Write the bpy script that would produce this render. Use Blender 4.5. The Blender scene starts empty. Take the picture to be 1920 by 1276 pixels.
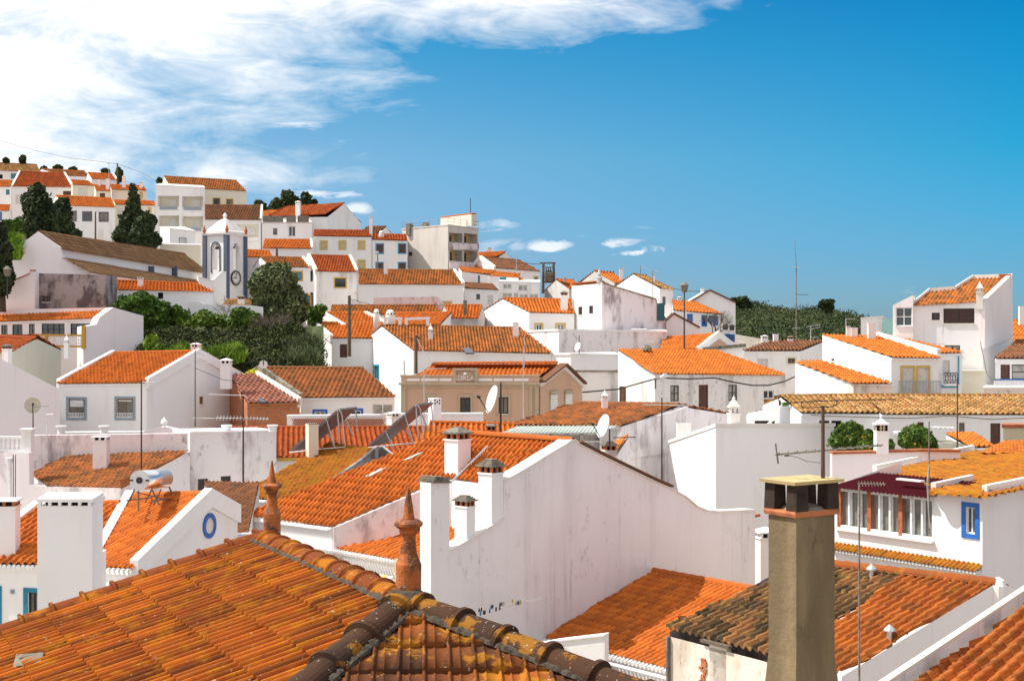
import bpy, math, random
import numpy as np
from mathutils import Vector
from mathutils.geometry import tessellate_polygon
R = math.radians
S = bpy.context.scene
COL = S.collection
rnd = random.Random(7)

# ------------------------------------------------------------------ camera, light, exposure
F = 2600.0; CX = 960.0; CY = 638.0; CAMZ = 25.0
cd = bpy.data.cameras.new('camera'); cam = bpy.data.objects.new('camera', cd); COL.objects.link(cam)
cam.location = (0, 0, CAMZ); cam.rotation_euler = (R(90), 0, 0)
cd.sensor_width = 36; cd.lens = F / 1920 * 36; cd.clip_start = .5; cd.clip_end = 6000
S.camera = cam
SUN_EL = 53.0; SUN_AZ = -84.0            # azimuth from +Y, clockwise
sd = Vector((math.sin(R(SUN_AZ)) * math.cos(R(SUN_EL)), math.cos(R(SUN_AZ)) * math.cos(R(SUN_EL)), math.sin(R(SUN_EL))))
ld = bpy.data.lights.new('sun', 'SUN'); ld.energy = 4.9; ld.angle = R(.53); ld.color = (1, .945, .86)
sun = bpy.data.objects.new('sun', ld); COL.objects.link(sun); sun.rotation_euler = sd.to_track_quat('Z', 'Y').to_euler()
S.view_settings.view_transform = 'Standard'; S.view_settings.look = 'None'
S.view_settings.exposure = 0.32; S.view_settings.gamma = 1.0

def build_world():
    w = bpy.data.worlds.new('World'); S.world = w; w.use_nodes = True
    nt = w.node_tree; N = nt.nodes; L = nt.links
    bg = N['Background']; bg.inputs['Strength'].default_value = 0.15
    sky = N.new('ShaderNodeTexSky'); sky.sky_type = 'NISHITA'; sky.sun_disc = False
    sky.sun_elevation = R(SUN_EL); sky.sun_rotation = R(SUN_AZ % 360); sky.altitude = 100
    sky.air_density = 1.0; sky.dust_density = .6; sky.ozone_density = 2.2
    def M(op, a, b=None, c=None, clamp=False):
        m = N.new('ShaderNodeMath'); m.operation = op; m.use_clamp = clamp
        for i, v in enumerate((a, b, c)):
            if v is None: continue
            if isinstance(v, (int, float)): m.inputs[i].default_value = v
            else: L.new(v, m.inputs[i])
        return m.outputs[0]
    tc = N.new('ShaderNodeTexCoord'); sp = N.new('ShaderNodeSeparateXYZ'); L.new(tc.outputs['Generated'], sp.inputs[0])
    X, Y, Z = sp.outputs
    az0 = M('ARCTAN2', X, Y); el = M('ARCSINE', Z); az = az0
    # tint by elevation: deeper blue higher up, unseen zenith dimmed to darken shaded roofs
    tint = N.new('ShaderNodeValToRGB'); cr = tint.color_ramp
    t = M('DIVIDE', el, 1.57, clamp=True); L.new(t, tint.inputs[0])
    cr.elements[0].position = 0; cr.elements[0].color = (.37, .455, .68, 1)
    cr.elements[1].position = 1; cr.elements[1].color = (.22, .18, .16, 1)
    for ps_, c_ in ((.083, (.39, .56, .655)), (.133, (.15, .53, .655)), (.166, (.05, .46, .63)), (.30, (.50, .45, .45)), (.5, (.24, .21, .21))): e = cr.elements.new(ps_); e.color = c_ + (1,)
    e = cr.elements.new(.033); e.color = (.345, .465, .68, 1)
    # bluer away from the sun side
    side = M('MINIMUM', M('MULTIPLY_ADD', az, 1.6, .3, clamp=True), M('MULTIPLY_ADD', az, -2.0, 2.2, clamp=True))
    mul = N.new('ShaderNodeMix'); mul.data_type = 'RGBA'; mul.blend_type = 'MULTIPLY'; mul.inputs[0].default_value = 1
    L.new(sky.outputs[0], mul.inputs[6]); L.new(tint.outputs[0], mul.inputs[7])
    side = M('MULTIPLY', side, M('MULTIPLY_ADD', el, 5.0, .34, clamp=True))
    mul2 = N.new('ShaderNodeMix'); mul2.data_type = 'RGBA'; mul2.blend_type = 'MULTIPLY'
    L.new(side, mul2.inputs[0]); L.new(mul.outputs[2], mul2.inputs[6]); mul2.inputs[7].default_value = (.0, .84, 1.0, 1)
    # clouds
    v = N.new('ShaderNodeCombineXYZ'); L.new(az, v.inputs[0]); L.new(el, v.inputs[1])
    mp = N.new('ShaderNodeMapping'); mp.inputs['Rotation'].default_value = (0, 0, R(-20)); mp.inputs['Scale'].default_value = (5.5, 15, 1)
    L.new(v.outputs[0], mp.inputs[0])
    n1 = N.new('ShaderNodeTexNoise'); n1.inputs['Scale'].default_value = 1.0; n1.inputs['Detail'].default_value = 9; n1.inputs['Roughness'].default_value = .6
    n1.inputs['Distortion'].default_value = .5
    L.new(mp.outputs[0], n1.inputs['Vector'])
    mp2 = N.new('ShaderNodeMapping'); mp2.inputs['Rotation'].default_value = (0, 0, R(-12)); mp2.inputs['Scale'].default_value = (18, 50, 1)
    L.new(v.outputs[0], mp2.inputs[0])
    n2 = N.new('ShaderNodeTexNoise'); n2.inputs['Scale'].default_value = 1.0; n2.inputs['Detail'].default_value = 8; n2.inputs['Roughness'].default_value = .62
    n2.inputs['Distortion'].default_value = .8
    L.new(mp2.outputs[0], n2.inputs['Vector'])
    fc = N.new('ShaderNodeFloatCurve'); cu = fc.mapping.curves[0]
    pts = [(0, 90), (278, 330), (292, 470), (300, 540), (318, 510), (330, 430), (385, 470), (440, 580), (475, 560), (540, 800), (595, 1020), (640, 1230), (760, 1700)]
    pts = [(a / 1000., b / 2000.) for a, b in pts]     # (height above horizon, azimuth)
    cu.points[0].location = pts[0]; cu.points[1].location = pts[-1]
    for p in pts[1:-1]: cu.points.new(*p)
    fc.mapping.update()
    L.new(M('MULTIPLY', el, 2.6), fc.inputs['Value'])
    xb = M('MULTIPLY_ADD', fc.outputs[0], 2000 / 2600., -960 / 2600.)
    m = M('MULTIPLY', M('SUBTRACT', xb, az), 6.0)
    m = M('MAXIMUM', M('MINIMUM', m, 1.25), -1.5)
    a = M('ADD', M('MULTIPLY', m, .40), M('MULTIPLY', M('SUBTRACT', n1.outputs[0], .5), 2.0))
    a = M('ADD', a, M('MULTIPLY', M('SUBTRACT', n2.outputs[0], .5), .75))
    mask = M('MULTIPLY_ADD', a, 1.5, .26, clamp=True)
    mask = M('POWER', mask, 1.15)
    wx = M('MULTIPLY', M('SUBTRACT', n2.outputs[0], .5), .07); wy = M('MULTIPLY', M('SUBTRACT', n1.outputs[0], .5), .018)
    azw = M('ADD', az, wx); elw = M('ADD', el, M('ADD', wy, M('MULTIPLY', wx, .3)))
    blobs = [(650, 365, 40, 7), (682, 388, 36, 14), (925, 424, 50, 13), (935, 462, 60, 13), (1040, 455, 60, 15), (1183, 446, 38, 14), (1212, 470, 42, 7), (590, 362, 50, 7), (560, 240, 70, 14), (470, 330, 55, 18)]
    tot = None
    for bx, by, rx, ry in blobs:
        dx = M('DIVIDE', M('SUBTRACT', azw, math.atan((bx - CX) / F)), rx / F)
        dy = M('DIVIDE', M('SUBTRACT', elw, math.atan((CY - by) / F)), ry / F)
        dy = M('ADD', dy, M('MULTIPLY', dx, -.25))
        g = M('SUBTRACT', 1.0, M('ADD', M('MULTIPLY', dx, dx), M('MULTIPLY', dy, dy)))
        g = M('MAXIMUM', g, 0.0)
        tot = g if tot is None else M('MAXIMUM', tot, g)
    gb = M('MULTIPLY', M('MULTIPLY', tot, 1.1), M('MULTIPLY_ADD', n2.outputs[0], 6.0, -2.35), clamp=True)
    gb = M('MULTIPLY', gb, .72)
    mask = M('MAXIMUM', mask, gb, clamp=True)
    mask = M('MULTIPLY', mask, M('MULTIPLY_ADD', el, 30, .2, clamp=True))
    cc = N.new('ShaderNodeMix'); cc.data_type = 'RGBA'
    L.new(n2.outputs[0], cc.inputs[0]); cc.inputs[6].default_value = (4.8, 5.15, 5.5, 1); cc.inputs[7].default_value = (6.6, 6.5, 6.4, 1)
    mx = N.new('ShaderNodeMix'); mx.data_type = 'RGBA'
    L.new(mask, mx.inputs[0]); L.new(mul2.outputs[2], mx.inputs[6]); L.new(cc.outputs[2], mx.inputs[7])
    # added fill: unseen sky behind the viewer brightened low down to lift shaded walls
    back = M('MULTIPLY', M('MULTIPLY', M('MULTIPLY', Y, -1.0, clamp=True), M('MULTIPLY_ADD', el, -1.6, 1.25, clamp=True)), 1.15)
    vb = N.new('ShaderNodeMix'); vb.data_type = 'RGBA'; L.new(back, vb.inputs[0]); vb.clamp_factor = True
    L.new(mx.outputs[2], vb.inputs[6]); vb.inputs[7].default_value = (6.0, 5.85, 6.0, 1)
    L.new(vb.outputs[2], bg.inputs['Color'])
build_world()

# ------------------------------------------------------------------ pixel <-> world helpers
def P(x, y, D): return Vector(((x - CX) * D / F, D, CAMZ + (CY - y) * D / F))
def ray(x, y): return Vector(((x - CX) / F, 1.0, (CY - y) / F))
CAM = Vector((0, 0, CAMZ))
def hit(x, y, p0, n):
    r = ray(x, y); d = r.dot(n)
    if abs(d) < 1e-6: d = 1e-6
    return CAM + r * ((p0 - CAM).dot(n) / d)
def PH(x, y, h):                       # h metres below the camera
    return P(x, y, h * F / (y - CY))
def hor(v): return Vector((v.x, v.y, 0))
Zv = Vector((0, 0, 1))
def awaynormal(a, b):
    e = hor(b - a).normalized(); n = Vector((-e.y, e.x, 0)); m = hor((a + b) / 2)
    if n.dot(m) < 0: n = -n
    return e, n

# ------------------------------------------------------------------ materials
MATS = {}
def newmat(key):
    m = bpy.data.materials.new(key); m.use_nodes = True; MATS[key] = m
    return m, m.node_tree.nodes, m.node_tree.links, m.node_tree.nodes['Principled BSDF']
def _noise(N, L, src, scale, detail=4, rough=.55, sc=None, rot=None):
    if sc or rot:
        mp = N.new('ShaderNodeMapping')
        if sc: mp.inputs['Scale'].default_value = sc
        if rot: mp.inputs['Rotation'].default_value = rot
        L.new(src, mp.inputs[0]); src = mp.outputs[0]
    n = N.new('ShaderNodeTexNoise'); n.inputs['Scale'].default_value = scale; n.inputs['Detail'].default_value = detail; n.inputs['Roughness'].default_value = rough
    L.new(src, n.inputs['Vector']); return n.outputs[0]
def _ramp(N, L, src, lo, hi, a=0., b=1.):
    r = N.new('ShaderNodeMapRange'); r.inputs[1].default_value = lo; r.inputs[2].default_value = hi; r.inputs[3].default_value = a; r.inputs[4].default_value = b
    r.interpolation_type = 'SMOOTHSTEP'; L.new(src, r.inputs[0]); return r.outputs[0]
def _mix(N, L, f, a, b, mode='MIX'):
    m = N.new('ShaderNodeMix'); m.data_type = 'RGBA'; m.blend_type = mode
    for i, v in ((0, f), (6, a), (7, b)):
        if isinstance(v, (int, float)): m.inputs[i].default_value = v
        elif isinstance(v, (tuple, list)): m.inputs[i].default_value = tuple(v) + (1,) if len(v) == 3 else v
        else: L.new(v, m.inputs[i])
    return m.outputs[2]
def _mul(N, L, a, b):
    m = N.new('ShaderNodeMath'); m.operation = 'MULTIPLY'
    for i, v in enumerate((a, b)):
        if isinstance(v, (int, float)): m.inputs[i].default_value = v
        else: L.new(v, m.inputs[i])
    return m.outputs[0]
def plaster(key, col, stain=.25, scol=(.33, .28, .25), thr=(.52, .78), fine=.5, bump=.15, sc=(1, 1, .22)):
    m, N, L, B = newmat(key)
    g = N.new('ShaderNodeNewGeometry').outputs['Position']
    big = _noise(N, L, g, .9, 7, .62, sc)
    med = _noise(N, L, g, .35, 3, .5)
    fi = _noise(N, L, g, 6.0, 6, .65)
    c = _mix(N, L, _ramp(N, L, med, .35, .7, 0, .5), col, tuple(x * .93 for x in col))
    c = _mix(N, L, _ramp(N, L, fi, .45, .8, 0, .12 * fine), c, tuple(x * .6 for x in col))
    c = _mix(N, L, _ramp(N, L, big, thr[0], thr[1], 0, stain), c, scol)
    drip = _noise(N, L, g, 1.0, 6, .7, (3.5, 3.5, .10))
    c = _mix(N, L, _mul(N, L, _ramp(N, L, drip, .56, .74, 0, min(.6, stain * 1.3)), _ramp(N, L, med, .4, .6, .15, 1)), c, tuple(x * .8 for x in scol))
    if stain > .35:
        spots = _noise(N, L, g, 3.2, 8, .72, (1, 1, .5))
        c = _mix(N, L, _mul(N, L, _ramp(N, L, spots, .55, .66, 0, stain), _ramp(N, L, med, .42, .62, 0, 1)), c, tuple(x * .45 for x in scol))
    L.new(c, B.inputs['Base Color']); B.inputs['Roughness'].default_value = .92; B.inputs['Specular IOR Level'].default_value = .2
    if bump:
        b = N.new('ShaderNodeBump'); b.inputs['Strength'].default_value = bump; b.inputs['Distance'].default_value = .04
        L.new(fi, b.inputs['Height']); L.new(b.outputs[0], B.inputs['Normal'])
    return m
def tilemat(key, c1, c2, old=(.10, .07, .045), oldamt=.2, moss=None, mossamt=0., mthr=(.5, .62), spk=0.):
    m, N, L, B = newmat(key)
    uv = N.new('ShaderNodeUVMap').outputs[0]
    wn = N.new('ShaderNodeTexWhiteNoise'); wn.noise_dimensions = '2D'; L.new(uv, wn.inputs['Vector'])
    g = N.new('ShaderNodeNewGeometry').outputs['Position']
    c = _mix(N, L, _ramp(N, L, wn.outputs['Value'], .1, .9), c1, c2)
    big = _noise(N, L, g, .8, 6, .6)
    mid = _noise(N, L, g, 3.5, 6, .65)
    fin = _noise(N, L, g, 14, 5, .7)
    wn2 = N.new('ShaderNodeTexWhiteNoise'); wn2.noise_dimensions = '3D'
    mp = N.new('ShaderNodeMapping'); mp.inputs['Location'].default_value = (37.3, 11.7, 3.1); L.new(uv, mp.inputs[0]); L.new(mp.outputs[0], wn2.inputs['Vector'])
    c = _mix(N, L, _mul(N, L, _ramp(N, L, wn2.outputs['Value'], .62, .98, 0, 1), oldamt * 1.3), c, old)
    c = _mix(N, L, _mul(N, L, _ramp(N, L, big, .42, .7), oldamt), c, old)
    c = _mix(N, L, _ramp(N, L, fin, .5, .75, 0, .3), c, old)
    if moss:
        c = _mix(N, L, _ramp(N, L, mid, mthr[0], mthr[1], 0, mossamt), c, moss)
    if spk:
        c = _mix(N, L, _ramp(N, L, fin, .60, .70, 0, spk), c, (.03, .022, .015))
        f2 = _noise(N, L, g, 22, 3, .6)
        c = _mix(N, L, _ramp(N, L, f2, .66, .72, 0, spk), c, (.42, .40, .30))
    L.new(c, B.inputs['Base Color']); B.inputs['Roughness'].default_value = .85; B.inputs['Specular IOR Level'].default_value = .1
    b = N.new('ShaderNodeBump'); b.inputs['Strength'].default_value = .25; b.inputs['Distance'].default_value = .01
    L.new(fin, b.inputs['Height']); L.new(b.outputs[0], B.inputs['Normal'])
    return m
def plain(key, col, rough=.6, metal=0., var=.12, spec=.4, scale=5):
    m, N, L, B = newmat(key)
    g = N.new('ShaderNodeNewGeometry').outputs['Position']
    n = _noise(N, L, g, scale, 5, .6)
    c = _mix(N, L, _ramp(N, L, n, .4, .75, 0, 1), col, tuple(x * (1 - var * 2) for x in col))
    L.new(c, B.inputs['Base Color']); B.inputs['Roughness'].default_value = rough; B.inputs['Metallic'].default_value = metal
    B.inputs['Specular IOR Level'].default_value = spec
    return m
def leafmat(key, c1, c2, s1=1.1):
    m, N, L, B = newmat(key)
    g = N.new('ShaderNodeNewGeometry').outputs['Position']
    a = _noise(N, L, g, s1, 4); b = _noise(N, L, g, 9, 3)
    c = _mix(N, L, _ramp(N, L, a, .38, .64), c1, c2)
    c = _mix(N, L, _ramp(N, L, b, .4, .7, 0, .5), c, tuple(x * 1.6 for x in c2))
    L.new(c, B.inputs['Base Color']); B.inputs['Roughness'].default_value = .75; B.inputs['Specular IOR Level'].default_value = .25
    return m

plaster('white', (.86, .842, .83), .32)
plaster('whiteclean', (.885, .872, .865), .13, fine=.35, bump=.1)
plaster('cream', (.76, .71, .58), .14)
plaster('pinkwhite', (.865, .81, .80), .18)
plaster('lavender', (.83, .765, .79), .12)
plaster('greywall', (.55, .53, .51), .5, (.22, .20, .19), (.42, .7))
plaster('concrete', (.60, .56, .52), .35, (.28, .25, .22), (.45, .75))
plaster('dirtywhite', (.84, .815, .79), .6, (.30, .27, .24), (.5, .72))
plaster('bigwall', (.865, .82, .82), .36, (.48, .40, .40), (.48, .8), sc=(1, 1, .16))
plaster('stained', (.78, .69, .69), .85, (.24, .17, .18), (.47, .66), sc=(1, 1, .4))
plaster('stainlight', (.82, .765, .76), .6, (.25, .18, .18), (.5, .7), sc=(1, 1, .45))
plaster('rotten', (.36, .32, .31), .9, (.10, .08, .085), (.42, .62), sc=(1, 1, .6))
plaster('ruin', (.76, .69, .60), .6, (.36, .26, .17), (.45, .7), sc=(1, 1, .6))
plaster('pinkhouse', (.60, .39, .27), .3, (.30, .19, .14))
plaster('stone', (.50, .40, .28), .4, (.24, .19, .12))
plaster('beige', (.55, .47, .33), .35, (.28, .22, .13))
plaster('ochre', (.58, .34, .08), .15, (.3, .2, .1))
plaster('yellowwall', (.70, .52, .24), .15, (.4, .3, .15))
plaster('copingw', (.80, .77, .72), .35, (.40, .34, .26))
plaster('mossedge', (.30, .26, .20), .8, (.07, .055, .04), (.42, .6), sc=(1, 1, 1))
plaster('chimneyyellow', (.31, .235, .13), .75, (.12, .085, .05), (.43, .66), bump=.5)
plaster('capstone', (.52, .40, .20), .45, (.22, .16, .08), sc=(2, 2, 2))
tilemat('t_orange', (.66, .19, .034), (.50, .125, .024), (.16, .07, .03), oldamt=.22)
tilemat('t_bright', (.70, .205, .036), (.52, .145, .026), oldamt=.14)
tilemat('t_red', (.50, .12, .03), (.36, .075, .022), (.14, .06, .03), oldamt=.3)
tilemat('t_brown', (.30, .12, .055), (.20, .085, .045), oldamt=.45)
tilemat('t_dark', (.36, .20, .095), (.24, .135, .07), (.12, .08, .045), .45)
tilemat('t_mixed', (.52, .17, .05), (.34, .12, .05), oldamt=.45, moss=(.20, .15, .03), mossamt=.4)
tilemat('t_tan', (.56, .33, .15), (.36, .15, .06), (.12, .08, .03), .55, moss=(.44, .27, .05), mossamt=.5, mthr=(.48, .6))
tilemat('t_moss', (.44, .14, .022), (.32, .10, .018), (.11, .06, .02), .4, moss=(.36, .18, .010), mossamt=.7, mthr=(.44, .62))
tilemat('t_old', (.34, .15, .055), (.10, .07, .04), (.045, .035, .02), .75, moss=(.36, .24, .06), mossamt=.5, mthr=(.56, .64))
tilemat('t_fore', (.50, .13, .016), (.25, .055, .010), (.07, .03, .012), .5, moss=(.48, .18, .006), mossamt=.55, mthr=(.48, .64), spk=.8)
tilemat('t_hipcap', (.20, .07, .02), (.11, .045, .02), (.03, .022, .018), .75, moss=(.36, .15, .014), mossamt=.65, mthr=(.53, .58), spk=.95)
tilemat('t_forehip', (.36, .10, .018), (.16, .05, .016), (.03, .022, .018), .65, moss=(.42, .17, .014), mossamt=.7, mthr=(.52, .58), spk=.9)
tilemat('t_spot', (.60, .19, .04), (.34, .13, .045), (.10, .07, .035), .5)
tilemat('t_clay', (.48, .14, .028), (.34, .085, .02), (.10, .05, .02), .35, moss=(.40, .22, .03), mossamt=.35, mthr=(.55, .65), spk=.5)
tilemat('t_pink', (.46, .20, .14), (.34, .13, .09), oldamt=.3)
plain('verglass', (.20, .20, .17), .1, spec=.7, scale=1.2, var=.35)
plain('glass', (.035, .05, .055), .06, spec=.8, var=.1)
plain('glassteal', (.03, .16, .20), .08, spec=.8, var=.1)
plain('curtain', (.42, .42, .38), .25, spec=.5, scale=1.5, var=.3)
plain('whiteframe', (.80, .80, .80), .4)
plain('darkframe', (.035, .028, .025), .5)
plain('dark', (.012, .012, .014), .8, spec=.1)
plain('wood', (.30, .13, .04), .5)
plain('darkwood', (.12, .055, .04), .6)
plain('mossdark', (.07, .055, .04), .95, var=.35, scale=14)
plain('shutter', (.72, .70, .66), .55)
plain('shutteryellow', (.66, .58, .33), .55)
plain('blue', (.02, .14, .50), .55)
plain('skyblue', (.03, .30, .50), .55)
plain('tealpaint', (.015, .22, .34), .5)
plain('slateblue', (.10, .12, .18), .7)
plain('yellowtrim', (.62, .42, .10), .6)
plain('bluegrey', (.30, .36, .42), .5)
plain('greygreen', (.42, .47, .44), .6)
plain('metal', (.62, .62, .62), .35, .8, spec=.5)
plain('steel', (.85, .85, .86), .3, 1.0, var=.03)
plain('darkmetal', (.05, .04, .04), .5, .3)
plain('rust', (.12, .06, .045), .7)
plain('pole', (.13, .10, .07), .85, var=.25)
plain('clay', (.42, .13, .05), .8, var=.25)
plain('claybrick', (.50, .17, .07), .85, var=.25)
plain('greycap', (.22, .20, .16), .9, var=.35)
plain('dish', (.56, .50, .38), .45, var=.08)
plain('panelback', (.15, .10, .10), .5, var=.15)
plain('panelglass', (.02, .03, .06), .1, spec=.8)
plain('maroon', (.055, .006, .010), .8, var=.1, spec=.05)
plain('corrug', (.44, .50, .45), .6, var=.12, scale=2)
plain('fibro', (.26, .25, .20), .9, var=.3, scale=2)
plain('aqua', (.36, .66, .60), .6)
plain('greennet', (.02, .10, .11), .6)
plain('greenbalcony', (.02, .12, .14), .6)
plain('bark', (.10, .075, .05), .95, var=.3)
plain('twig', (.16, .13, .10), .95, var=.2)
plain('soot', (.045, .028, .02), .95, var=.3)
plain('fruit', (.65, .33, .02), .5)
plain('clothblue', (.03, .14, .35), .9)
plain('clothyellow', (.65, .45, .06), .9)
plain('soil', (.34, .29, .23), .95, var=.3, scale=.7)
plain('orangeflat', (.66, .17, .04), .8, var=.08)
leafmat('leaf_dark', (.020, .034, .016), (.045, .065, .022))
leafmat('leaf_olive', (.055, .080, .030), (.13, .155, .065))
leafmat('leaf_green', (.035, .075, .012), (.11, .17, .02))
leafmat('leaf_bush', (.022, .055, .008), (.08, .15, .015))
leafmat('leaf_bright', (.06, .13, .010), (.17, .26, .018))
leafmat('leaf_citrus', (.035, .075, .012), (.10, .16, .02))
leafmat('leaf_bank', (.016, .028, .007), (.06, .075, .016))
leafmat('leaf_forest', (.014, .032, .010), (.060, .075, .022), .05)
leafmat('flower', (.55, .50, .02), (.60, .55, .03))
def brickmat():
    m, N, L, B = newmat('brick')
    uv = N.new('ShaderNodeUVMap').outputs[0]
    b = N.new('ShaderNodeTexBrick'); L.new(uv, b.inputs['Vector'])
    b.inputs['Scale'].default_value = 1; b.inputs['Brick Width'].default_value = .34; b.inputs['Row Height'].default_value = .22; b.inputs['Mortar Size'].default_value = .016
    b.inputs['Color1'].default_value = (.50, .16, .05, 1); b.inputs['Color2'].default_value = (.42, .12, .04, 1); b.inputs['Mortar'].default_value = (.30, .22, .16, 1)
    g = N.new('ShaderNodeNewGeometry').outputs['Position']; n = _noise(N, L, g, 1.6, 5, .6)
    c = _mix(N, L, _ramp(N, L, n, .5, .75, 0, .45), b.outputs[0], (.50, .30, .20))
    L.new(c, B.inputs['Base Color']); B.inputs['Roughness'].default_value = .9
brickmat()
def latticemat():
    pass

# ------------------------------------------------------------------ mesh builders
class MB:
    def __init__(s): s.v = []; s.f = []
    def add(s, vs, fs):
        o = len(s.v); s.v += [Vector(v) for v in vs]; s.f += [[i + o for i in f] for f in fs]; return s
    def poly(s, pts): return s.add(pts, [list(range(len(pts)))])
    def hexa(s, b, t):                      # bottom loop, top loop
        n = len(b)
        return s.add(list(b) + list(t), [list(range(n))[::-1], list(range(n, 2 * n))] + [[i, (i + 1) % n, n + (i + 1) % n, n + i] for i in range(n)])
    def box(s, c, ex, ey, ez):              # centre, half-axis vectors
        c = Vector(c); p = [c + i * ex + j * ey - ez for i, j in ((-1, -1), (1, -1), (1, 1), (-1, 1))]
        return s.hexa(p, [q + 2 * ez for q in p])
    def beam(s, a, b, w, h, up=Zv):
        a = Vector(a); b = Vector(b); d = (b - a).normalized(); x = d.cross(up)
        x = x.normalized() if x.length > 1e-5 else Vector((1, 0, 0)); y = x.cross(d).normalized()
        return s.box((a + b) / 2, d * (b - a).length / 2, x * w / 2, y * h / 2)
    def tube(s, a, b, r0, r1=None, n=8, cap=True):
        a = Vector(a); b = Vector(b); r1 = r0 if r1 is None else r1; d = (b - a).normalized()
        x = d.cross(Zv); x = x.normalized() if x.length > 1e-4 else Vector((1, 0, 0)); y = x.cross(d)
        A = [a + (x * math.cos(t) + y * math.sin(t)) * r0 for t in [2 * math.pi * i / n for i in range(n)]]
        Bp = [b + (x * math.cos(t) + y * math.sin(t)) * r1 for t in [2 * math.pi * i / n for i in range(n)]]
        fs = [[i, (i + 1) % n, n + (i + 1) % n, n + i] for i in range(n)]
        if cap: fs += [list(range(n))[::-1], list(range(n, 2 * n))]
        return s.add(A + Bp, fs)
    def path(s, pts, r, n=5):
        for a, b in zip(pts, pts[1:]): s.tube(a, b, r, r, n)
        return s
    def lathe(s, c, prof, n=16, axis=None, a0=0):      # prof [(r, z)]
        c = Vector(c); vs = []; fs = []
        for r, z in prof:
            for i in range(n):
                t = a0 + 2 * math.pi * i / n; vs.append(c + Vector((r * math.cos(t), r * math.sin(t), z)))
        for k in range(len(prof) - 1):
            for i in range(n):
                fs.append([k * n + i, k * n + (i + 1) % n, (k + 1) * n + (i + 1) % n, (k + 1) * n + i])
        fs.append(list(range(n))[::-1]); fs.append([(len(prof) - 1) * n + i for i in range(n)])
        return s.add(vs, fs)
    def np(s): return s.v, s.f

class Thing:
    def __init__(s, name, label, cat, loc, group=None, kind=None, single=False):
        s.loc = Vector(loc); s.label = label; s.cat = cat; s.group = group; s.kind = kind; s.name = name; s.single = single
        s.o = None
        if not single:
            s.o = bpy.data.objects.new(name, None); s.o.empty_display_size = .3; COL.objects.link(s.o); s.o.location = s.loc; s._tag(s.o)
    def _tag(s, o):
        if s.label: o['label'] = s.label
        if s.cat: o['category'] = s.cat
        if s.group: o['group'] = s.group
        o['kind'] = s.kind or 'thing'
    def mesh(s, name, mb, mat, parent=None, smooth=False, label=None, uvs=None):
        me = bpy.data.meshes.new(name)
        if isinstance(mb, MB): v = [tuple(p - s.loc) for p in mb.v]; f = mb.f
        else: v, f = mb
        me.from_pydata(v, [], f); me.materials.append(MATS[mat] if isinstance(mat, str) else mat)
        if smooth: me.polygons.foreach_set('use_smooth', [True] * len(me.polygons))
        o = bpy.data.objects.new(name, me); COL.objects.link(o)
        if s.single: o.location = s.loc; s._tag(o); s.o = o
        else: o.parent = parent or s.o
        if label: o['label'] = label
        return o
    def tiles(s, name, polys, mat, ts, L, A, step, seg, parent=None, mode='barrel'):
        V = []; Fc = []; U = []; off = 0
        for pl in polys:
            v, f, u = tile_arrays(pl, ts, L, A, step, seg, mode)
            if len(f) == 0: continue
            V.append(v); Fc.append(f + off); U.append(u); off += len(v)
        V = np.concatenate(V); Fc = np.concatenate(Fc); U = np.concatenate(U)
        V = V - np.array(s.loc)
        me = bpy.data.meshes.new(name); nf = len(Fc)
        me.vertices.add(len(V)); me.vertices.foreach_set('co', V.astype(np.float32).ravel())
        me.loops.add(nf * 4); me.loops.foreach_set('vertex_index', Fc.astype(np.int32).ravel())
        me.polygons.add(nf); me.polygons.foreach_set('loop_start', np.arange(0, nf * 4, 4, dtype=np.int32)); me.polygons.foreach_set('loop_total', np.full(nf, 4, dtype=np.int32))
        me.update(calc_edges=True)
        uv = me.uv_layers.new(name='UVMap'); uv.data.foreach_set('uv', np.repeat(U, 4, axis=0).astype(np.float32).ravel())
        me.materials.append(MATS[mat])
        o = bpy.data.objects.new(name, me); COL.objects.link(o)
        if s.single: o.location = s.loc; s._tag(o); s.o = o
        else: o.parent = parent or s.o
        return o

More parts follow.
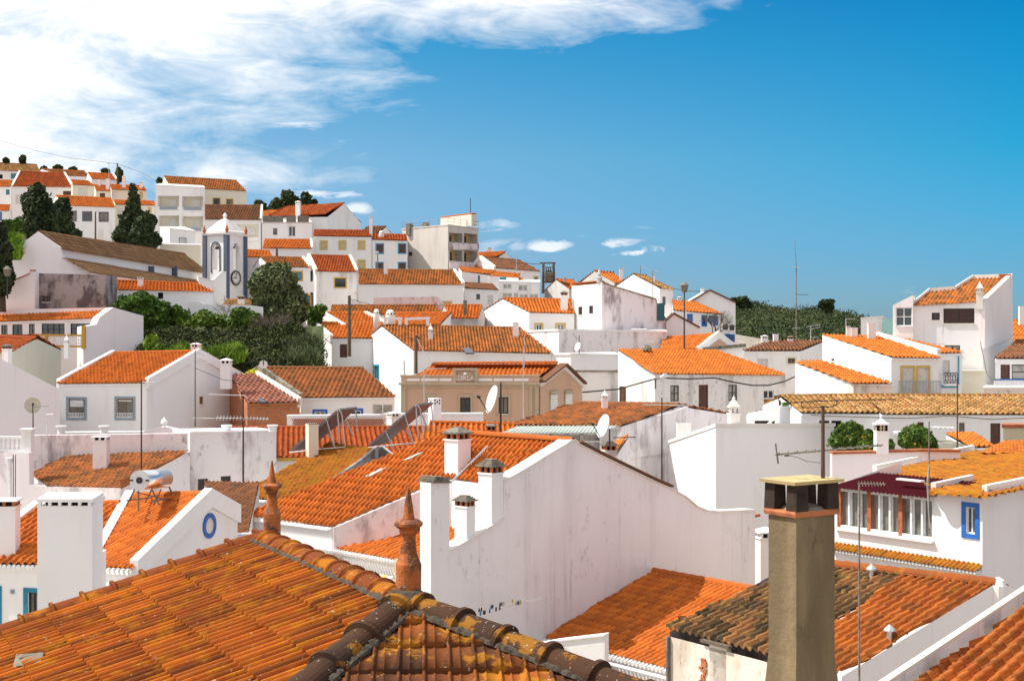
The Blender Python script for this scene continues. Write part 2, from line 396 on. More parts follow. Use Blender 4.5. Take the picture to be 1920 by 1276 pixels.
def tile_arrays(poly, ts, L, A, step, seg, mode='barrel'):
    """poly: planar 3D loop (u-monotone). Tiles run down the plane's slope."""
    pts = [Vector(p) for p in poly]
    n = Vector((0, 0, 0))
    for i in range(1, len(pts) - 1): n += (pts[i] - pts[0]).cross(pts[i + 1] - pts[0])
    n.normalize()
    if n.z < 0: n = -n
    u = Zv.cross(n).normalized()              # horizontal
    v = n.cross(u).normalized()               # up-slope
    if v.z < 0: v = -v; u = -u
    o = pts[0]
    q = np.array([[(p - o).dot(u), (p - o).dot(v)] for p in pts])
    u0, u1 = q[:, 0].min(), q[:, 0].max(); v0 = q[:, 1].min()
    if mode == 'barrel':
        w = .60
        fr = [w * i / seg for i in range(seg)] + [w, (1 + w) / 2]
        hh = [A * math.sin(math.pi * i / seg) ** .75 if 0 < i < seg else 0 for i in range(seg)] + [0, -A * .3]
    elif mode == 'gapribs':
        fr = [.56 * i / seg for i in range(seg)] + [.56, .60, .96]
        hh = [A * math.sin(math.pi * i / seg) ** .95 if 0 < i < seg else 0 for i in range(seg)] + [0, -.02, -.02]
    elif mode == 'ribs':                      # narrow round ribs side by side
        fr = [i / seg for i in range(seg)]
        hh = [A * abs(math.sin(math.pi * i / seg)) ** .6 for i in range(seg)]
    else:                                     # flat pan with raised roll
        fr = [0, .03, .08, .14, .18, .20, .46, .49, .52, .55, .80]
        hh = [0, A * .8, A, A * .8, A * .1, 0, .0, A * .3, A * .35, 0, 0]
    nt = int(math.ceil((u1 - u0) / ts)) + 1
    us = []; hs = []; cid = []
    for k in range(nt):
        for a, h in zip(fr, hh):
            us.append(u0 + (k + a) * ts); hs.append(h); cid.append(k)
    us = np.array(us); hs = np.array(hs); cid = np.array(cid)
    keep = us < u1 - 1e-4
    us = np.append(us[keep], u1 - 1e-4); hs = np.append(hs[keep], 0.); cid = np.append(cid[keep], cid[keep][-1])
    us[0] = u0 + 1e-4
    lo = np.full(len(us), 1e9); hi = np.full(len(us), -1e9)
    m = len(q)
    for i in range(m):
        a, b = q[i], q[(i + 1) % m]
        if abs(b[0] - a[0]) < 1e-9: continue
        t = (us - a[0]) / (b[0] - a[0]); ok = (t >= -1e-6) & (t <= 1 + 1e-6); vv = a[1] + t * (b[1] - a[1])
        lo = np.where(ok, np.minimum(lo, vv), lo); hi = np.where(ok, np.maximum(hi, vv), hi)
    rows = int(math.ceil((hi.max() - v0) / L))
    N3 = np.array(n); U3 = np.array(u); V3 = np.array(v); O3 = np.array(o)
    nu = len(us)
    verts = []; faces = []; uvs = []
    rs = np.random.RandomState(int(abs(o.x * 131 + o.y * 17)) % 9999)
    jit = rs.uniform(-1, 1, (rows + 1, cid.max() + 2))
    def pos(vv, hh_): return O3 + us[:, None] * U3 + vv[:, None] * V3 + hh_[:, None] * N3
    base = 0
    for j in range(rows):
        vf = v0 + j * L; vb = vf + L
        a = np.clip(vf, lo, hi) * np.ones(nu); b = np.clip(vb, lo, hi) * np.ones(nu)
        a = np.clip(np.full(nu, vf), lo, hi); b = np.clip(np.full(nu, vb), lo, hi)
        jj = jit[j][cid] * step * .22
        # height falls linearly from +step at front to 0 at back
        fa = 1 - (a - vf) / L; fb = 1 - (b - vf) / L
        pa = pos(a, hs + step * fa + jj); pb = pos(b, hs + step * fb + jj)
        pl = pos(a, hs * .75 - (.02 if mode != 'ribs' else .005) + 0 * jj)
        verts += [pa, pb, pl]
        ia = base + np.arange(nu - 1); ib = ia + nu; il = ib + nu
        ok = ((b - a)[:-1] > 1e-5) | ((b - a)[1:] > 1e-5)
        fq = np.stack([ia, ia + 1, ib + 1, ib], 1)[ok]
        faces.append(fq); uvs.append(np.stack([cid[:-1][ok] + .5, np.full(ok.sum(), j + .5)], 1))
        # front riser
        fr_ = np.stack([il, il + 1, ia + 1, ia], 1)[ok]
        faces.append(fr_); uvs.append(np.stack([cid[:-1][ok] + .5, np.full(ok.sum(), j + .5)], 1))
        base += 3 * nu
    if not faces: return np.zeros((0, 3)), np.zeros((0, 4), int), np.zeros((0, 2))
    return np.concatenate(verts), np.concatenate(faces), np.concatenate(uvs)

def wallface(mb, pts, holes, org, e, out, depth=.14):
    """Outer polygon pts [(s,z)], rectangular holes (s0,z0,s1,z1) on the plane org + s e + z Z; out = outward normal."""
    T = lambda s, z, d=0: org + e * s + Zv * z - out * d
    loops = [[Vector((s, z, 0)) for s, z in pts]]
    for (a, b, c, d) in holes: loops.append([Vector((a, b, 0)), Vector((a, d, 0)), Vector((c, d, 0)), Vector((c, b, 0))])
    flat = [p for l in loops for p in l]
    tri = tessellate_polygon(loops)
    mb.add([T(p.x, p.y) for p in flat], [list(t) for t in tri])
    for (a, b, c, d) in holes:
        for (p, q) in (((a, b), (a, d)), ((a, d), (c, d)), ((c, d), (c, b)), ((c, b), (a, b))):
            mb.poly([T(*p), T(*q), T(q[0], q[1], depth), T(p[0], p[1], depth)])

STY = {  # frame material, pane material, mullions, rails, kind
 'g': ('whiteframe', 'glass', 1, 0), 'gw': ('wood', 'glass', 1, 0), 'gd': ('darkframe', 'glass', 1, 0), 'gc': ('whiteframe', 'curtain', 1, 0),
 'gdc': ('darkframe', 'curtain', 1, 1), 'sh': ('shutter', 'shutter', 0, 6), 'shy': ('yellowtrim', 'shutteryellow', 0, 5), 'dk': ('darkframe', 'dark', 0, 0), 'lv': ('darkframe', 'darkwood', 1, 9),
 'dr': ('darkwood', 'darkwood', 1, 2), 'g4': ('whiteframe', 'glass', 1, 1), 'gt': ('tealpaint', 'glassteal', 1, 0), 'gb': ('blue', 'glass', 0, 1), 'wb': ('whiteframe', 'glass', 2, 0),
 'br': ('darkmetal', 'greycap', 4, 0), 'wd': ('wood', 'wood', 1, 2), 'gx': ('darkframe', 'glass', 3, 1), 'old': ('beige', 'yellowwall', 0, 1), 'gy': ('yellowtrim', 'glass', 1, 1), 'lg': ('cream', 'cream', 0, 0)}
def window(T, r, org, e, out, sty, surround=None, depth=.14, sill=True, far=False):
    fm, pm, mv, mh = STY[sty]; s0, z0, s1, z1 = r
    if pm == 'glass' and sty != 'gx' and rnd.random() < .4: pm = 'verglass'
    isdoor = sty in ('dr', 'wd')
    X = lambda s, z, d: org + e * s + Zv * z - out * d
    mb = MB(); fw = min(.06, (s1 - s0) * .12)
    def bar(a, b, c, d, t0=.06, t1=.12):
        mb.hexa([X(a, b, t1), X(c, b, t1), X(c, b, t0), X(a, b, t0)], [X(a, d, t1), X(c, d, t1), X(c, d, t0), X(a, d, t0)])
    g = .003
    bar(s0 + g, z0 + g, s0 + fw, z1 - g); bar(s1 - fw, z0 + g, s1 - g, z1 - g); bar(s0 + fw, z0 + g, s1 - fw, z0 + fw); bar(s0 + fw, z1 - fw, s1 - fw, z1 - g)
    for i in range(mv):
        c = s0 + (s1 - s0) * (i + 1) / (mv + 1); bar(c - fw * .5, z0 + fw, c + fw * .5, z1 - fw, .065, .115)
    for i in range(mh):
        c = z0 + (z1 - z0) * (i + 1) / (mh + 1); h = fw * .3 if mh > 2 else fw * .4; bar(s0 + fw, c - h, s1 - fw, c + h, .07, .11)
    w = T.mesh('door' if isdoor else 'window', mb, fm)
    pb = MB().poly([X(s0, z0, .10), X(s1, z0, .10), X(s1, z1, .10), X(s0, z1, .10)])
    pn = 'shutter' if pm in ('shutter', 'shutteryellow') else ('door_panel' if isdoor else 'pane')
    T.mesh(pn, pb, pm, w)
    if surround:
        sb = MB(); t = .13
        def sbar(a, b, c, d):
            sb.hexa([X(a, b, -.002), X(c, b, -.002), X(c, b, -.035), X(a, b, -.035)], [X(a, d, -.002), X(c, d, -.002), X(c, d, -.035), X(a, d, -.035)])
        sbar(s0 - t, z0 - t, s0, z1 + t); sbar(s1, z0 - t, s1 + t, z1 + t); sbar(s0, z1, s1, z1 + t); sbar(s0, z0 - t, s1, z0)
        T.mesh('surround', sb, surround, w)
    elif sill and not isdoor:
        sb = MB(); sb.hexa([X(s0 - .05, z0 - .06, -.002), X(s1 + .05, z0 - .06, -.002), X(s1 + .05, z0 - .06, -.06), X(s0 - .05, z0 - .06, -.06)],
                           [X(s0 - .05, z0 - .005, -.002), X(s1 + .05, z0 - .005, -.002), X(s1 + .05, z0 - .005, -.06), X(s0 - .05, z0 - .005, -.06)])
        T.mesh('sill', sb, 'copingw', w)
    return w

def chimney(T, base, ztop, w, d, e, sty='slab', mat='white', parent=None, name='chimney'):
    """vertical stack centred at base point, axes e / perpendicular."""
    e = e.normalized(); n = Vector((-e.y, e.x, 0)); base = Vector(base)
    mb = MB(); H = ztop - base.z; zb = base.z - .6
    def slab(z0, z1, w0, w1=None, m=mb, dd=None):
        w1 = w0 if w1 is None else w1
        f = lambda z, k: [Vector((base.x, base.y, z)) + e * i * w * k / 2 + n * j * d * k / 2 for i, j in ((-1, -1), (1, -1), (1, 1), (-1, 1))]
        m.hexa(f(z0, w0), f(z1, w1))
    if sty == 'plain':
        slab(zb, ztop - .06, 1); slab(ztop - .06, ztop, 1.08); T_ = T.mesh(name, mb, mat, parent)
    elif sty in ('slab', 'pyr', 'brickpyr', 'potpyr', 'stepped'):
        capz = {'slab': .26, 'pyr': .42, 'brickpyr': .5, 'potpyr': .55, 'stepped': .6}[sty] * min(1.3, max(.6, w / .7))
        zs = ztop - capz; slab(zb, zs, 1); slab(zs, zs + .05, 1.12); T_ = T.mesh(name, mb, mat, parent)
        post = MB(); ph = capz * (.6 if sty == 'slab' else .4)
        for i in (-1, 0, 1):
            for j in (-1, 1):
                c = Vector((base.x, base.y, zs + .05 + ph / 2)) + e * i * w * .42 + n * j * d * .42
                post.box(c, e * w * .07, n * d * .07, Zv * ph / 2)
        for j in (-1, 1):
            c = Vector((base.x, base.y, zs + .05 + ph / 2)) + e * j * w * .42
            post.box(c, e * w * .07, n * d * .07, Zv * ph / 2)
        pm_ = 'claybrick' if sty in ('brickpyr', 'potpyr', 'stepped') else mat
        if base.y < 78:
            for i in range(0, len(post.v), 8): T.mesh('vent_post', MB().hexa(post.v[i:i + 4], post.v[i + 4:i + 8]), pm_, T_)
        else: T.mesh('chimney_vent', post, pm_, T_)
        cr = MB(); slab(zs + .05, zs + .05 + ph * .98, .7, .7, cr); T.mesh('flue', cr, 'dark', T_)
        cp = MB(); z = zs + .05 + ph
        if sty == 'slab': slab(z, ztop, 1.22, 1.15, cp); cm = mat
        elif sty == 'pyr': slab(z, z + .05, 1.2, 1.2, cp); slab(z + .05, ztop, 1.18, .1, cp); cm = mat
        elif sty == 'brickpyr': slab(z, z + .05, 1.25, 1.25, cp); slab(z + .05, ztop, 1.15, .35, cp); cm = 'greycap'
        elif sty == 'potpyr': slab(z, z + .04, 1.2, 1.2, cp); slab(z + .04, ztop, 1.1, .05, cp); cm = mat
        else:
            k = 4
            for i in range(k):
                a = z + (ztop - z) * i / k; b = z + (ztop - z) * (i + 1) / k; slab(a, b, 1.28 - i * .24, 1.28 - i * .24, cp)
            cm = 'greycap'
        T.mesh('chimney_cap', cp, cm, T_)
    elif sty == 'point':       # ornate slim chimney: box, latticed drum, cone with ball
        h = ztop - base.z
        slab(zb, base.z + h * .38, 1); slab(base.z + h * .38, base.z + h * .43, 1.2); slab(base.z + h * .43, base.z + h * .62, .85); slab(base.z + h * .62, base.z + h * .66, 1.15)
        slab(base.z + h * .66, base.z + h * .9, 1.0, .22)
        mb.lathe(Vector((base.x, base.y, base.z + h * .9)), [(w * .1, 0), (w * .17, h * .03), (w * .1, h * .06), (.01, h * .1)], 8)
        T_ = T.mesh(name, mb, mat, parent)
        sl = MB()
        for j in (-1, 1):
            for i in (-.22, .22):
                for zz in (.47, .55):
                    c = Vector((base.x, base.y, base.z + h * zz)); sl.box(c + n * j * d * .43 + e * i * w, e * w * .07, n * .012, Zv * h * .02); sl.box(c + e * j * w * .43 + n * i * d, e * .012, n * d * .07, Zv * h * .02)
        T.mesh('vent_hole', sl, 'dark', T_)
    elif sty == 'round':
        h = ztop - base.z
        prof = [(w * .55, -.6), (w * .5, h * .55), (w * .46, h * .75), (w * .36, h * .9), (w * .18, h * .98), (.01, h)]
        mb.lathe(base, prof, 14); T_ = T.mesh(name, mb, mat, parent, smooth=True)
        sl = MB()
        for t in range(8):
            a = t * math.pi / 4 + .3; c = base + Vector((math.cos(a), math.sin(a), 0)) * w * .455 + Zv * h * .74
            sl.box(c, Vector((-math.sin(a), math.cos(a), 0)) * w * .07, Vector((math.cos(a), math.sin(a), 0)) * .02, Zv * h * .05)
        T.mesh('vent_hole', sl, 'dark', T_)
    elif sty == 'dots':
        slab(zb, ztop, 1); T_ = T.mesh(name, mb, mat, parent)
        sl = MB()
        for axis, oth, ww, dd in ((e, n, w, d), (n, e, d, w)):
            for j in (-1, 1):
                for (i, k) in ((-.27, .2), (.27, .2), (0, .36), (-.27, .52), (.27, .52)):
                    c = Vector((base.x, base.y, ztop - k * w)) + oth * j * (dd / 2 + .001) + axis * i * ww
                    sl.tube(c, c + oth * j * .012, w * .09, w * .09, 10)
        T.mesh('vent_hole', sl, 'dark', T_)
    elif sty == 'pipe':
        mb.tube(Vector((base.x, base.y, zb)), Vector((base.x, base.y, ztop - .12)), w * .38, w * .38, 10)
        T_ = T.mesh(name, mb, mat, parent, smooth=False)
        cp = MB(); cp.lathe(Vector((base.x, base.y, ztop - .12)), [(w * .8, 0), (w * .75, .03), (w * .1, .12)], 10); T.mesh('chimney_cap', cp, mat, T_)
    return T_

CTRL = []      # terrain control points
def lod(D):
    if D < 35: return dict(ts=.22, L=.38, A=.075, step=.035, seg=6)
    if D < 62: return dict(ts=.22, L=.38, A=.078, step=.035, seg=5)
    if D < 100: return dict(ts=.23, L=.40, A=.082, step=.045, seg=4)
    if D < 150: return dict(ts=.28, L=.45, A=.10, step=.055, seg=3)
    return dict(ts=.34, L=.6, A=.12, step=.06, seg=3)

def ridgecap(T, a, b, parent, mat, r=.12, seg=.42, sides=6):
    mb = MB(); d = b - a; n = max(1, int(d.length / seg)); u = d / d.length
    side = u.cross(Zv).normalized(); up = side.cross(u).normalized()
    for i in range(n):
        p = a + d * (i / n); q = a + d * ((i + 1) / n)
        A = []; B = []
        for k in range(sides + 1):
            t = math.pi * k / sides; A.append(p + side * math.cos(t) * r * 1.12 + up * (math.sin(t) * r * 1.12 - .02)); B.append(q + side * math.cos(t) * r * .95 + up * (math.sin(t) * r * .95 - .02))
        m = sides + 1
        mb.add(A + B, [[k, k + 1, m + k + 1, m + k] for k in range(sides)] + [list(range(m))])
    return T.mesh('ridge_cap', mb, mat, parent)

def coping(T, a, b, mat='copingw', w=.26, h=.22, parent=None, lift=.0):
    mb = MB(); d = hor(b - a).normalized(); s = Vector((-d.y, d.x, 0)) * w / 2
    z0 = Zv * (-.35 + lift); z1 = Zv * (h + lift)
    mb.hexa([a - s + z0, b - s + z0, b + s + z0, a + s + z0], [a - s + z1, b - s + z1, b + s + z1, a + s + z1])
    return T.mesh('coping', mb, mat, parent)

class House: pass
def house(name, label, A, B, DA, DB, Dr, Cr, w, w2=None, H=7, wall='white', tile='t_orange', cope='', copemat='copingw', win=(), chim=(), cat='house', over=.18, L=None, poly=None,
          zb2=None, group=None, gmat=None, ridge=True, corn=True, tkw=None, mode='barrel', eavemat=None, nogable=''):
    a = P(A[0], A[1], DA); b = P(B[0], B[1], DB)
    e, n = awaynormal(a, b)
    d = hit(Dr[0], Dr[1], a + n * w, n); c = hit(Cr[0], Cr[1], a + n * w, n)
    rs = (b - a).dot(e); w2 = w if w2 is None else w2
    def back(p, rr):
        k = w2 / w; v = hor(rr - p); q = rr + v * k; q.z = (rr.z - (rr.z - p.z) * k) if zb2 is None else rr.z - zb2
        return q
    if w2 > .01: a2 = back(a, d); b2 = back(b, c)
    else: a2, b2 = d.copy(), c.copy()
    zb = min(a.z, b.z, a2.z, b2.z) - H
    loc = Vector(((a.x + b.x) / 2, (a.y + b.y) / 2, zb)); T = Thing(name, label, cat, loc, group)
    CTRL.append(((a.x + b.x + a2.x + b2.x) / 4, (a.y + b.y + a2.y + b2.y) / 4, zb + .3)); CTRL.append((loc.x - n.x, loc.y - n.y, zb + .2))
    zbot = zb - 3
    D0 = (DA + DB) / 2
    faces = {'F': (a, (b - a)), 'L': (a, hor(a2 - a)), 'R': (b, hor(b2 - b))}
    wi = {'F': [], 'L': [], 'R': []}
    outs = {}
    for k, (o, dv) in faces.items():
        ee = hor(dv).normalized() if hor(dv).length > 1e-3 else e
        out = Vector((ee.y, -ee.x, 0))
        ctr = (a + b + a2 + b2) / 4
        if out.dot(hor(o - ctr)) < 0: out = -out
        outs[k] = (o, ee, out)
    for wspec in win:
        k, x0, y0, x1, y1, sty = wspec[:6]; sur = wspec[6] if len(wspec) > 6 else None
        o, ee, out = outs[k]; xm = (x0 + x1) / 2; ym = (y0 + y1) / 2
        p0 = hit(x0, ym, o, out); p1 = hit(x1, ym, o, out); q0 = hit(xm, y0, o, out); q1 = hit(xm, y1, o, out)
        s0 = (p0 - o).dot(ee); s1 = (p1 - o).dot(ee); z1 = q0.z - zbot; z0 = q1.z - zbot
        if s0 > s1: s0, s1 = s1, s0
        wi[k].append(((s0, z0, s1, z1), sty, sur))
    mb = MB()
    def prof(o, ee, pts): return [((p - o).dot(ee), p.z - zbot) for p in pts]
    base = lambda p: Vector((p.x, p.y, zbot))
    drop = Zv * .04
    for k, top in (('F', [a - drop, b - drop]), ('L', [a - drop, d - drop, a2 - drop]), ('R', [b - drop, c - drop, b2 - drop])):
        if k in nogable: continue
        o, ee, out = outs[k]; org = Vector((o.x, o.y, zbot))
        last = top[-1]
        if w2 <= .01 and k != 'F': top = top[:2]; last = top[-1]
        pl = prof(org, ee, [base(top[0])] + top + [base(last)])
        pl = [(s, z) for s, z in pl]
        hs = []
        smin = min(p[0] for p in pl) + .02; smax = max(p[0] for p in pl) - .02
        ok = []
        for r, sty, sur in wi[k]:
            r = (max(r[0], smin), max(r[1], .2), min(r[2], smax), r[3])
            if k == 'F': r = (r[0], r[1], r[2], min(r[3], min(a.z, b.z) - zbot - .1))
            if r[2] - r[0] > .05 and r[3] - r[1] > .05: hs.append(r); ok.append((r, sty, sur))
        wallface(mb, pl, hs, org, ee, out)
        for r, sty, sur in ok: window(T, r, org, ee, out, sty, sur)
    # back wall
    mb.poly([base(a2), base(b2), b2 - drop, a2 - drop])
    if corn:      # cornice under the front eave
        ho = (b - a)
        cw = .10; cc = (a + b) / 2 - n * (cw / 2 + .001) - Zv * .13
        mb.box(cc, (b - a) / 2, n * cw / 2, Zv * .06)
    T.mesh('wall', mb, wall)
    # roof
    dn = (a - d); dn2 = dn.normalized() * over
    sideo = .05
    fr = poly if poly else [a + dn2, b + dn2, c, d]
    kw = dict(lod(D0)); kw.update(tkw or {})
    lift = Zv * .03
    if poly:
        nn = (b - a).cross(d - a).normalized()
        fr = [hit(x, y, a, nn) for x, y in poly]
    polys = [[p + lift for p in fr]]
    roof = T.tiles('roof', polys, tile, kw['ts'], kw['L'], kw['A'], kw['step'], kw['seg'], mode=mode)
    if w2 > .01:
        bk = MB(); u2 = (a2 - d).normalized() * over; bk.poly([d + lift, c + lift, b2 + (b2 - c).normalized() * over, a2 + u2])
        T.tiles('roof_back', [[p for p in bk.v]], tile, kw['ts'] * 1.0, kw['L'], kw['A'], kw['step'], 3)
    if ridge and w2 > .01: ridgecap(T, d + Zv * .05, c + Zv * .05, roof, tile, r=.13 if D0 > 60 else .12, seg=.42 if D0 < 120 else .8, sides=5)
    for k in cope:
        p, q, r2 = (a, d, a2) if k in 'Ll' else (b, c, b2)
        coping(T, p, q, copemat)
        if k in 'LR' and w2 > .01: coping(T, q + Zv * .001, r2, copemat)
    nn = (b - a).cross(d - a).normalized()
    for ch in chim:
        x, yb, yt, wp, sty = ch[:5]; cm = ch[5] if len(ch) > 5 else 'white'
        back_ = ch[6] if len(ch) > 6 else 0
        bp = hit(x, yb, a, nn) + n * back_; Dd = bp.y; ztop = CAMZ + (CY - yt) * Dd / F; ww = wp * Dd / F
        bp2 = bp + n * ww * .3
        if bp2.z > ztop - .2: bp2.z = ztop - 1.0
        chimney(T, bp2, ztop, ww * .85, ww * .7, e, sty, cm, roof)
    T.a, T.b, T.c, T.d, T.a2, T.b2, T.e, T.n, T.roof, T.nn, T.outs = a, b, c, d, a2, b2, e, n, roof, nn, outs
    return T

def block(name, label, top, H=7, T=None, part='wall', wall='white', cap=None, cat='building', win=(), faces=None, group=None, depth=.14, parapet=None, capmat=None):
    """top: list of (x,y,D) pixels of the top polygon, walls below. win: (edge index, x0,y0,x1,y1,style[,surround])."""
    t = [P(*q) if isinstance(q, tuple) else q for q in top]
    zb = min(p.z for p in t) - H; zbot = zb - 3
    ctr = sum(t, Vector((0, 0, 0))) / len(t)
    loc = Vector((ctr.x, ctr.y, zb)); oldT = T
    if T is None: T = Thing(name, label, cat, loc, group); CTRL.append((ctr.x, ctr.y, zb + .3))
    mb = MB(); m = len(t); T.outs = []
    for i in range(m):
        p, q = t[i], t[(i + 1) % m]; ee = hor(q - p).normalized(); out = Vector((ee.y, -ee.x, 0))
        if out.dot(hor((p + q) / 2 - ctr)) < 0: out = -out
        org = Vector((p.x, p.y, zbot)); T.outs.append((p, ee, out))
        ln = hor(q - p).length; hs = []; ok = []
        for ws in win:
            if ws[0] != i: continue
            _, x0, y0, x1, y1, sty = ws[:6]; sur = ws[6] if len(ws) > 6 else None
            xm = (x0 + x1) / 2; ym = (y0 + y1) / 2
            s0 = (hit(x0, ym, p, out) - org).dot(ee); s1 = (hit(x1, ym, p, out) - org).dot(ee)
            if s0 > s1: s0, s1 = s1, s0
            z1 = hit(xm, y0, p, out).z - zbot; z0 = hit(xm, y1, p, out).z - zbot
            r = (max(s0, .03), z0, min(s1, ln - .03), z1)
            if r[2] - r[0] > .05: hs.append(r); ok.append((r, sty, sur))
        wallface(mb, [(0, 0), (0, p.z - zbot), (ln, q.z - zbot), (ln, 0)], hs, org, ee, out, depth)
        for r, sty, sur in ok:
            if sty != 'hole': window(T, r, org, ee, out, sty, sur)
    if cap is None: mb.poly(t)
    T.mesh(part, mb, wall)
    if cap == 'tile':
        T.tiles('roof', [[p + Zv * .05 for p in t]], capmat or 't_orange', .26, .42, .06, .035, 4)
    elif cap:
        ex = [p + hor(p - ctr).normalized() * .08 for p in t]
        T.mesh('roof', MB().hexa([p - Zv * .04 for p in ex], [p + Zv * .10 for p in ex]), cap)
    T.t = t
    return T

def slabwall(name, label, pts, pa, pb, thick=.3, H=None, mat='white', cat='wall', ext=0, win=(), cope=None, copemat='copingw', single=False, group=None, parentT=None, part='wall', zbot=None):
    """Profiled vertical wall: pts pixel outline (top, left to right) on the plane through pixels/depths pa=(x,D), pb=(x,D); goes down to zbot."""
    A = P(pa[0], CY, pa[1]); B = P(pb[0], CY, pb[1]); e, n = awaynormal(A, B); out = -n
    w = [hit(x, y, A, n) for x, y in pts]
    zmin = min(p.z for p in w); zb = zmin - (H if H is not None else 6); zbt = zb - 3 if zbot is None else zbot
    org = Vector((w[0].x, w[0].y, zbt))
    pl = [((p - org).dot(e), p.z - zbt) for p in w]
    if e.dot(w[-1] - w[0]) < 0: pass
    loop = [(pl[0][0], 0)] + pl + [(pl[-1][0], 0)]
    ctr = (w[0] + w[-1]) / 2
    T = parentT or Thing(name, label, cat, (ctr.x, ctr.y, zb), group)
    if not parentT: CTRL.append((ctr.x, ctr.y, zb + .3))
    mb = MB(); hs = []; ok = []
    for ws in win:
        x0, y0, x1, y1, sty = ws[:5]; sur = ws[5] if len(ws) > 5 else None
        xm = (x0 + x1) / 2; ym = (y0 + y1) / 2
        s0 = (hit(x0, ym, A, n) - org).dot(e); s1 = (hit(x1, ym, A, n) - org).dot(e); z1 = hit(xm, y0, A, n).z - zbt; z0 = hit(xm, y1, A, n).z - zbt
        if s0 > s1: s0, s1 = s1, s0
        hs.append((s0, z0, s1, z1)); ok.append(((s0, z0, s1, z1), sty, sur))
    wallface(mb, loop, hs, org, e, out)
    th = max(thick, ext)
    bk = [org + e * s + Zv * z + n * th for s, z in loop]; fr = [org + e * s + Zv * z for s, z in loop]
    mb.add(bk, [list(t) for t in tessellate_polygon([[Vector((s, z, 0)) for s, z in loop]])])
    for i in range(len(loop) - 1): mb.poly([fr[i], fr[i + 1], bk[i + 1], bk[i]])
    T.mesh(part, mb, mat)
    for r, sty, sur in ok: window(T, r, org, e, out, sty, sur)
    if cope:
        tp = fr[1:-1]; cm = MB(); h, ov = cope
        for p, q in zip(tp, tp[1:]):
            m0 = n * (thick + ov); m1 = -n * ov
            cm.hexa([p + m1 + Zv * .004, q + m1 + Zv * .004, q + m0 + Zv * .004, p + m0 + Zv * .004], [p + m1 + Zv * h, q + m1 + Zv * h, q + m0 + Zv * h, p + m0 + Zv * h])
        T.mesh('coping', cm, copemat)
    T.fr = fr; T.e = e; T.n = n; T.org = org; T.p0 = A
    return T
# ================================================================== hill at the left, far to near
house('house', 'low house with a long dull tan roof and blue doors, farthest left on the hill', (-30, 318), (76, 323), 236, 236, (-22, 305), (69, 309), 4, tile='t_tan', H=4, win=[('F', -5, 327, 5, 335, 'dk'), ('F', 20, 325, 31, 335, 'gt')])
house('house', 'white house with a red tile roof between white verge copings, above the dark round trees', (23, 349), (136, 350), 214, 214, (37, 322), (121, 325), 5, tile='t_red', cope='LR', H=6, win=[('F', 118, 358, 133, 366, 'dr'), ('F', 29, 365, 45, 382, 'sh')])
house('house', 'small white house at the left edge with one pale blue window under an orange roof', (-30, 349), (20, 350), 224, 224, (-26, 338), (23, 339), 4, tile='t_orange', H=5, win=[('F', 11, 355, 18, 365, 'gt')])
house('house', 'long white house on the crest with a thin bright orange roof, left of its twin', (118, 329), (172, 331), 232, 232, (78, 317), (160, 322), 5, tile='t_spot', cope='R', H=5)
house('house', 'smaller white crest house with an orange roof, right of its longer twin', (172, 335), (219, 337), 226, 226, (165, 324), (212, 327), 4, tile='t_orange', cope='R', H=5)
house('house', 'cream house with a small orange roof and one wide rolled shutter', (136, 346), (177, 348), 210, 210, (134, 338), (166, 340), 4, wall='cream', tile='t_orange', H=5, win=[('F', 147, 352, 164, 366, 'sh')])
house('house', 'cream house with a small brown square window under an orange roof with two white chimneys', (180, 357), (207, 358), 206, 206, (176, 347), (204, 349), 4, wall='cream', tile='t_orange', H=5, win=[('F', 187, 362, 197, 370, 'dr')], chim=[(186, 349, 336, 6, 'plain'), (202, 356, 335, 8, 'plain')])
house('house', 'cream terraced house with two white chimneys behind the tall cypress', (209, 355), (275, 357), 204, 204, (206, 347), (268, 349), 4, wall='cream', tile='t_orange', H=7, win=[('F', 210, 359, 219, 370, 'sh'), ('F', 262, 360, 268, 372, 'shy')], chim=[(232, 353, 330, 7, 'plain'), (264, 354, 341, 7, 'slab')])
house('house', 'small white house at the left edge below the green balcony with a blue window', (-30, 394), (17, 395), 200, 200, (-26, 384), (19, 385), 4, tile='t_orange', H=5, win=[('F', -6, 399, 2, 412, 'gb', 'blue')])
house('house', 'white house with three dark windows framed in blue beside the street lamp', (123, 385), (216, 388), 184, 184, (105, 367), (208, 373), 5, tile='t_bright', H=8, win=[('F', 135, 397, 142, 413, 'gw', 'slateblue'), ('F', 156, 398, 171, 413, 'gw', 'slateblue'), ('F', 187, 399, 202, 414, 'gw', 'slateblue')])
T = house('house', 'cream house with a narrow orange roof half hidden by the cypress', (216, 383), (291, 385), 192, 192, (213, 376), (289, 378), 4, wall='cream', tile='t_orange', H=6, win=[('F', 220, 391, 231, 403, 'sh'), ('F', 277, 389, 284, 404, 'shy')])
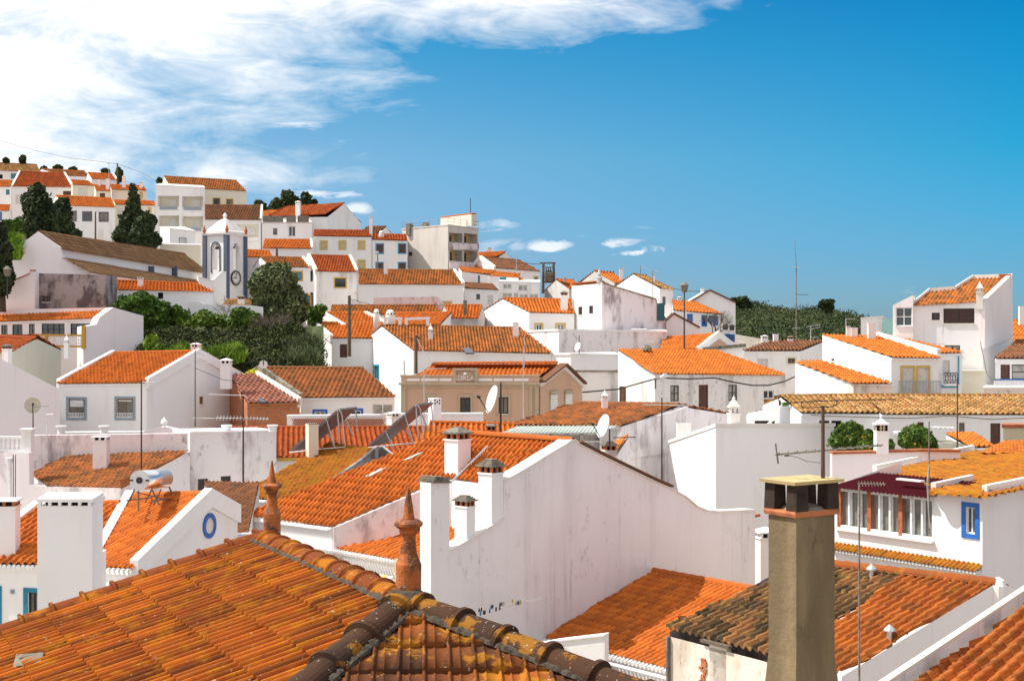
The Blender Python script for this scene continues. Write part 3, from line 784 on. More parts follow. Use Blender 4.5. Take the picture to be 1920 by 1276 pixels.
# white balcony block
T = block('apartment_block', 'white apartment block of stacked arched balconies with balustrades', [(292, 347, 188), (384, 352, 188), (380, 349, 197), (300, 345, 197)], H=9, win=[
    (0, 296, 367, 336, 387, 'hole'), (0, 341, 368, 381, 388, 'hole'), (0, 297, 404, 336, 426, 'hole'), (0, 341, 405, 381, 427, 'hole')], depth=1.3, cap='white')
p0, ee, out = T.outs[0]
for (x0, y0, x1, y1) in ((296, 367, 336, 387), (341, 368, 381, 388), (297, 404, 336, 426), (341, 405, 381, 427)):
    q0 = hit(x0, y1, p0, out); q1 = hit(x1, y0, p0, out)
    mb = MB().poly([q0 - out * 1.3, Vector((q1.x, q1.y, q0.z)) - out * 1.3, q1 - out * 1.3, Vector((q0.x, q0.y, q1.z)) - out * 1.3])
    rec = T.mesh('balcony', mb, 'cream')
    s = MB(); a = hit(x0 + 17, y1, p0, out) - out * 1.27; b = hit(x0 + 31, y0 + 5, p0, out) - out * 1.27
    s.hexa([a, Vector((b.x, b.y, a.z)), Vector((b.x, b.y, a.z)) + out * .05, a + out * .05], [Vector((a.x, a.y, b.z)), b, b + out * .05, Vector((a.x, a.y, b.z)) + out * .05])
    T.mesh('shutter', s, 'shutter', rec)
    bl = MB(); n = 12
    for i in range(n):
        q = hit(x0 + 3 + (x1 - x0 - 6) * (i + .5) / n, y1 + 3, p0, out); bl.box(q + out * .06, ee * .07, out * .03, Zv * .22)
    T.mesh('baluster_slot', bl, 'bluegrey', rec)
house('house', 'big pale house on the crest with a mottled tan tile roof and ochre trim', (319, 350), (462, 358), 200, 200, (308, 331), (443, 339), 5, wall='cream', tile='t_spot', H=7, win=[('F', 400, 372, 412, 385, 'gd', 'yellowtrim'), ('F', 425, 374, 436, 386, 'gd', 'yellowtrim')], tkw=dict(ts=.34))
T = house('house', 'white house with a red ribbed roof over two wide cream loggias', (384, 411), (489, 412), 180, 180, (384, 385), (491, 386), 5, tile='t_brown', H=8, cope='R', win=[('F', 396, 422, 430, 447, 'lg'), ('F', 439, 421, 484, 447, 'lg')])
o, ee, out = T.outs['F']
for x0, x1, y0, y1 in ((464, 479, 427, 441), (437, 442, 427, 441)):
    a = hit(x0, y1, o, out) - out * .06; b = hit(x1, y0, o, out) - out * .06; T.mesh('shutter', MB().hexa([a, Vector((b.x, b.y, a.z)), Vector((b.x, b.y, a.z)) + out * .04, a + out * .04], [Vector((a.x, a.y, b.z)), b, b + out * .04, Vector((a.x, a.y, b.z)) + out * .04]), 'shutter')
a = hit(439, 447, o, out); b = hit(484, 447, o, out); T.mesh('loggia_parapet', MB().beam(a - Zv * .1 + out * .05, b - Zv * .1 + out * .05, .08, .5), 'whiteclean')
block('house', 'small white cube house with a door, in front of the arched balcony block', [(300, 426, 172), (318, 429, 168), (366, 434, 171), (345, 426, 177)], H=6, wall='whiteclean', cap='copingw', win=[(1, 337, 447, 348, 460, 'sh', 'bluegrey')])
block('wall', 'pale green-grey terrace wall below the small white cube house', [(300, 458, 160), (376, 460, 160), (376, 459, 164), (300, 457, 164)], H=5, wall='cream', cap='white')
T = block('house', 'off-white flat-roofed house with brown terrace panels along its parapet', [(491, 418, 177), (585, 418, 177), (580, 412, 184), (497, 412, 184)], H=7, wall='white', cap='concrete', win=[(0, 512, 428, 520, 440, 'gd'), (0, 541, 424, 554, 443, 'g')])
for x0, x1 in ((493, 531), (537, 555), (558, 579)):
    a = P(x0, 417, 177.1); b = P(x1, 417, 177.1); T.mesh('parapet_panel', MB().beam(a + Zv * .45, b + Zv * .45, .12, .8), 'greycap')
house('house', 'large white house with an orange roof and broad plain gable behind the pointed chimney', (505, 407), (614, 406), 186, 184, (540, 392), (646, 381), 5, H=6, tile='t_red', wall='white', tkw=dict(ts=.34), chim=[(558, 408, 376, 10, 'pyr')])
house('house', 'low annex with a small reddish roof left of the large plain gable', (470, 408), (528, 408), 192, 192, (500, 398), (545, 393), 4, H=5, tile='t_bright')
house('row_house', 'off-white row house with shuttered windows in pale yellow frames', (587, 442), (697, 444), 165, 165, (589, 432), (692, 433), 4.5, H=7.5, tile='t_red', win=[('F', 601, 452, 613, 467, 'shy', 'shutteryellow'), ('F', 636, 452, 648, 467, 'shy', 'shutteryellow'), ('F', 672, 452, 684, 467, 'shy', 'shutteryellow'), ('F', 672, 488, 684, 504, 'shy', 'shutteryellow')], chim=[(695, 441, 407, 7, 'slab')])
house('row_house', 'off-white row house with brown windows in bright blue frames beside the concrete block', (698, 449), (764, 451), 165, 165, (699, 440), (762, 441), 4.5, H=7.5, tile='t_red', win=[('F', 706, 458, 718, 474, 'dr', 'skyblue'), ('F', 748, 458, 760, 474, 'dr', 'skyblue'), ('F', 706, 493, 718, 508, 'dr', 'skyblue'), ('F', 748, 493, 760, 508, 'dr', 'skyblue')], chim=[(715, 446, 432, 12, 'round')])
house('house', 'small house with a brown roof and white gable peeping over the blue framed row house', (672, 438), (706, 440), 172, 172, (690, 426), (724, 425), 3.5, H=5, tile='t_brown')
# concrete apartment block
T = block('apartment_block', 'grey weathered concrete apartment block with stacked balconies and a roof terrace', [(754, 430, 172), (840, 422, 166), (897, 429, 170), (815, 436, 178)], H=9, wall='concrete', cap='concrete', depth=1.2, win=[
    (1, 842, 437, 867, 454, 'hole'), (1, 870, 438, 895, 456, 'hole'), (1, 843, 469, 867, 489, 'hole'), (1, 870, 470, 895, 491, 'hole'), (0, 766, 472, 773, 480, 'br')])
p0, ee, out = T.outs[1]
for (x0, y0, x1, y1) in ((842, 437, 867, 454), (870, 438, 895, 456), (843, 469, 867, 489), (870, 470, 895, 491)):
    q0 = hit(x0, y1, p0, out); q1 = hit(x1, y0, p0, out)
    rec = T.mesh('balcony', MB().poly([q0 - out * 1.2, Vector((q1.x, q1.y, q0.z)) - out * 1.2, q1 - out * 1.2, Vector((q0.x, q0.y, q1.z)) - out * 1.2]), 'yellowwall')
    a = hit(x0 + 9, y1, p0, out) - out * 1.15; b = hit(x0 + 17, y0 + 4, p0, out) - out * 1.15
    T.mesh('window', MB().poly([a, Vector((b.x, b.y, a.z)), b, Vector((a.x, a.y, b.z))]), 'darkwood', rec)
    rl = MB(); 
    for k in (.15, .45, .75, 1.0): rl.beam(Vector((q0.x, q0.y, q0.z + k)), Vector((q1.x, q1.y, q0.z + k)), .03, .03)
    T.mesh('railing', rl, 'darkmetal', rec)
for y0, y1 in ((456, 467), (491, 503)):
    a = hit(841, y0, p0, out); b = hit(896, y0 + 1, p0, out); h = (y1 - y0) * 170 / F
    T.mesh('balcony_parapet', MB().beam(a - Zv * h / 2 + out * .15, b - Zv * h / 2 + out * .15, .12, h), 'stained')
pent = MB(); q = [P(826, 424, 171), P(884, 424, 168), P(894, 424, 172), P(838, 424, 176)]
up = [1.0, 1.45, 1.45, 1.0]
pent.hexa(q, [p + Zv * (u) for p, u in zip(q, up)]); T.mesh('penthouse', pent, 'cream')
pr = [p + Zv * (u + .02) + hor(p - q[0]) * .0 for p, u in zip(q, up)]
T.mesh('penthouse_roof', MB().hexa([p + Zv * .03 for p in pr], [p + Zv * .15 for p in pr]), 'orangeflat')
for x0, x1, yy in ((763, 773, 420), (794, 803, 417)):
    a = P((x0 + x1) / 2, 432, 171); chimney(T, a, CAMZ + (CY - yy) * 171 / F, .65, .65, ee, 'plain', 'greycap')
rl = MB(); rim = [Vector(p) for p in T.t]
for i in range(4):
    a, b = rim[i], rim[(i + 1) % 4]
    for k in (.45, .85): rl.beam(a + Zv * k, b + Zv * k, .04, .04)
    for j in range(5): c = a.lerp(b, j / 5); rl.beam(c, c + Zv * .9, .04, .04, up=Vector((1, 0, 0)))
T.mesh('railing', rl, 'bluegrey')
house('house', 'low white house with two skylights in its orange roof below the off-white flat-roofed house', (492, 465), (585, 466), 160, 160, (496, 450), (583, 450), 4, H=6, tile='t_orange', cope='R')
house('house', 'small house with a low orange roof right beside the bell tower', (452, 481), (512, 483), 150, 150, (450, 469), (505, 471), 4, H=5, tile='t_bright')
T = house('house', 'white house with teal windows in orange frames behind the big olive tree', (507, 499), (582, 501), 142, 142, (488, 482), (568, 484), 4.5, H=8, tile='t_spot', cope='R', win=[('F', 546, 510, 566, 525, 'gt', 'ochre'), ('F', 518, 508, 527, 515, 'gt', 'ochre'), ('F', 572, 554, 587, 572, 'gt', 'ochre')])
a = P(541, 545, 140.5); b = P(590, 545, 140.5)
T.mesh('balcony', MB().beam(a + Zv * .4, b + Zv * .4, .15, 1.1), 'white')
house('house', 'weathered white house with one dark window in a yellow frame and a steep ribbed roof', (593, 508), (669, 509), 140, 140, (579, 479), (656, 481), 5, H=8, wall='dirtywhite', tile='t_red', cope='LR', copemat='cream', win=[('F', 628, 522, 648, 538, 'gx', 'yellowtrim')])
house('house', 'long low white house with one slim chimney on its wide orange roof', (672, 532), (869, 533), 136, 136, (672, 506), (852, 508), 5, H=7, tile='t_spot', cope='R', win=[('F', 827, 566, 846, 577, 'shy', 'shutteryellow')], chim=[(723, 515, 491, 8, 'plain')])
house('house', 'orange roofed house whose stubby chimney shows right of the concrete apartment block', (897, 482), (932, 483), 176, 176, (897, 476), (949, 472), 4, H=5, tile='t_orange', wall='pinkwhite', chim=[(918, 474, 464, 9, 'slab')])
house('house', 'white house with a dull brown roof and white left verge below the stubby chimney', (928, 502), (1012, 508), 162, 162, (901, 482), (976, 489), 4.5, H=6, tile='t_brown', wall='pinkwhite', cope='L', win=[('F', 1002, 519, 1008, 533, 'gw', 'shutteryellow')])
house('house', 'house with a narrow orange roof between the concrete block and the brown roof', (890, 504), (928, 505), 166, 166, (890, 490), (905, 491), 4, H=4, tile='t_orange')
block('house', 'white flat house with one slim blue window right of the long orange roof', [(866, 509, 146), (918, 516, 146), (930, 508, 154), (860, 502, 154)], H=5, cap='tile', capmat='t_orange', win=[(0, 896, 516, 900, 530, 'gt')])
block('house', 'white flat house with a wide teal window', [(918, 517, 145), (972, 521, 145), (976, 514, 153), (925, 509, 153)], H=5, cap='tile', capmat='t_orange', win=[(0, 937, 519.5, 949, 529, 'gt')])
house('house', 'white house with a dark roof strip and two small windows right of the long house', (872, 540), (935, 543), 141, 141, (868, 531), (924, 534), 3, H=7, tile='t_brown', win=[('F', 893, 551, 900, 561, 'gd'), ('F', 914, 553, 925, 570, 'sh')])
T = block('house', 'white house of glazed verandas stacked in two rows', [(936, 528, 142), (1012, 530, 142), (1012, 526, 149), (940, 524, 149)], H=7, cap='white', win=[(0, 943, 532, 959, 541, 'gc'), (0, 972, 534, 989, 545, 'gc'), (0, 942, 549, 960, 562, 'gc'), (0, 963, 549, 972, 562, 'gc'), (0, 974, 551, 990, 563, 'gc'), (0, 993, 551, 1009, 563, 'gc')])
house('house', 'house with an orange roof falling to the right behind the glazed verandas', (977, 541), (1012, 541), 143.5, 143.5, (965, 516), (971, 518), 4, H=5, tile='t_orange')
house('house', 'grey gabled house with an orange roof edge left of the tall stained building', (1067, 541), (1085, 541), 140, 140, (1043, 524), (1076, 527), 4.5, H=6, wall='greywall', tile='t_orange', chim=[(1060, 531, 514, 4, 'point', 'greywall')])
house('house', 'grey plastered gabled house on the skyline left of the round white chimney', (1152, 530), (1180, 530), 152, 152, (1115, 508), (1152, 514), 4.5, H=6, wall='greywall', tile='t_orange', chim=[(1165, 524, 502, 8, 'slab', 'pinkwhite')])
house('house', 'white gabled skyline house with a tan roof and a tall television aerial', (1237, 540), (1262, 541), 130, 130, (1187, 514), (1213, 519), 4.5, H=7, tile='t_tan', win=[('F', 1242, 556, 1248, 571, 'gd')], chim=[(1226, 530, 514, 5, 'slab')])
house('house', 'white house with four narrow blue windows and a flat orange roof', (1262, 581), (1355, 589), 125, 125, (1260, 565), (1308, 568), 4.5, H=7, tile='t_bright', win=[('F', 1291, 590, 1296, 605, 'gb', 'blue'), ('F', 1318, 593, 1323, 609, 'gb', 'blue'), ('F', 1331, 592, 1333.5, 603, 'gb', 'blue'), ('F', 1340, 593, 1344, 607, 'gb', 'blue')], chim=[(1274, 567, 556, 8, 'pyr')])
T = slabwall('house', 'tall white gabled house with blue ground windows standing against the wooded hill', [(1293, 567), (1331, 545), (1379, 568)], (1293, 131), (1379, 131), ext=7, H=6, win=[(1358, 592, 1374, 603, 'sh'), (1355, 608, 1365, 618, 'gx'), (1368, 609, 1377, 619, 'gx'), (1361, 628, 1366, 636, 'gb', 'blue'), (1370, 629, 1375, 638, 'gb', 'blue')], cope=(.15, .2), copemat='t_brown', part='wall', cat='house')
chimney(T, P(1317, 556, 134), CAMZ + (CY - 541) * 134 / F, .3, .3, T.e, 'slab', 'pinkwhite')
T = slabwall('house', 'pinkish gabled house with a weedy tile edge behind the street lamp post', [(1244, 606), (1263, 589), (1311, 615)], (1244, 117), (1311, 118), ext=6, H=5, cope=(.15, .15), copemat='t_brown', mat='pinkwhite', part='wall', cat='house')
house('house', 'low house with bright orange roof and dull red gable right of the stained building', (1238, 657), (1306, 656), 108, 107, (1245, 636), (1346, 626), 4, H=5, tile='t_bright', wall='pinkhouse', cope='R', copemat='copingw')
slabwall('house', 'low shed wall under a grey cement edge between the lamp post and the brown roof', [(1318, 657), (1398, 650)], (1318, 106), (1398, 106), ext=3, H=5, cope=(.25, .25), copemat='greycap', part='wall', cat='shed')
house('house', 'white house with a flat brown roof and a closed square shutter', (1394, 657), (1502, 657), 104, 104, (1444, 641), (1546, 639), 4.5, H=6, tile='t_brown', ridge=False, win=[('F', 1421, 672, 1440, 687, 'sh'), ('F', 1477, 671, 1491, 681, 'gw', 'cream')], chim=[(1434, 645, 628, 13, 'pyr'), (1455, 643, 626, 11, 'plain'), (1483, 643, 629, 11, 'brickpyr', 'pinkwhite')])
T = block('house', 'small white house with an aqua side wall at the foot of the wooded hill', [(1614, 597, 128), (1655, 594, 128), (1678, 607, 130), (1630, 604, 136)], H=6, cap='copingw')
a = P(1655, 620, 127.9); b = P(1677, 620, 127.9)
T.mesh('aqua_panel', MB().beam(a, b, .08, 2.3), 'aqua')
T = house('house', 'house with a plain orange roof at the right edge beyond the big white house', (1880, 643), (1960, 644), 104, 104, (1880, 602), (1960, 602), 5, H=5, tile='t_bright', chim=[(1916, 612, 574, 10, 'plain')])

# ---------------- church
T = slabwall('church', 'long white church with a weathered brown nave roof and low aisle', [(25, 468), (71, 434), (112, 463), (118, 482), (165, 508), (172, 514)], (25, 115), (172, 115), H=4, thick=.4, mat='lavender', part='front_wall')
church = T
na = P(112, 464, 115.3); nb = P(386, 513, 152); e, n = awaynormal(na, nb)
rd = P(72, 435, 115.3); rc = P(346, 476, 152); rc.z = rd.z + (rc.z - rd.z) * 1; 
dn = (na - rd).normalized() * .25
zb = na.z - 5.5; base = lambda p: Vector((p.x, p.y, zb - 3))
T.mesh('nave_wall', MB().poly([base(na), base(nb), nb, na]), 'whiteclean')
roof = T.tiles('roof', [[na + dn, nb + dn, rc, rd]], 't_dark', .3, .5, .06, .035, 3)
ra = rd + (rd - na) * 1.0; ra.z = na.z; rb = rc + (rc - nb) * 1.0; rb.z = nb.z
T.tiles('roof_back', [[rd, rc, rb, ra]], 't_dark', .3, .5, .06, .035, 3)
ridgecap(T, rd, rc, roof, 't_brown', .14, .8)
T.mesh('back_wall', MB().poly([base(rb), base(nb), nb, rc, rb]), 'white')
# aisle
aa = P(170, 512, 113); ab = P(408, 545, 147); ua = P(114, 484, 115); ub = P(386, 528, 151)
T.tiles('aisle_roof', [[aa, ab, ub, ua]], 't_dark', .3, .5, .06, .035, 3)
T.mesh('aisle_wall', MB().poly([base(aa), base(ab), ab, aa]), 'white')
for x0 in (276, 320):
    q = hit(x0 + 3, 500, na, n); q0 = hit(x0 + 3, 499, na, n); q1 = hit(x0 + 3, 530, na, n); T.mesh('pilaster', MB().beam(q0 - n * .12, q1 - n * .12, .25, .8, up=n), 'slateblue')
q = hit(297, 522, na, n); T.mesh('window', MB().box(q - n * .06, e * .9, n * .05, Zv * .5), 'slateblue')

# bell tower
TD = 146; yaw = R(30)
c0 = P(425, 440, TD); eR = Vector((math.cos(R(62)), math.sin(R(62)), 0)); eL = Vector((-math.cos(yaw), math.sin(yaw), 0)); W = 3.02
zt = c0.z; zb = zt - 13.5
T = Thing('bell_tower', 'white church bell tower with blue-grey corner bands, a clock and a pale domed cap', 'tower', (c0.x, c0.y, zb))
CTRL.append((c0.x, c0.y, zt - 10))
crn = [Vector((c0.x, c0.y, 0)), Vector((c0.x, c0.y, 0)) + eR * W, Vector((c0.x, c0.y, 0)) + eR * W + eL * W, Vector((c0.x, c0.y, 0)) + eL * W]
ctr = sum(crn, Vector()) / 4
mb = MB()
def archloop(s, z0, z1, w, n=8):
    pts = [(s - w, z0), (s + w, z0)] + [(s + w * math.cos(t), z1 - w + w * math.sin(t)) for t in [math.pi * i / n for i in range(n + 1)]]
    return pts
hlf = W / 2
zz = lambda y: CAMZ + (CY - y) * (TD + .6) / F
for i in range(4):
    p, q = crn[i], crn[(i + 1) % 4]; ee = (q - p).normalized(); out = Vector((ee.y, -ee.x, 0)); 
    if out.dot((p + q) / 2 - ctr) < 0: out = -out
    outer = [Vector((0, zb - 3, 0)), Vector((0, zt, 0)), Vector((W, zt, 0)), Vector((W, zb - 3, 0))]
    al = archloop(hlf, zz(505), zz(455), .52)
    hole = [Vector((a, b, 0)) for a, b in al]
    flat = outer + hole
    tri = tessellate_polygon([outer, hole])
    for dd, w_ in ((0, 0), (.35, 0)):
        mb.add([Vector((p.x, p.y, 0)) + ee * v.x + Zv * v.y - out * dd for v in flat], [list(t) for t in tri])
    for k in range(len(al)):
        a, b = al[k], al[(k + 1) % len(al)]
        f = lambda v, d: Vector((p.x, p.y, 0)) + ee * v[0] + Zv * v[1] - out * d
        mb.poly([f(a, 0), f(b, 0), f(b, .35), f(a, .35)])
    ar = MB(); al2 = archloop(hlf, zz(511), zz(452.5), .68)
    al1 = archloop(hlf, zz(511), zz(455), .52)
    for k in range(1, len(al) - 0):
        if k == len(al) - 1: a, b, c, d = al1[-1], al1[0], al2[0], al2[-1]
        else: a, b, c, d = al1[k], al1[k + 1], al2[k + 1], al2[k]
        g = lambda v, d_: Vector((p.x, p.y, 0)) + ee * v[0] + Zv * v[1] + out * d_
        ar.hexa([g(a, .002), g(b, .002), g(c, .002), g(d, .002)], [g(a, .06), g(b, .06), g(c, .06), g(d, .06)])
    T.mesh('arch_surround', ar, 'slateblue' if i in (3,) or abs(out.dot(eR)) > .5 else 'white')
T.mesh('wall', mb, 'whiteclean')
fl = MB(); fl.poly([Vector((c.x, c.y, zz(506))) for c in crn]); T.mesh('belfry_floor', fl, 'white')
for c in crn:
    o = (c - ctr).normalized(); T.mesh('pilaster', MB().box(Vector((c.x, c.y, (zt + zb) / 2)) - o * .06, eR * .24, eL * .24, Zv * (zt - zb) / 2), 'slateblue')
cb = MB(); sc = lambda k, z: [Vector((ctr.x, ctr.y, z)) + (c - ctr) * k for c in crn]
cb.hexa(sc(1.16, zt), sc(1.2, zt + .18)); cb.hexa(sc(1.02, zt + .18), sc(1.02, zt + .40)); T.mesh('cornice', cb, 'white')
dm = MB(); prof = [(1.06, .4), (.96, .52), (.72, .95), (.48, 1.35), (.28, 1.68), (.16, 1.8)]
for (a, z0), (b, z1) in zip(prof, prof[1:]): dm.hexa(sc(a, zt + z0), sc(b, zt + z1))
dome = T.mesh('dome', dm, 'copingw')
T.mesh('finial', MB().lathe(Vector((ctr.x, ctr.y, zt + 1.78)), [(.3, 0), (.22, .1), (.12, .2), (.25, .38), (.2, .5), (.02, .75)], 10), 'white', dome)
for c in crn:
    T.mesh('pinnacle', MB().lathe(Vector((c.x, c.y, zt + .18)) + (c - ctr) * .04, [(.16, 0), (.1, .12), (.2, .35), (.14, .55), (.01, .95)], 8), 'clay')
bell = T.mesh('bell', MB().lathe(Vector((ctr.x, ctr.y, zz(480))), [(.72, 0), (.55, .22), (.46, .8), (.28, 1.05), (.05, 1.1)], 14), 'darkmetal')
T.mesh('bell_beam', MB().beam(Vector((ctr.x, ctr.y, zz(482) + 1.1)) - eL * 1.3, Vector((ctr.x, ctr.y, zz(482) + 1.1)) + eL * 1.3, .2, .25), 'darkwood', bell)
# clock
outR = Vector((eR.y, -eR.x, 0)); cc = hit(441, 521, c0, outR) + outR * .05
ck = MB(); ax = Vector((0, 0, 1))
def disc(mb, c, r0, r1, o, ee, n=28, th=.05):
    vs = []; 
    for i in range(n):
        t = 2 * math.pi * i / n; dd = ee * math.cos(t) + Zv * math.sin(t); vs += [c + dd * r0 + o * th, c + dd * r1 + o * th, c + dd * r1, c + dd * r0]
    for i in range(n):
        j = (i + 1) % n; k = i * 4; l = j * 4
        mb.add([vs[k], vs[l], vs[l + 1], vs[k + 1]], [[0, 1, 2, 3]]); mb.add([vs[k + 1], vs[l + 1], vs[l + 2], vs[k + 2]], [[0, 1, 2, 3]])
    return mb
face = T.mesh('clock', disc(MB(), cc, 0.001, .72, outR, eR), 'whiteframe')
T.mesh('clock_ring', disc(MB(), cc + outR * .01, .66, .80, outR, eR, th=.09), 'darkmetal', face)
hd = MB()
for k in range(12):
    t = k * math.pi / 6; dd = eR * math.cos(t) + Zv * math.sin(t); hd.beam(cc + outR * .08 + dd * .5, cc + outR * .08 + dd * .62, .06, .04, up=outR)
hd.beam(cc + outR * .09, cc + outR * .09 + Zv * .5, .06, .03, up=outR); hd.beam(cc + outR * .09, cc + outR * .09 - eR * .38, .08, .03, up=outR)
T.mesh('clock_hands', hd, 'darkmetal', face)
slabwall('wall', 'white scrolled parapet wall against the left foot of the bell tower', [(372, 520), (396, 527), (401, 526), (416, 511), (424, 511)], (372, 141), (424, 143), H=5, cope=(.12, .05))
# ---------------- around the church
slabwall('wall', 'grey mottled old wall with a slit vent below the church gable', [(64, 512), (199, 515)], (64, 107), (199, 107), mat='rotten', thick=3, H=3, win=[(80, 555, 94, 566, 'br')])
slabwall('house', 'white house end with a sloping tile edge at the left edge below the church', [(-40, 548), (0, 537), (56, 514), (57, 508), (65, 508)], (-40, 106), (65, 106), ext=4, H=4, mat='whiteclean', part='wall', cat='house', cope=(.1, .05), copemat='clay')
house('house', 'low white house with a narrow orange roof and two dark windows behind the loquat tree', (219, 543), (400, 545), 112, 113, (200, 526), (372, 533), 4, H=6, tile='t_orange', wall='whiteclean', win=[('F', 250, 545.5, 270, 558, 'dk'), ('F', 296, 547, 306, 560, 'dk')], chim=[(263, 536, 520, 12, 'slab', 'pinkwhite')])
slabwall('wall', 'white garden wall with a stepped top beside the bushes', [(352, 566), (375, 566), (385, 570), (470, 572), (492, 575)], (352, 111), (492, 111), H=3, mat='whiteclean')
T = block('house', 'tiny tiled outhouse with a clay-capped chimney under the bell tower', [(415, 574, 116), (470, 574, 116), (474, 562, 121), (425, 562, 121)], H=3, cap='tile', capmat='t_tan')
chimney(T, P(453, 578, 117), CAMZ + (CY - 553) * 117 / F, .55, .5, Vector((1, 0, 0)), 'brickpyr', 'whiteclean')
# ================================================================== middle distance
# tall stained building
D1, D2 = 112, 116
T = slabwall('house', 'tall building with a purple-stained blank side wall and pale lit front', [(1128, 528), (1133, 533), (1230, 562), (1231, 570), (1249, 601)], (1128, D1), (1249, D2), ext=.4, H=9, mat='stained', part='side_wall', cat='building', cope=(.12, .08), copemat='mossedge')
a = P(1128, 531, D1); b = P(1072, 536, D1 + 6)
ee = hor(b - a).normalized(); out = Vector((ee.y, -ee.x, 0)); out = out if out.y < 0 else -out
org = Vector((a.x, a.y, a.z - 12)); ln = hor(b - a).length
hs = []
for x0, y0, x1, y1 in ((1084, 575, 1092, 590), (1104, 573, 1112, 588)):
    s0 = (hit(x1, y0, a, out) - org).dot(ee); s1 = (hit(x0, y0, a, out) - org).dot(ee); z1 = hit(x0, y0, a, out).z - org.z; z0 = hit(x0, y1, a, out).z - org.z
    hs.append((s0, z0, s1, z1))
mb = MB(); wallface(mb, [(0, 0), (0, 12), (ln, b.z - org.z), (ln, 0)], hs, org, ee, out)
T.mesh('front_wall', mb, 'dirtywhite')
for h in hs: window(T, h, org, ee, out, 'br')
c1 = b + T.n * .1; bk = [Vector((b.x, b.y, b.z)), Vector((a.x, a.y, a.z))]
e2, n2 = T.e, T.n
q = [a, b, b + e2 * 6.0 - Zv * 1.6, a + e2 * 5.8 - Zv * 1.75]
T.tiles('roof', [[p + Zv * .1 for p in [a + Zv * .1, b + Zv * .1, b + e2 * 4 + Zv * (-1.3), a + e2 * 4.0 - Zv * 1.25 + n2 * .5]]], 't_orange', .28, .45, .06, .04, 3)
T.mesh('pinnacle', MB().lathe(P(1124, 530, D1 + .3), [(.22, 0), (.22, .35), (.3, .42), (.14, .5), (.2, .7), (.03, 1.1)], 8), 'greywall')
g0 = P(1231, 568, D2 - .6); g1 = P(1246, 601, D2 - .6)
T.mesh('glazed_oriel', MB().hexa([Vector((g0.x, g0.y, g1.z)), g1, g1 + Vector((0, 1.5, 0)), Vector((g0.x, g0.y + 1.5, g1.z))], [g0, Vector((g1.x, g1.y, g0.z)), Vector((g1.x, g1.y + 1.5, g0.z)), g0 + Vector((0, 1.5, 0))]), 'greennet')
house('house', 'white house with a squat arched gable and small windows framed in yellow', (992, 585), (1077, 587), 117, 117, (943, 560), (1074, 563), 4, H=6, tile='t_bright', wall='whiteclean', win=[('F', 1005, 608, 1016, 619, 'g', 'yellowtrim'), ('F', 1044, 608, 1058, 619, 'g4', 'yellowtrim')], chim=[(1058, 583, 545, 15, 'brickpyr')])
block('wall', 'white and lavender boxed terrace wall in front of the stained building', [(978, 622, 113), (1048, 619, 107), (1250, 622, 111), (1240, 618, 117)], H=4, wall='stainlight', cap='white')
block('wall', 'smooth white roof-terrace parapet left of the orange corner house', [(936, 666, 101), (1070, 664, 97), (1160, 666, 98), (1150, 662, 103)], H=2.5, wall='whiteclean', cap='white')
slabwall('wall', 'low white stained wall with a black mossy top beside the orange corner house', [(1060, 697), (1162, 697)], (1060, 93), (1162, 94), H=4, mat='dirtywhite', cope=(.12, .1), copemat='mossedge')
# roofs behind the posts
T = house('house', 'house with a wide lavender upper wall and orange roof left of the tall grey chimney', (618, 589), (832, 590), 119, 119, (622, 574), (815, 573), 3.5, H=5, tile='t_spot')
slabwall('wall', 'stained lavender wall rising above the orange roofs behind the wooden post', [(700, 558), (820, 556), (840, 586)], (700, 124), (840, 124), H=2, mat='stained', thick=4)
house('house', 'house with an orange roof and small white gable right of the round white chimneys', (716, 609), (826, 608), 113, 112, (722, 588), (846, 587), 4, H=4, tile='t_orange', wall='whiteclean')
house('house', 'grey walled house with a ribbed orange roof and a tall grey chimney', (845, 596), (897, 596), 116, 116, (833, 573), (904, 573), 4, H=4, tile='t_orange', wall='greywall', chim=[(872, 592, 563, 8, 'plain', 'greycap')])
T = house('house', 'white house with a stepped bright orange roof beside the tree bank', (622, 633), (712, 634), 106, 106, (590, 606), (700, 606), 4.5, H=7, tile='t_bright', wall='whiteclean', cope='L', win=[('F', 637, 645, 651, 670, 'dr')])
T.roof['label'] = 'bright orange lower roof slope'
T2 = house('house', 'small white house with a bright orange roof behind the stepped one', (646, 612), (735, 612), 109.5, 109.5, (604, 587), (686, 588), 4.5, H=4, tile='t_bright', wall='whiteclean', cope='LR')
for x, y0, y1, w_ in ((706, 607, 579, 12), (732, 612, 580, 18)):
    chimney(T2, P(x, y0, 106.5), CAMZ + (CY - y1) * 106.5 / F, w_ * 106.5 / F, .5, Vector((1, 0, 0)), 'round', 'whiteclean')
T = Thing('pergola', 'white painted open pergola frame beside the round white chimneys', 'pergola', P(775, 617, 104))
for x0, x1, yt in ((745, 752, 597), (747, 805, 598)):
    pass
mb = MB()
for x in (722, 750, 762, 802): mb.beam(P(x, 622, 104), P(x, 598, 104), .22, .22, up=Vector((1, 0, 0)))
mb.beam(P(720, 597, 104), P(754, 597, 104), .25, .2); mb.beam(P(759, 598, 104), P(806, 596, 104), .25, .2)
T.mesh('frame', mb, 'whiteclean')
T = house('house', 'big white gabled house with a spotted orange roof and a slim blue window', (775, 656), (1034, 662), 98, 98, (716, 611), (976, 616), 6, H=8, tile='t_spot', wall='whiteclean', win=[('L', 701, 686, 710, 711, 'gt', 'skyblue')], chim=[(807, 638, 606, 11, 'point'), (967, 634, 604, 13, 'plain')])
p = T.nn
q = [hit(x, y, T.a + Zv * .2, T.nn) for x, y in ((866, 652), (881, 652), (889, 661), (874, 661))]
T.mesh('skylight', MB().hexa([k - Zv * .1 for k in q], q), 'panelglass', T.roof)
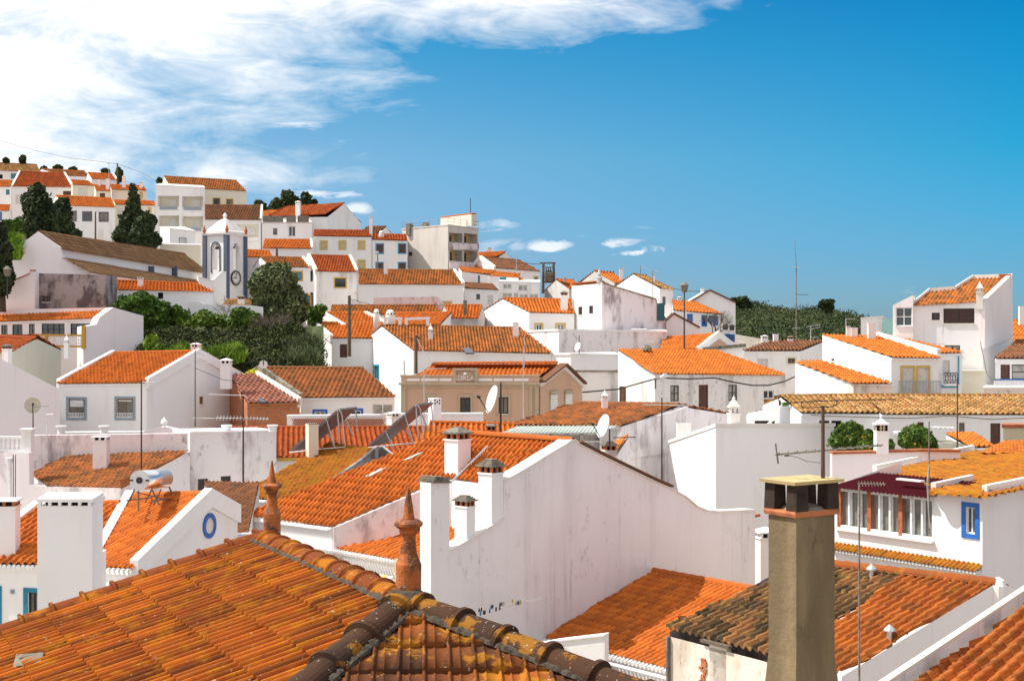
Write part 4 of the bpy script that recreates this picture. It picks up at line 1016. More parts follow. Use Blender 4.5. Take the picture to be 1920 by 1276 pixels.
# main corner house with swept roof
T = house('house', 'weathered white corner house with a wide bright orange hipped roof', (1228, 699), (1474, 701), 88, 90, (1159, 656), (1345, 657), 5.5, w2=.0, H=6.5, tile='t_bright', wall='dirtywhite', poly=[(1226, 701), (1476, 704), (1402, 678), (1341, 657), (1159, 656)],
          win=[('F', 1257, 722, 1273, 752, 'gdc'), ('F', 1310, 721, 1328, 776, 'dr'), ('F', 1366, 721, 1382, 751, 'gdc'), ('F', 1431, 731, 1451, 747, 'g'), ('L', 1161, 724, 1174, 755, 'dr')])
bx = MB(); q = [P(1472, 723, 89), P(1493, 723, 89), P(1493, 723, 91), P(1472, 723, 91)]; bx.hexa(q, [k + Zv * .85 for k in q]); T.mesh('bay_box', bx, 'white')
T = Thing('ridge_vent', 'small dark clay vent standing on the crest of the wide hipped roof', 'vent', P(1213, 657, 93)); T.mesh('vent', MB().lathe(P(1213, 656, 93), [(.35, 0), (.32, .15), (.2, .3), (.02, .42)], 8), 'greycap')
# mossy roof + brick house
T = house('house', 'low white house with a mossy brown tile roof and blue framed windows', (564, 744), (740, 742), 85, 85, (488, 690), (682, 691), 6, w2=3, H=5, tile='t_mixed', wall='whiteclean', cope='L', copemat='mossedge', tkw=dict(ts=.3, L=.34),
          win=[('F', 590, 771, 610, 781, 'g', 'blue'), ('F', 657, 769, 677, 781, 'g', 'blue'), ('F', 698, 757, 737, 781, 'gc')])
a = P(466, 754, 83.5); b = P(562, 752, 83.5)
T = house('house', 'unplastered brick house with a dusty pink-brown roof and one skylight', (464, 754), (562, 752), 82.5, 82.5, (430, 703), (482, 702), 5, w2=.0, H=6, tile='t_pink', wall='brick', cope='R', tkw=dict(ts=.32))
w = [o for o in T.o.children if o.name.startswith('wall')][0]
me = w.data; uvl = me.uv_layers.new(name='UVMap')
for l in me.loops:
    v = me.vertices[l.vertex_index].co; uvl.data[l.index].uv = (v.x, v.z)
q = [hit(x, y, T.a + Zv * .15, T.nn) for x, y in ((481, 746), (491, 746), (499, 753), (488, 753))]
T.mesh('skylight', MB().hexa([k - Zv * .1 for k in q], q), 'panelglass', T.roof)
# left house
T = house('house', 'house with neat orange roof, two little balustraded windows and a broad lavender gable', (109, 718), (275, 716), 80, 79, (212, 663), (371, 660), 5.2, H=6.5, tile='t_orange', wall='whiteclean', cope='LR', copemat='whiteclean',
          win=[('F', 128, 748, 159, 783, 'gw', 'bluegrey'), ('F', 219, 747, 250, 783, 'gw', 'bluegrey'), ('R', 374, 743, 382, 757, 'gw')], chim=[(327, 668, 642, 18, 'pyr', 'pinkwhite', 3)])
for x0 in (128, 219):
    o, ee, out = T.outs['F']; mb = MB()
    for i in range(10): q = hit(x0 + 2 + i * 3, 778, o, out); mb.box(q + out * .02, ee * .02, out * .02, Zv * .14)
    q0 = hit(x0, 774, o, out); q1 = hit(x0 + 30, 774, o, out); mb.beam(q0 + out * .02, q1 + out * .02, .04, .04); q0 = hit(x0, 782, o, out); q1 = hit(x0 + 30, 782, o, out); mb.beam(q0 + out * .02, q1 + out * .02, .06, .05)
    T.mesh('window_balustrade', mb, 'whiteframe')
    s = MB(); a = hit(x0 + 3, 762 if x0 < 200 else 752, o, out) - out * .05; b = hit(x0 + 28, 750, o, out) - out * .05
    s.hexa([a, Vector((b.x, b.y, a.z)), Vector((b.x, b.y, a.z)) + out * .03, a + out * .03], [Vector((a.x, a.y, b.z)), b, b + out * .03, Vector((a.x, a.y, b.z)) + out * .03]); T.mesh('roller_shutter', s, 'whiteframe')
chimney(T, P(424, 710, 84), CAMZ + (CY - 671) * 84 / F, .6, .6, Vector((1, 0, 0)), 'pyr', 'pinkwhite')
# pink-white house behind, left
T = house('house', 'lavender house with a thin orange roof, a row of dark windows and yellow balustrade', (-60, 604), (188, 595), 103, 102, (-60, 588), (211, 581), 3, w2=3, H=5.5, tile='t_orange', wall='pinkwhite', cope='', ridge=False,
          win=[('F', 2, 609, 14, 631, 'gd'), ('F', 23, 608, 42, 630, 'gd'), ('F', 54, 607, 65, 629, 'gd'), ('F', 78, 605, 121, 628, 'gx'), ('F', 132, 604, 182, 627, 'gx')])
slabwall('x', None, [(157, 612), (181, 608), (187, 594), (212, 576), (269, 592)], (157, 99), (269, 101.5), H=6, mat='lavender', thick=1.5, parentT=T, part='end_wall', zbot=T.a.z - 9)
slabwall('x', None, [(-30, 585), (66, 579), (212, 576)], (-30, 104.8), (212, 104.4), mat='pinkwhite', thick=.5, parentT=T, part='roof_parapet', zbot=T.a.z - 2)
o = P(157, 630, 99); mb = MB()
a = P(60, 650, 99.2); b = P(157, 651, 99)
for zz_ in (.06, .86): mb.beam(a + Zv * zz_, b + Zv * zz_, .2, .14)
mb.beam(b - Zv * .1, b + Zv * 1.55, .25, .25, up=Vector((1, 0, 0))); mb.beam(a.lerp(b, .28), a.lerp(b, .28) + Zv * .9, .2, .2, up=Vector((1, 0, 0)))
bal = T.mesh('balustrade', mb, 'ochre'); mb = MB()
for i in range(26):
    q = a.lerp(b, (i + .5) / 26.); mb.beam(q + Zv * .1, q + Zv * .8, .06, .06, up=Vector((1, 0, 0)))
for k in (.3, .52): mb.beam(a + Zv * k, b + Zv * k, .05, .05)
T.mesh('balusters', mb, 'whiteframe', bal)
T = house('house', 'cream-white gabled house with a brown roof and a finial chimney at the left edge', (-60, 662), (19, 657), 90, 89, (-60, 630), (69, 634), 4.2, H=6, tile='t_red', wall='cream', chim=[(10, 668, 645, 16, 'brickpyr', 'pinkwhite')])
chimney(T, P(125, 655, 92), CAMZ + (CY - 627) * 92 / F, .28, .28, Vector((1, 0, 0)), 'point', 'whiteclean')
slabwall('house', 'large blank lavender gable wall filling the left edge behind the satellite dish', [(-30, 668), (0, 672), (112, 729)], (-30, 74), (112, 76), ext=8, H=8, mat='lavender', part='wall', cat='house')

# pink ornate house
T = block('house', 'dusty pink house with a stone parapet, arched pediment and open windows', [(752, 708, 82), (1011, 707, 82), (1090, 712, 88), (840, 713, 90)], H=5, wall='pinkhouse', cap=None, win=[(0, 799, 745, 812, 775, 'g'), (0, 863, 745, 882, 775, 'gd'), (0, 935, 744, 953, 775, 'gd')])
p0, ee, out = T.outs[0]
def strip(x0, y0, x1, y1, d, nm, mat, par=None, t0=.002):
    a = hit(x0, y0, p0, out); b = hit(x1, y1, p0, out); mb = MB()
    mb.hexa([Vector((a.x, a.y, b.z)) + out * t0, b + out * t0, b + out * (t0 + d), Vector((a.x, a.y, b.z)) + out * (t0 + d)], [a + out * t0, Vector((b.x, b.y, a.z)) + out * t0, Vector((b.x, b.y, a.z)) + out * (t0 + d), a + out * (t0 + d)])
    return T.mesh(nm, mb, mat, par)
slabwall('x', None, [(752, 705), (848, 704), (849, 692), (896, 691), (897, 703), (1011, 702)], (752, 81.96), (1011, 81.96), mat='pinkhouse', thick=.3, parentT=T, part='parapet', zbot=T.t[0].z - .4)
strip(748, 717, 1012, 721, .28, 'cornice', 'stone'); strip(750, 702.5, 1012, 705.5, .12, 'parapet_coping', 'stone'); strip(752, 721, 1011, 727, .1, 'frieze', 'stone')
strip(752, 727, 761, 792, .1, 'pilaster', 'stone'); strip(992, 727, 998, 792, .08, 'pilaster', 'stone'); strip(1003, 727, 1010, 792, .1, 'pilaster', 'stone')
strip(848, 690, 897, 694, .2, 'pediment_coping', 'stone'); strip(849, 694, 855, 717, .14, 'pediment_pier', 'stone'); strip(890, 694, 896, 717, .14, 'pediment_pier', 'stone')
for x0, x1 in ((763, 787), (790, 822), (824, 847), (897, 923), (926, 961), (964, 991)):
    f = strip(x0, 709, x1, 714, .05, 'parapet_panel', 'pinkwhite')
for x0, x1 in ((799, 812), (863, 882), (935, 953)):
    for q in ((x0 - 4, 739, x0 - .6, 777), (x1 + .6, 739, x1 + 4, 777), (x0 - .5, 739, x1 + .5, 744), (x0 - 5, 776, x1 + 5, 779)): strip(*q, .07, 'window_surround', 'stone')
# arched pediment with relief
c = hit(872.5, 713.5, p0, out); r = 16 * 82 / F
mb = MB(); n = 16
arc = [c + (ee * math.cos(t) + Zv * math.sin(t)) * r + out * .10 for t in [math.pi * i / n for i in range(n + 1)]]
mb.poly(arc); med = T.mesh('pediment', mb, 'pinkhouse')
rim = MB()
for k in range(n):
    t0, t1 = math.pi * k / n, math.pi * (k + 1) / n
    f = lambda t, rr, d: c + (ee * math.cos(t) + Zv * math.sin(t)) * rr + out * d
    rim.hexa([f(t0, r, .09), f(t1, r, .09), f(t1, r * 1.12, .09), f(t0, r * 1.12, .09)], [f(t0, r, .2), f(t1, r, .2), f(t1, r * 1.12, .2), f(t0, r * 1.12, .2)])
T.mesh('arch_rim', rim, 'stone', med)
fcu = bpy.data.curves.new('lettering', 'FONT'); fcu.body = 'ZIRLA'; fcu.size = .42; fcu.extrude = .03; fcu.align_x = 'CENTER'
fo = bpy.data.objects.new('tmp', fcu); COL.objects.link(fo); dg = bpy.context.evaluated_depsgraph_get(); dg.update()
me = bpy.data.meshes.new_from_object(fo.evaluated_get(dg)); bpy.data.objects.remove(fo)
vs = [c + ee * v.co.x * (1 if ee.x > 0 else -1) + Zv * (v.co.y + .03) + out * (.13 + v.co.z) for v in me.vertices]
lm = MB(); lm.add(vs, [list(p.vertices) for p in me.polygons]); T.mesh('lettering', lm, 'whiteframe', med)
cr = MB(); cr.lathe(c + Zv * .36 + out * .12, [(.10, 0), (.16, .05), (.08, .12), (.02, .2)], 8); T.mesh('crest', cr, 'whiteframe', med)
# its roof
ra, rb = P(778, 706, 83), P(1012, 704, 83); rd_, rc_ = P(812, 683, 87), P(1046, 681, 87)
roof = T.tiles('roof', [[ra, rb, rc_, rd_]], 't_orange', .26, .4, .06, .035, 4)
ridgecap(T, rd_ + Zv * .05, rc_ + Zv * .05, roof, 't_orange', .13, .42)
# gable end to the right
e2 = hor(P(1088, 712, 88) - P(1011, 712, 82)).normalized()
o2 = P(1011, 700, 82); out2 = Vector((e2.y, -e2.x, 0)); out2 = -out2 if out2.y > 0 else out2
g = [hit(x, y, o2, out2) for x, y in ((1011, 717), (1053, 684), (1090, 720))]
mb = MB().poly([g[0] - Zv * 4, g[0], g[1], g[2], g[2] - Zv * 4]); mb.v = [v + out2 * .06 for v in mb.v]; gb = T.mesh('gable', mb, 'pinkhouse')
for (x0, y0, x1, y1) in ((1029, 738, 1042, 768), (1057, 737, 1069, 758)):
    a = hit(x0, y1, o2, out2) + out2 * .09; b = hit(x1, y0, o2, out2) + out2 * .09
    T.mesh('shutter', MB().hexa([a, Vector((b.x, b.y, a.z)), Vector((b.x, b.y, a.z)) + out2 * .05, a + out2 * .05], [Vector((a.x, a.y, b.z)), b, b + out2 * .05, Vector((a.x, a.y, b.z)) + out2 * .05]), 'shutter', gb)
    T.mesh('lintel', MB().beam(Vector((a.x, a.y, b.z + .12)) + out2 * .05 - e2 * .1, b + Zv * .12 + out2 * .05 + e2 * .1, .14, .16), 'stone', gb)
for p_, q_ in ((g[0], g[1]), (g[1], g[2])):
    mb = MB().beam(p_ + out2 * .1 - Zv * .12, q_ + out2 * .1 - Zv * .12, .2, .2, up=Zv); T.mesh('raking_cornice', mb, 'copingw', gb)
    mb = MB().beam(p_ + out2 * .15 + Zv * .06, q_ + out2 * .15 + Zv * .06, .5, .12, up=Zv); T.mesh('verge_tiles', mb, 't_brown', gb)
bkz = [g[1] + Zv * .05, g[2] + Zv * .02, g[2] + Zv * .02 - hor(g[2] - g[0]).normalized() * 0 + ee * -8, g[1] + Zv * .05 + ee * -8]
T.mesh('roof_slope', MB().poly(bkz), 'clay')

# right-hand white houses
T = house('house', 'white house with a long sloping orange roof, two ochre framed doors and railed balcony', (1671, 669), (1760, 669), 83, 83, (1542, 627), (1643, 631), 6.5, w2=.0, H=7, tile='t_bright', wall='whiteclean', cope='', win=[('F', 1692, 689, 1711, 738, 'sh', 'yellowtrim'), ('F', 1721, 689, 1740, 738, 'sh', 'yellowtrim'), ('L', 1558, 672, 1564, 676, 'dk')],
          chim=[(1591, 630, 611, 8, 'slab', 'pinkwhite'), (1602, 631, 614, 14, 'plain', 'pinkwhite'), (1635, 634, 606, 16, 'plain', 'pinkwhite')])
rl = MB(); a = P(1684, 738, 81.8); b = P(1764, 738, 81.8)
for i in range(31): q = a.lerp(b, i / 30.); rl.beam(q, q + Zv * .75, .03, .03, up=Vector((1, 0, 0)))
for k in (.04, .75): rl.beam(a + Zv * k, b + Zv * k, .04, .04)
T.mesh('balcony_railing', rl, 'bluegrey')
T = house('house', 'narrow white house with pale blue corner stripes and a small iron balcony', (1760, 661), (1804, 660), 85, 85, (1646, 629), (1668, 629), 6, w2=.0, H=7, tile='t_bright', wall='whiteclean', cope='L', copemat='whiteclean', win=[('F', 1767, 675, 1781, 700, 'sh')])
o, ee, out = T.outs['F']
for x in (1756, 1797):
    T.mesh('corner_stripe', MB().beam(hit(x, 668, o, out) + out * .03, hit(x, 720, o, out) + out * .03, .05, .12, up=out), 'skyblue')
bm_ = MB(); a = hit(1765, 718, o, out); b = hit(1790, 718, o, out)
for k in (0, .65): bm_.beam(a + out * .5 + Zv * k, b + out * .5 + Zv * k, .04, .04)
for i in range(9): q = a.lerp(b, i / 8.) + out * .5; bm_.beam(q, q + Zv * .65, .025, .025, up=Vector((1, 0, 0)))
for i in range(4):
    q = a.lerp(b, i / 4.) + out * .5; r_ = a.lerp(b, (i + 1) / 4.) + out * .5; bm_.beam(q, r_ + Zv * .65, .02, .02); bm_.beam(q + Zv * .65, r_, .02, .02)
T.mesh('balcony', bm_, 'darkmetal')
T.mesh('balcony_slab', MB().beam(a + out * .28 - Zv * .1, b + out * .28 - Zv * .1, .56, .12), 'white')
T.mesh('blue_band', MB().beam(hit(1765, 724, o, out) + out * .03, hit(1796, 724, o, out) + out * .03, .06, .15), 'skyblue')
T = house('house', 'low weathered white house with an orange roof sloping right in front of the ochre doors', (1600, 717), (1672, 718), 79, 79, (1491, 679), (1545, 678), 5, w2=.0, H=6, tile='t_bright', wall='dirtywhite', poly=[(1600, 719), (1673, 719), (1540, 677), (1490, 679)])

# big white house, right
bD = 88
T = block('house', 'tall white house with a stepped weathered roof, louvred window and a four-pane corner window', [(1712, 571, 89.5), (1843, 566, 88.2), (1899, 570, 94), (1740, 574, 99)], H=10, wall='white', cap=None, win=[
    (0, 1747, 586, 1762, 600, 'br'), (0, 1769, 578, 1827, 606, 'lv'), (0, 1771, 647, 1800, 660, 'gdc')])
p0, ee, out = T.outs[0]; big_t = T.t
a = P(1712, 572, 89.45); b = P(1843, 565, 88.15); nn = (b - a).cross(P(1897, 517, 93.5) - a).normalized()
pts = [hit(x, y, a, nn) for x, y in ((1712, 573), (1846, 565), (1897, 520), (1826, 522), (1793, 543), (1744, 547))]
roof = T.tiles('roof', [[p for p in pts]], 't_spot', .25, .42, .06, .035, 4)
for i in range(2, 6):
    p, q = pts[i], pts[(i + 1) % 6]
    T.mesh('roof_coping', MB().hexa([p - Zv * 1.2, q - Zv * 1.2, q - Zv * 1.2 + Vector((0, .3, 0)), p - Zv * 1.2 + Vector((0, .3, 0))], [p + Zv * .25, q + Zv * .25, q + Zv * .25 + Vector((0, .3, 0)), p + Zv * .25 + Vector((0, .3, 0))]), 'copingw')
p, q = pts[1], pts[2]
T.mesh('gable_wall', MB().hexa([p - Zv * 3, q - Zv * 4, q - Zv * 4 + Vector((-.25, .1, 0)), p - Zv * 3 + Vector((-.25, .1, 0))], [p + Zv * .1 + Vector((.06, 0, 0)), q + Zv * .25 + Vector((.06, 0, 0)), q + Zv * .25 + Vector((-.22, .1, 0)), p + Zv * .1 + Vector((-.25, .1, 0))]), 'pinkwhite')
w1 = hit(1712, 600, p0 + out * .3, out); w0 = hit(1674, 600, p0 + out * .3, out)
wt = lambda v, y: Vector((v.x, v.y, CAMZ + (CY - y) * v.y / F))
block('x', None, [wt(w0, 572), wt(w1, 553), wt(w1, 553) - out * 4.0, wt(w0, 572) - out * 4.0], H=10, T=T, part='wing_wall', wall='white', win=[(0, 1679.5, 576, 1710.5, 611, 'g4')])
chimney(T, P(1837, 562, 88.3), CAMZ + (CY - 527) * 88 / F, .42, .42, ee, 'point', 'copingw')
chimney(T, P(1884, 524, 93), CAMZ + (CY - 514) * 93 / F, .7, .5, ee, 'plain', 'claybrick')
# lower wall piece
block('wall', 'pale cream lower wall at the foot of the tall white house', [(1797, 697, 86.5), (1845, 697, 86.5), (1843, 696, 88), (1797, 696, 88)], H=4, wall='cream', cap='cream')
# far right house with blue balustrade
T = house('house', 'house with a dark brown roof, dark door and blue balustrade at the right edge', (1866, 671), (1990, 671), 84, 84, (1905, 640), (1990, 640), 5, H=6, tile='t_brown', wall='whiteclean', win=[('F', 1876, 683, 1894, 711, 'dr'), ('F', 1897, 683, 1960, 711, 'gdc')], tkw=dict(ts=.26))
o, ee, out = T.outs['F']; mb = MB(); a = P(1863, 727, 82); b = P(1960, 727, 82)
for k in (0.02, .5): mb.beam(a + Zv * k, b + Zv * k, .1, .08)
bal = T.mesh('balustrade', mb, 'blue'); mb = MB()
for i in range(32): q = a.lerp(b, (i + .5) / 32); mb.beam(q, q + Zv * .48, .05, .05, up=Vector((1, 0, 0)))
T.mesh('balusters', mb, 'whiteframe', bal)
block('wall', 'whitewashed low wall under the blue balustrade', [(1845, 729, 81.5), (1990, 728, 81.5), (1990, 725, 83.5), (1850, 725, 83.5)], H=4, wall='dirtywhite', cap='white')
# long tan roofs
house('house', 'long low white house with the shorter mottled tan tile roof, at the left', (1502, 773), (1660, 774), 72.4, 72.4, (1464, 744), (1618, 742), 4.5, H=6, tile='t_tan', wall='whiteclean', tkw=dict(ts=.28, L=.42, A=.085, step=.05, seg=5), win=[('F', 1536, 788, 1555, 812, 'dk'), ('F', 1559, 788, 1578, 812, 'dk')], cope='')
house('house', 'long low white house with the longest mottled tan tile roof and a dark panelled door', (1652, 775), (1990, 776), 71.8, 71.8, (1623, 742), (1980, 743), 4.5, H=6, tile='t_tan', wall='whiteclean', tkw=dict(ts=.28, L=.42, A=.085, step=.05, seg=5), win=[('F', 1720, 791, 1732, 806, 'dr'), ('F', 1798, 792, 1809, 809, 'gw'), ('F', 1857, 793, 1876, 833, 'dr'), ('F', 1917, 793, 1930, 806, 'dr')])
# backyard pieces
T = block('shed', 'small shed with a grey corrugated roof behind the orange tree', [(1742, 847, 60), (1838, 850, 60), (1815, 839, 64), (1733, 836, 64)], H=2.5, wall='greywall', cap=None)
T.tiles('roof', [[p + Zv * .05 for p in (T.t[0], T.t[1], P(1800, 828, 64.5), P(1725, 826, 64.5))]], 'fibro', .18, 1.6, .04, .01, 4)
block('wall', 'short white garden wall left of the round orange tree', [(1675, 815, 60), (1690, 816, 60), (1690, 812, 63), (1676, 812, 63)], H=3, wall='dirtywhite', cap='white')
house('shed', 'low shed with a bright orange roof beside the grey corrugated one', (1818, 838), (1862, 838), 62, 62, (1774, 813), (1828, 812), 3, w2=0, H=2.5, tile='t_bright', poly=[(1818, 838), (1863, 838), (1828, 812), (1774, 813)], cat='shed')
block('wall', 'beige rendered yard wall at the right edge', [(1881, 800, 57), (1990, 800, 57), (1990, 797, 59), (1881, 797, 59)], H=3, wall='beige', cap='clay')
block('lean_to', 'flat bright orange lean-to roof against the mossy roof at the right edge', [(1838, 852, 50), (1990, 856, 50), (1990, 832, 55), (1884, 831, 55)], H=2, wall='white', cap='tile', capmat='t_bright', cat='lean-to')

# white box
T = block('house', 'tall plain white box-shaped house with one bright face and one shaded face', [(1342, 798, 57), (1564, 797, 59), (1480, 800, 70), (1255, 829, 66)], H=7, wall='whiteclean', cap='copingw')
chimney(T, P(1376, 798, 58.2), CAMZ + (CY - 742) * 58.2 / F, .42, .42, Vector((1, .1, 0)), 'point', 'copingw')
slabwall('wall', 'pink-white garden wall with a flat red tile top behind the glazed veranda', [(1560, 851), (1640, 849), (1730, 846), (1800, 847)], (1560, 49), (1800, 49), H=9, mat='pinkwhite', cope=(.08, .08), copemat='clay')
T = Thing('chimney', 'white chimney with a pierced lantern and pointed cap on the pink-white garden wall', 'chimney', P(1652, 850, 48.8))
bp = P(1652, 850, 49.1); w_ = .42; z = bp.z
zt_ = lambda y: CAMZ + (CY - y) * 49.1 / F
mb = MB(); bx = lambda m, k, z0, z1, k2=None: m.hexa([Vector((bp.x + i * w_ * k / 2, bp.y + j * w_ * k / 2, z0)) for i, j in ((-1, -1), (1, -1), (1, 1), (-1, 1))], [Vector((bp.x + i * w_ * (k2 or k) / 2, bp.y + j * w_ * (k2 or k) / 2, z1)) for i, j in ((-1, -1), (1, -1), (1, 1), (-1, 1))])
bx(mb, 1, z, zt_(809)); bx(mb, 1.1, zt_(809), zt_(807)); T.mesh('shaft', mb, 'whiteclean')
mb = MB(); 
for i in (-1, -.33, .33, 1):
    for j in (-1, 1):
        mb.box(Vector((bp.x + i * w_ * .38, bp.y + j * w_ * .38, (zt_(807) + zt_(796)) / 2)), Vector((.025, 0, 0)), Vector((0, .025, 0)), Zv * (zt_(796) - zt_(807)) / 2)
        mb.box(Vector((bp.x + j * w_ * .38, bp.y + i * w_ * .38, (zt_(807) + zt_(796)) / 2)), Vector((.025, 0, 0)), Vector((0, .025, 0)), Zv * (zt_(796) - zt_(807)) / 2)
bx(mb, .85, zt_(802), zt_(801)); T.mesh('lantern', mb, 'beige')
mb = MB(); bx(mb, .6, zt_(807), zt_(796)); T.mesh('flue', mb, 'dark')
mb = MB(); bx(mb, 1.2, zt_(796), zt_(793)); bx(mb, .9, zt_(793), zt_(784), .1); T.mesh('cap', mb, 'whiteclean')
# brownish house with big right wall
T = house('house', 'house with a rust-brown roof and a mauve stained side wall with one narrow window', (968, 795), (1168, 797), 66, 64, (1078, 757), (1274, 760), 6, H=8, tile='t_mixed', wall='stainlight', cope='', win=[('R', 1222, 815, 1231, 847, 'gt', 'pinkwhite')], tkw=dict(ts=.25))
T.roof['label'] = 'rust-brown tiled roof'
chimney(T, P(1134, 760, 69), CAMZ + (CY - 731) * 69 / F, .3, .3, Vector((1, 0, 0)), 'point', 'pinkwhite')
chimney(T, P(1282, 826, 66), CAMZ + (CY - 794) * 66 / F, .62, .5, Vector((1, 0, 0)), 'plain', 'stainlight')
slabwall('x', None, [(1165, 800), (1290, 762), (1293, 765)], (1165, 63.9), (1293, 69.5), mat='stainlight', thick=.25, parentT=T, part='side_parapet', zbot=T.a.z - 1.5)
# glazed lean-to with pale green corrugated roof
T = Thing('glazed_porch', 'glazed white framed porch under a pale green corrugated sheet roof', 'porch', P(1040, 850, 61))
T.tiles('roof', [[P(938, 812, 60.5), P(1128, 808, 60.5), P(1160, 798, 63.5), P(970, 796, 63.5)]], 'corrug', .16, 3, .035, .005, 4)
mb = MB(); gl = MB(); a = P(940, 845, 61); 
for x0, x1 in ((1000, 1032), (1034, 1062), (1064, 1090), (1092, 1126)):
    p, q = P(x0, 850, 61), P(x1, 813, 61)
    for c_, d_ in ((p, Vector((p.x, p.y, q.z))), (Vector((q.x, q.y, p.z)), q)): mb.beam(c_, d_, .08, .08, up=Vector((1, 0, 0)))
    mb.beam(Vector((p.x, p.y, q.z)), q, .08, .08); mb.beam(p.lerp(Vector((p.x, p.y, q.z)), .62), Vector((q.x, q.y, p.z)).lerp(q, .62), .06, .06)
    gl.poly([p + Vector((0, .05, -1)), Vector((q.x, q.y + .05, p.z - 1)), q + Vector((0, .05, 0)), Vector((p.x, p.y + .05, q.z))])
T.mesh('frame', mb, 'whiteframe'); T.mesh('glazing', gl, 'curtain')
house('lean_to', 'sliver of a lean-to with a flat pinkish-orange roof against the mauve wall', (1136, 862), (1150, 861), 55, 55, (1150, 842), (1180, 816), 3, w2=0, H=3, tile='t_bright', wall='stainlight', cat='lean-to')
# low parapet / lattice strip in front of the pink house
T = slabwall('wall', 'low white terrace wall with a diamond lattice screen in front of the brick house', [(538, 781), (712, 780), (720, 778), (755, 778), (905, 777)], (538, 76), (905, 75), H=1.2, mat='pinkwhite', cope=(.1, .1), copemat='whiteclean')
mb = MB(); a = P(547, 799, 75.4); b = P(718, 799, 75.3); h = 15 * 75.4 / F; n = 46
for i in range(n):
    q = a.lerp(b, i / n); mb.beam(q, q + (b - a) / n * 2.2 + Zv * h, .035, .03, up=Vector((0, 1, 0))); mb.beam(q + Zv * h, q + (b - a) / n * 2.2, .035, .03, up=Vector((0, 1, 0)))
T.mesh('lattice', mb, 'clay'); T.mesh('lattice_back', MB().poly([a + Vector((0, .1, 0)), b + Vector((0, .1, 0)), b + Vector((0, .1, h)), a + Vector((0, .1, h))]), 'pinkwhite')
chimney(T, P(815, 781, 74), CAMZ + (CY - 746) * 74 / F, .52, .5, Vector((.8, .6, 0)), 'dots', 'whiteclean')
chimney(T, P(737, 790, 74), CAMZ + (CY - 771) * 74 / F, .5, .5, Vector((.8, .6, 0)), 'pyr', 'copingw')
# roof that carries the solar panels
T = house('house', 'house with a long ribbed orange roof that carries the two solar panels', (400, 857), (800, 860), 61, 62, (420, 804), (850, 803), 5, H=4, tile='t_red', wall='whiteclean', tkw=dict(ts=.24), corn=False)
T.mesh('yellow_band', MB().beam(P(520, 861, 60.9), P(572, 861, 60.9), .06, .14), 'ochre')
# small roofs right
house('house', 'small house whose orange ridge shows left of the brown-capped stub chimney', (770, 832), (966, 830), 60, 60, (806, 793), (970, 797), 4, H=4, tile='t_orange', tkw=dict(ts=.24), chim=[(921, 812, 794, 22, 'brickpyr', 'claybrick')])

# left middle: stained terrace building
T = slabwall('house', 'terrace house with a mouldy mauve parapet wall and a shaded patched roof', [(52, 816), (200, 814), (356, 812)], (52, 59), (356, 58), H=7, mat='stained', part='parapet_wall', cat='house', thick=.35)
ha = P(56, 886, 56.6); hb = P(87, 909, 55); hc = P(226, 912, 53.5); hd = P(356, 844, 57.5); he = P(130, 852, 58.6)
T.tiles('roof', [[hb, hc, hd, he, ha]], 't_mixed', .22, .38, .06, .035, 5)
mb = MB(); z0 = T.loc.z - 3; bs = lambda p: Vector((p.x, p.y, z0))
for p, q in ((ha, hb), (hb, hc), (hc, hd)): mb.poly([bs(p), bs(q), q - Zv * .05, p - Zv * .05])
T.mesh('lower_wall', mb, 'stainlight')
chimney(T, P(190, 850, 56.5), CAMZ + (CY - 817) * 56.5 / F, .56, .5, Vector((1, 0, 0)), 'slab', 'stainlight')
slabwall('wall', 'tall plain lavender gable wall with barred openings left of the solar panel roof', [(356, 811), (518, 808)], (356, 57.8), (518, 60), H=4, mat='stainlight', thick=2, win=[(371, 897, 390, 926, 'br'), (414, 892, 433, 903, 'br')], cope=(.06, .06), copemat='whiteclean')
slabwall('house', 'pink-lavender blank house wall below the white balustrade at the left edge', [(-40, 846), (54, 848), (55, 908), (90, 911)], (-40, 56), (92, 55), ext=.3, H=5, mat='lavender', part='wall', cat='house')
T = Thing('balustrade', 'white terrace balustrade with turned balusters at the left edge', 'balustrade', P(10, 848, 55.8))
mb = MB(); a = P(-30, 845, 55.8); b = P(44, 845, 55.8)
for k, h in ((.02, .08), (.55, .08)): mb.beam(a + Zv * k, b + Zv * k, .2, h)
T.mesh('rail', mb, 'whiteclean')
for i in range(9):
    q = a.lerp(b, (i + .5) / 9) + Zv * .06; T.mesh('baluster', MB().lathe(q, [(.07, 0), (.05, .06), (.075, .16), (.045, .3), (.035, .38), (.06, .46)], 8), 'whiteclean')
mb = MB(); q = P(52, 848, 55.8); mb.box(q + Zv * .45, Vector((.2, 0, 0)), Vector((0, .2, 0)), Zv * .45); mb.box(q + Zv * .93, Vector((.26, 0, 0)), Vector((0, .26, 0)), Zv * .04); T.mesh('pier', mb, 'white')
T = slabwall('wall', 'pink pyramid-topped parapet with a white urn finial in front of the lavender gable', [(118, 812), (268, 811), (306, 801), (352, 811)], (118, 61.5), (352, 61.5), H=1, mat='pinkwhite', cope=(.06, .05), copemat='whiteclean')
T.mesh('urn', MB().lathe(P(308, 801, 61.4), [(.1, 0), (.06, .08), (.16, .2), (.14, .3), (.05, .38), (.02, .46)], 10), 'whiteclean')
for x, lb in ((115, 'grey stained'), (195, 'pink')):
    T = Thing('planter', '%s round planter pot on the parapet left of the pyramid top' % lb, 'planter', P(x, 814, 60.5), 'planters on the parapets')
    T.mesh('pot', MB().lathe(P(x, 814, 60.5), [(.17, 0), (.17, .22), (.24, .33), (.24, .38), (.18, .38)], 12), 'stainlight' if x == 115 else 'pinkwhite')
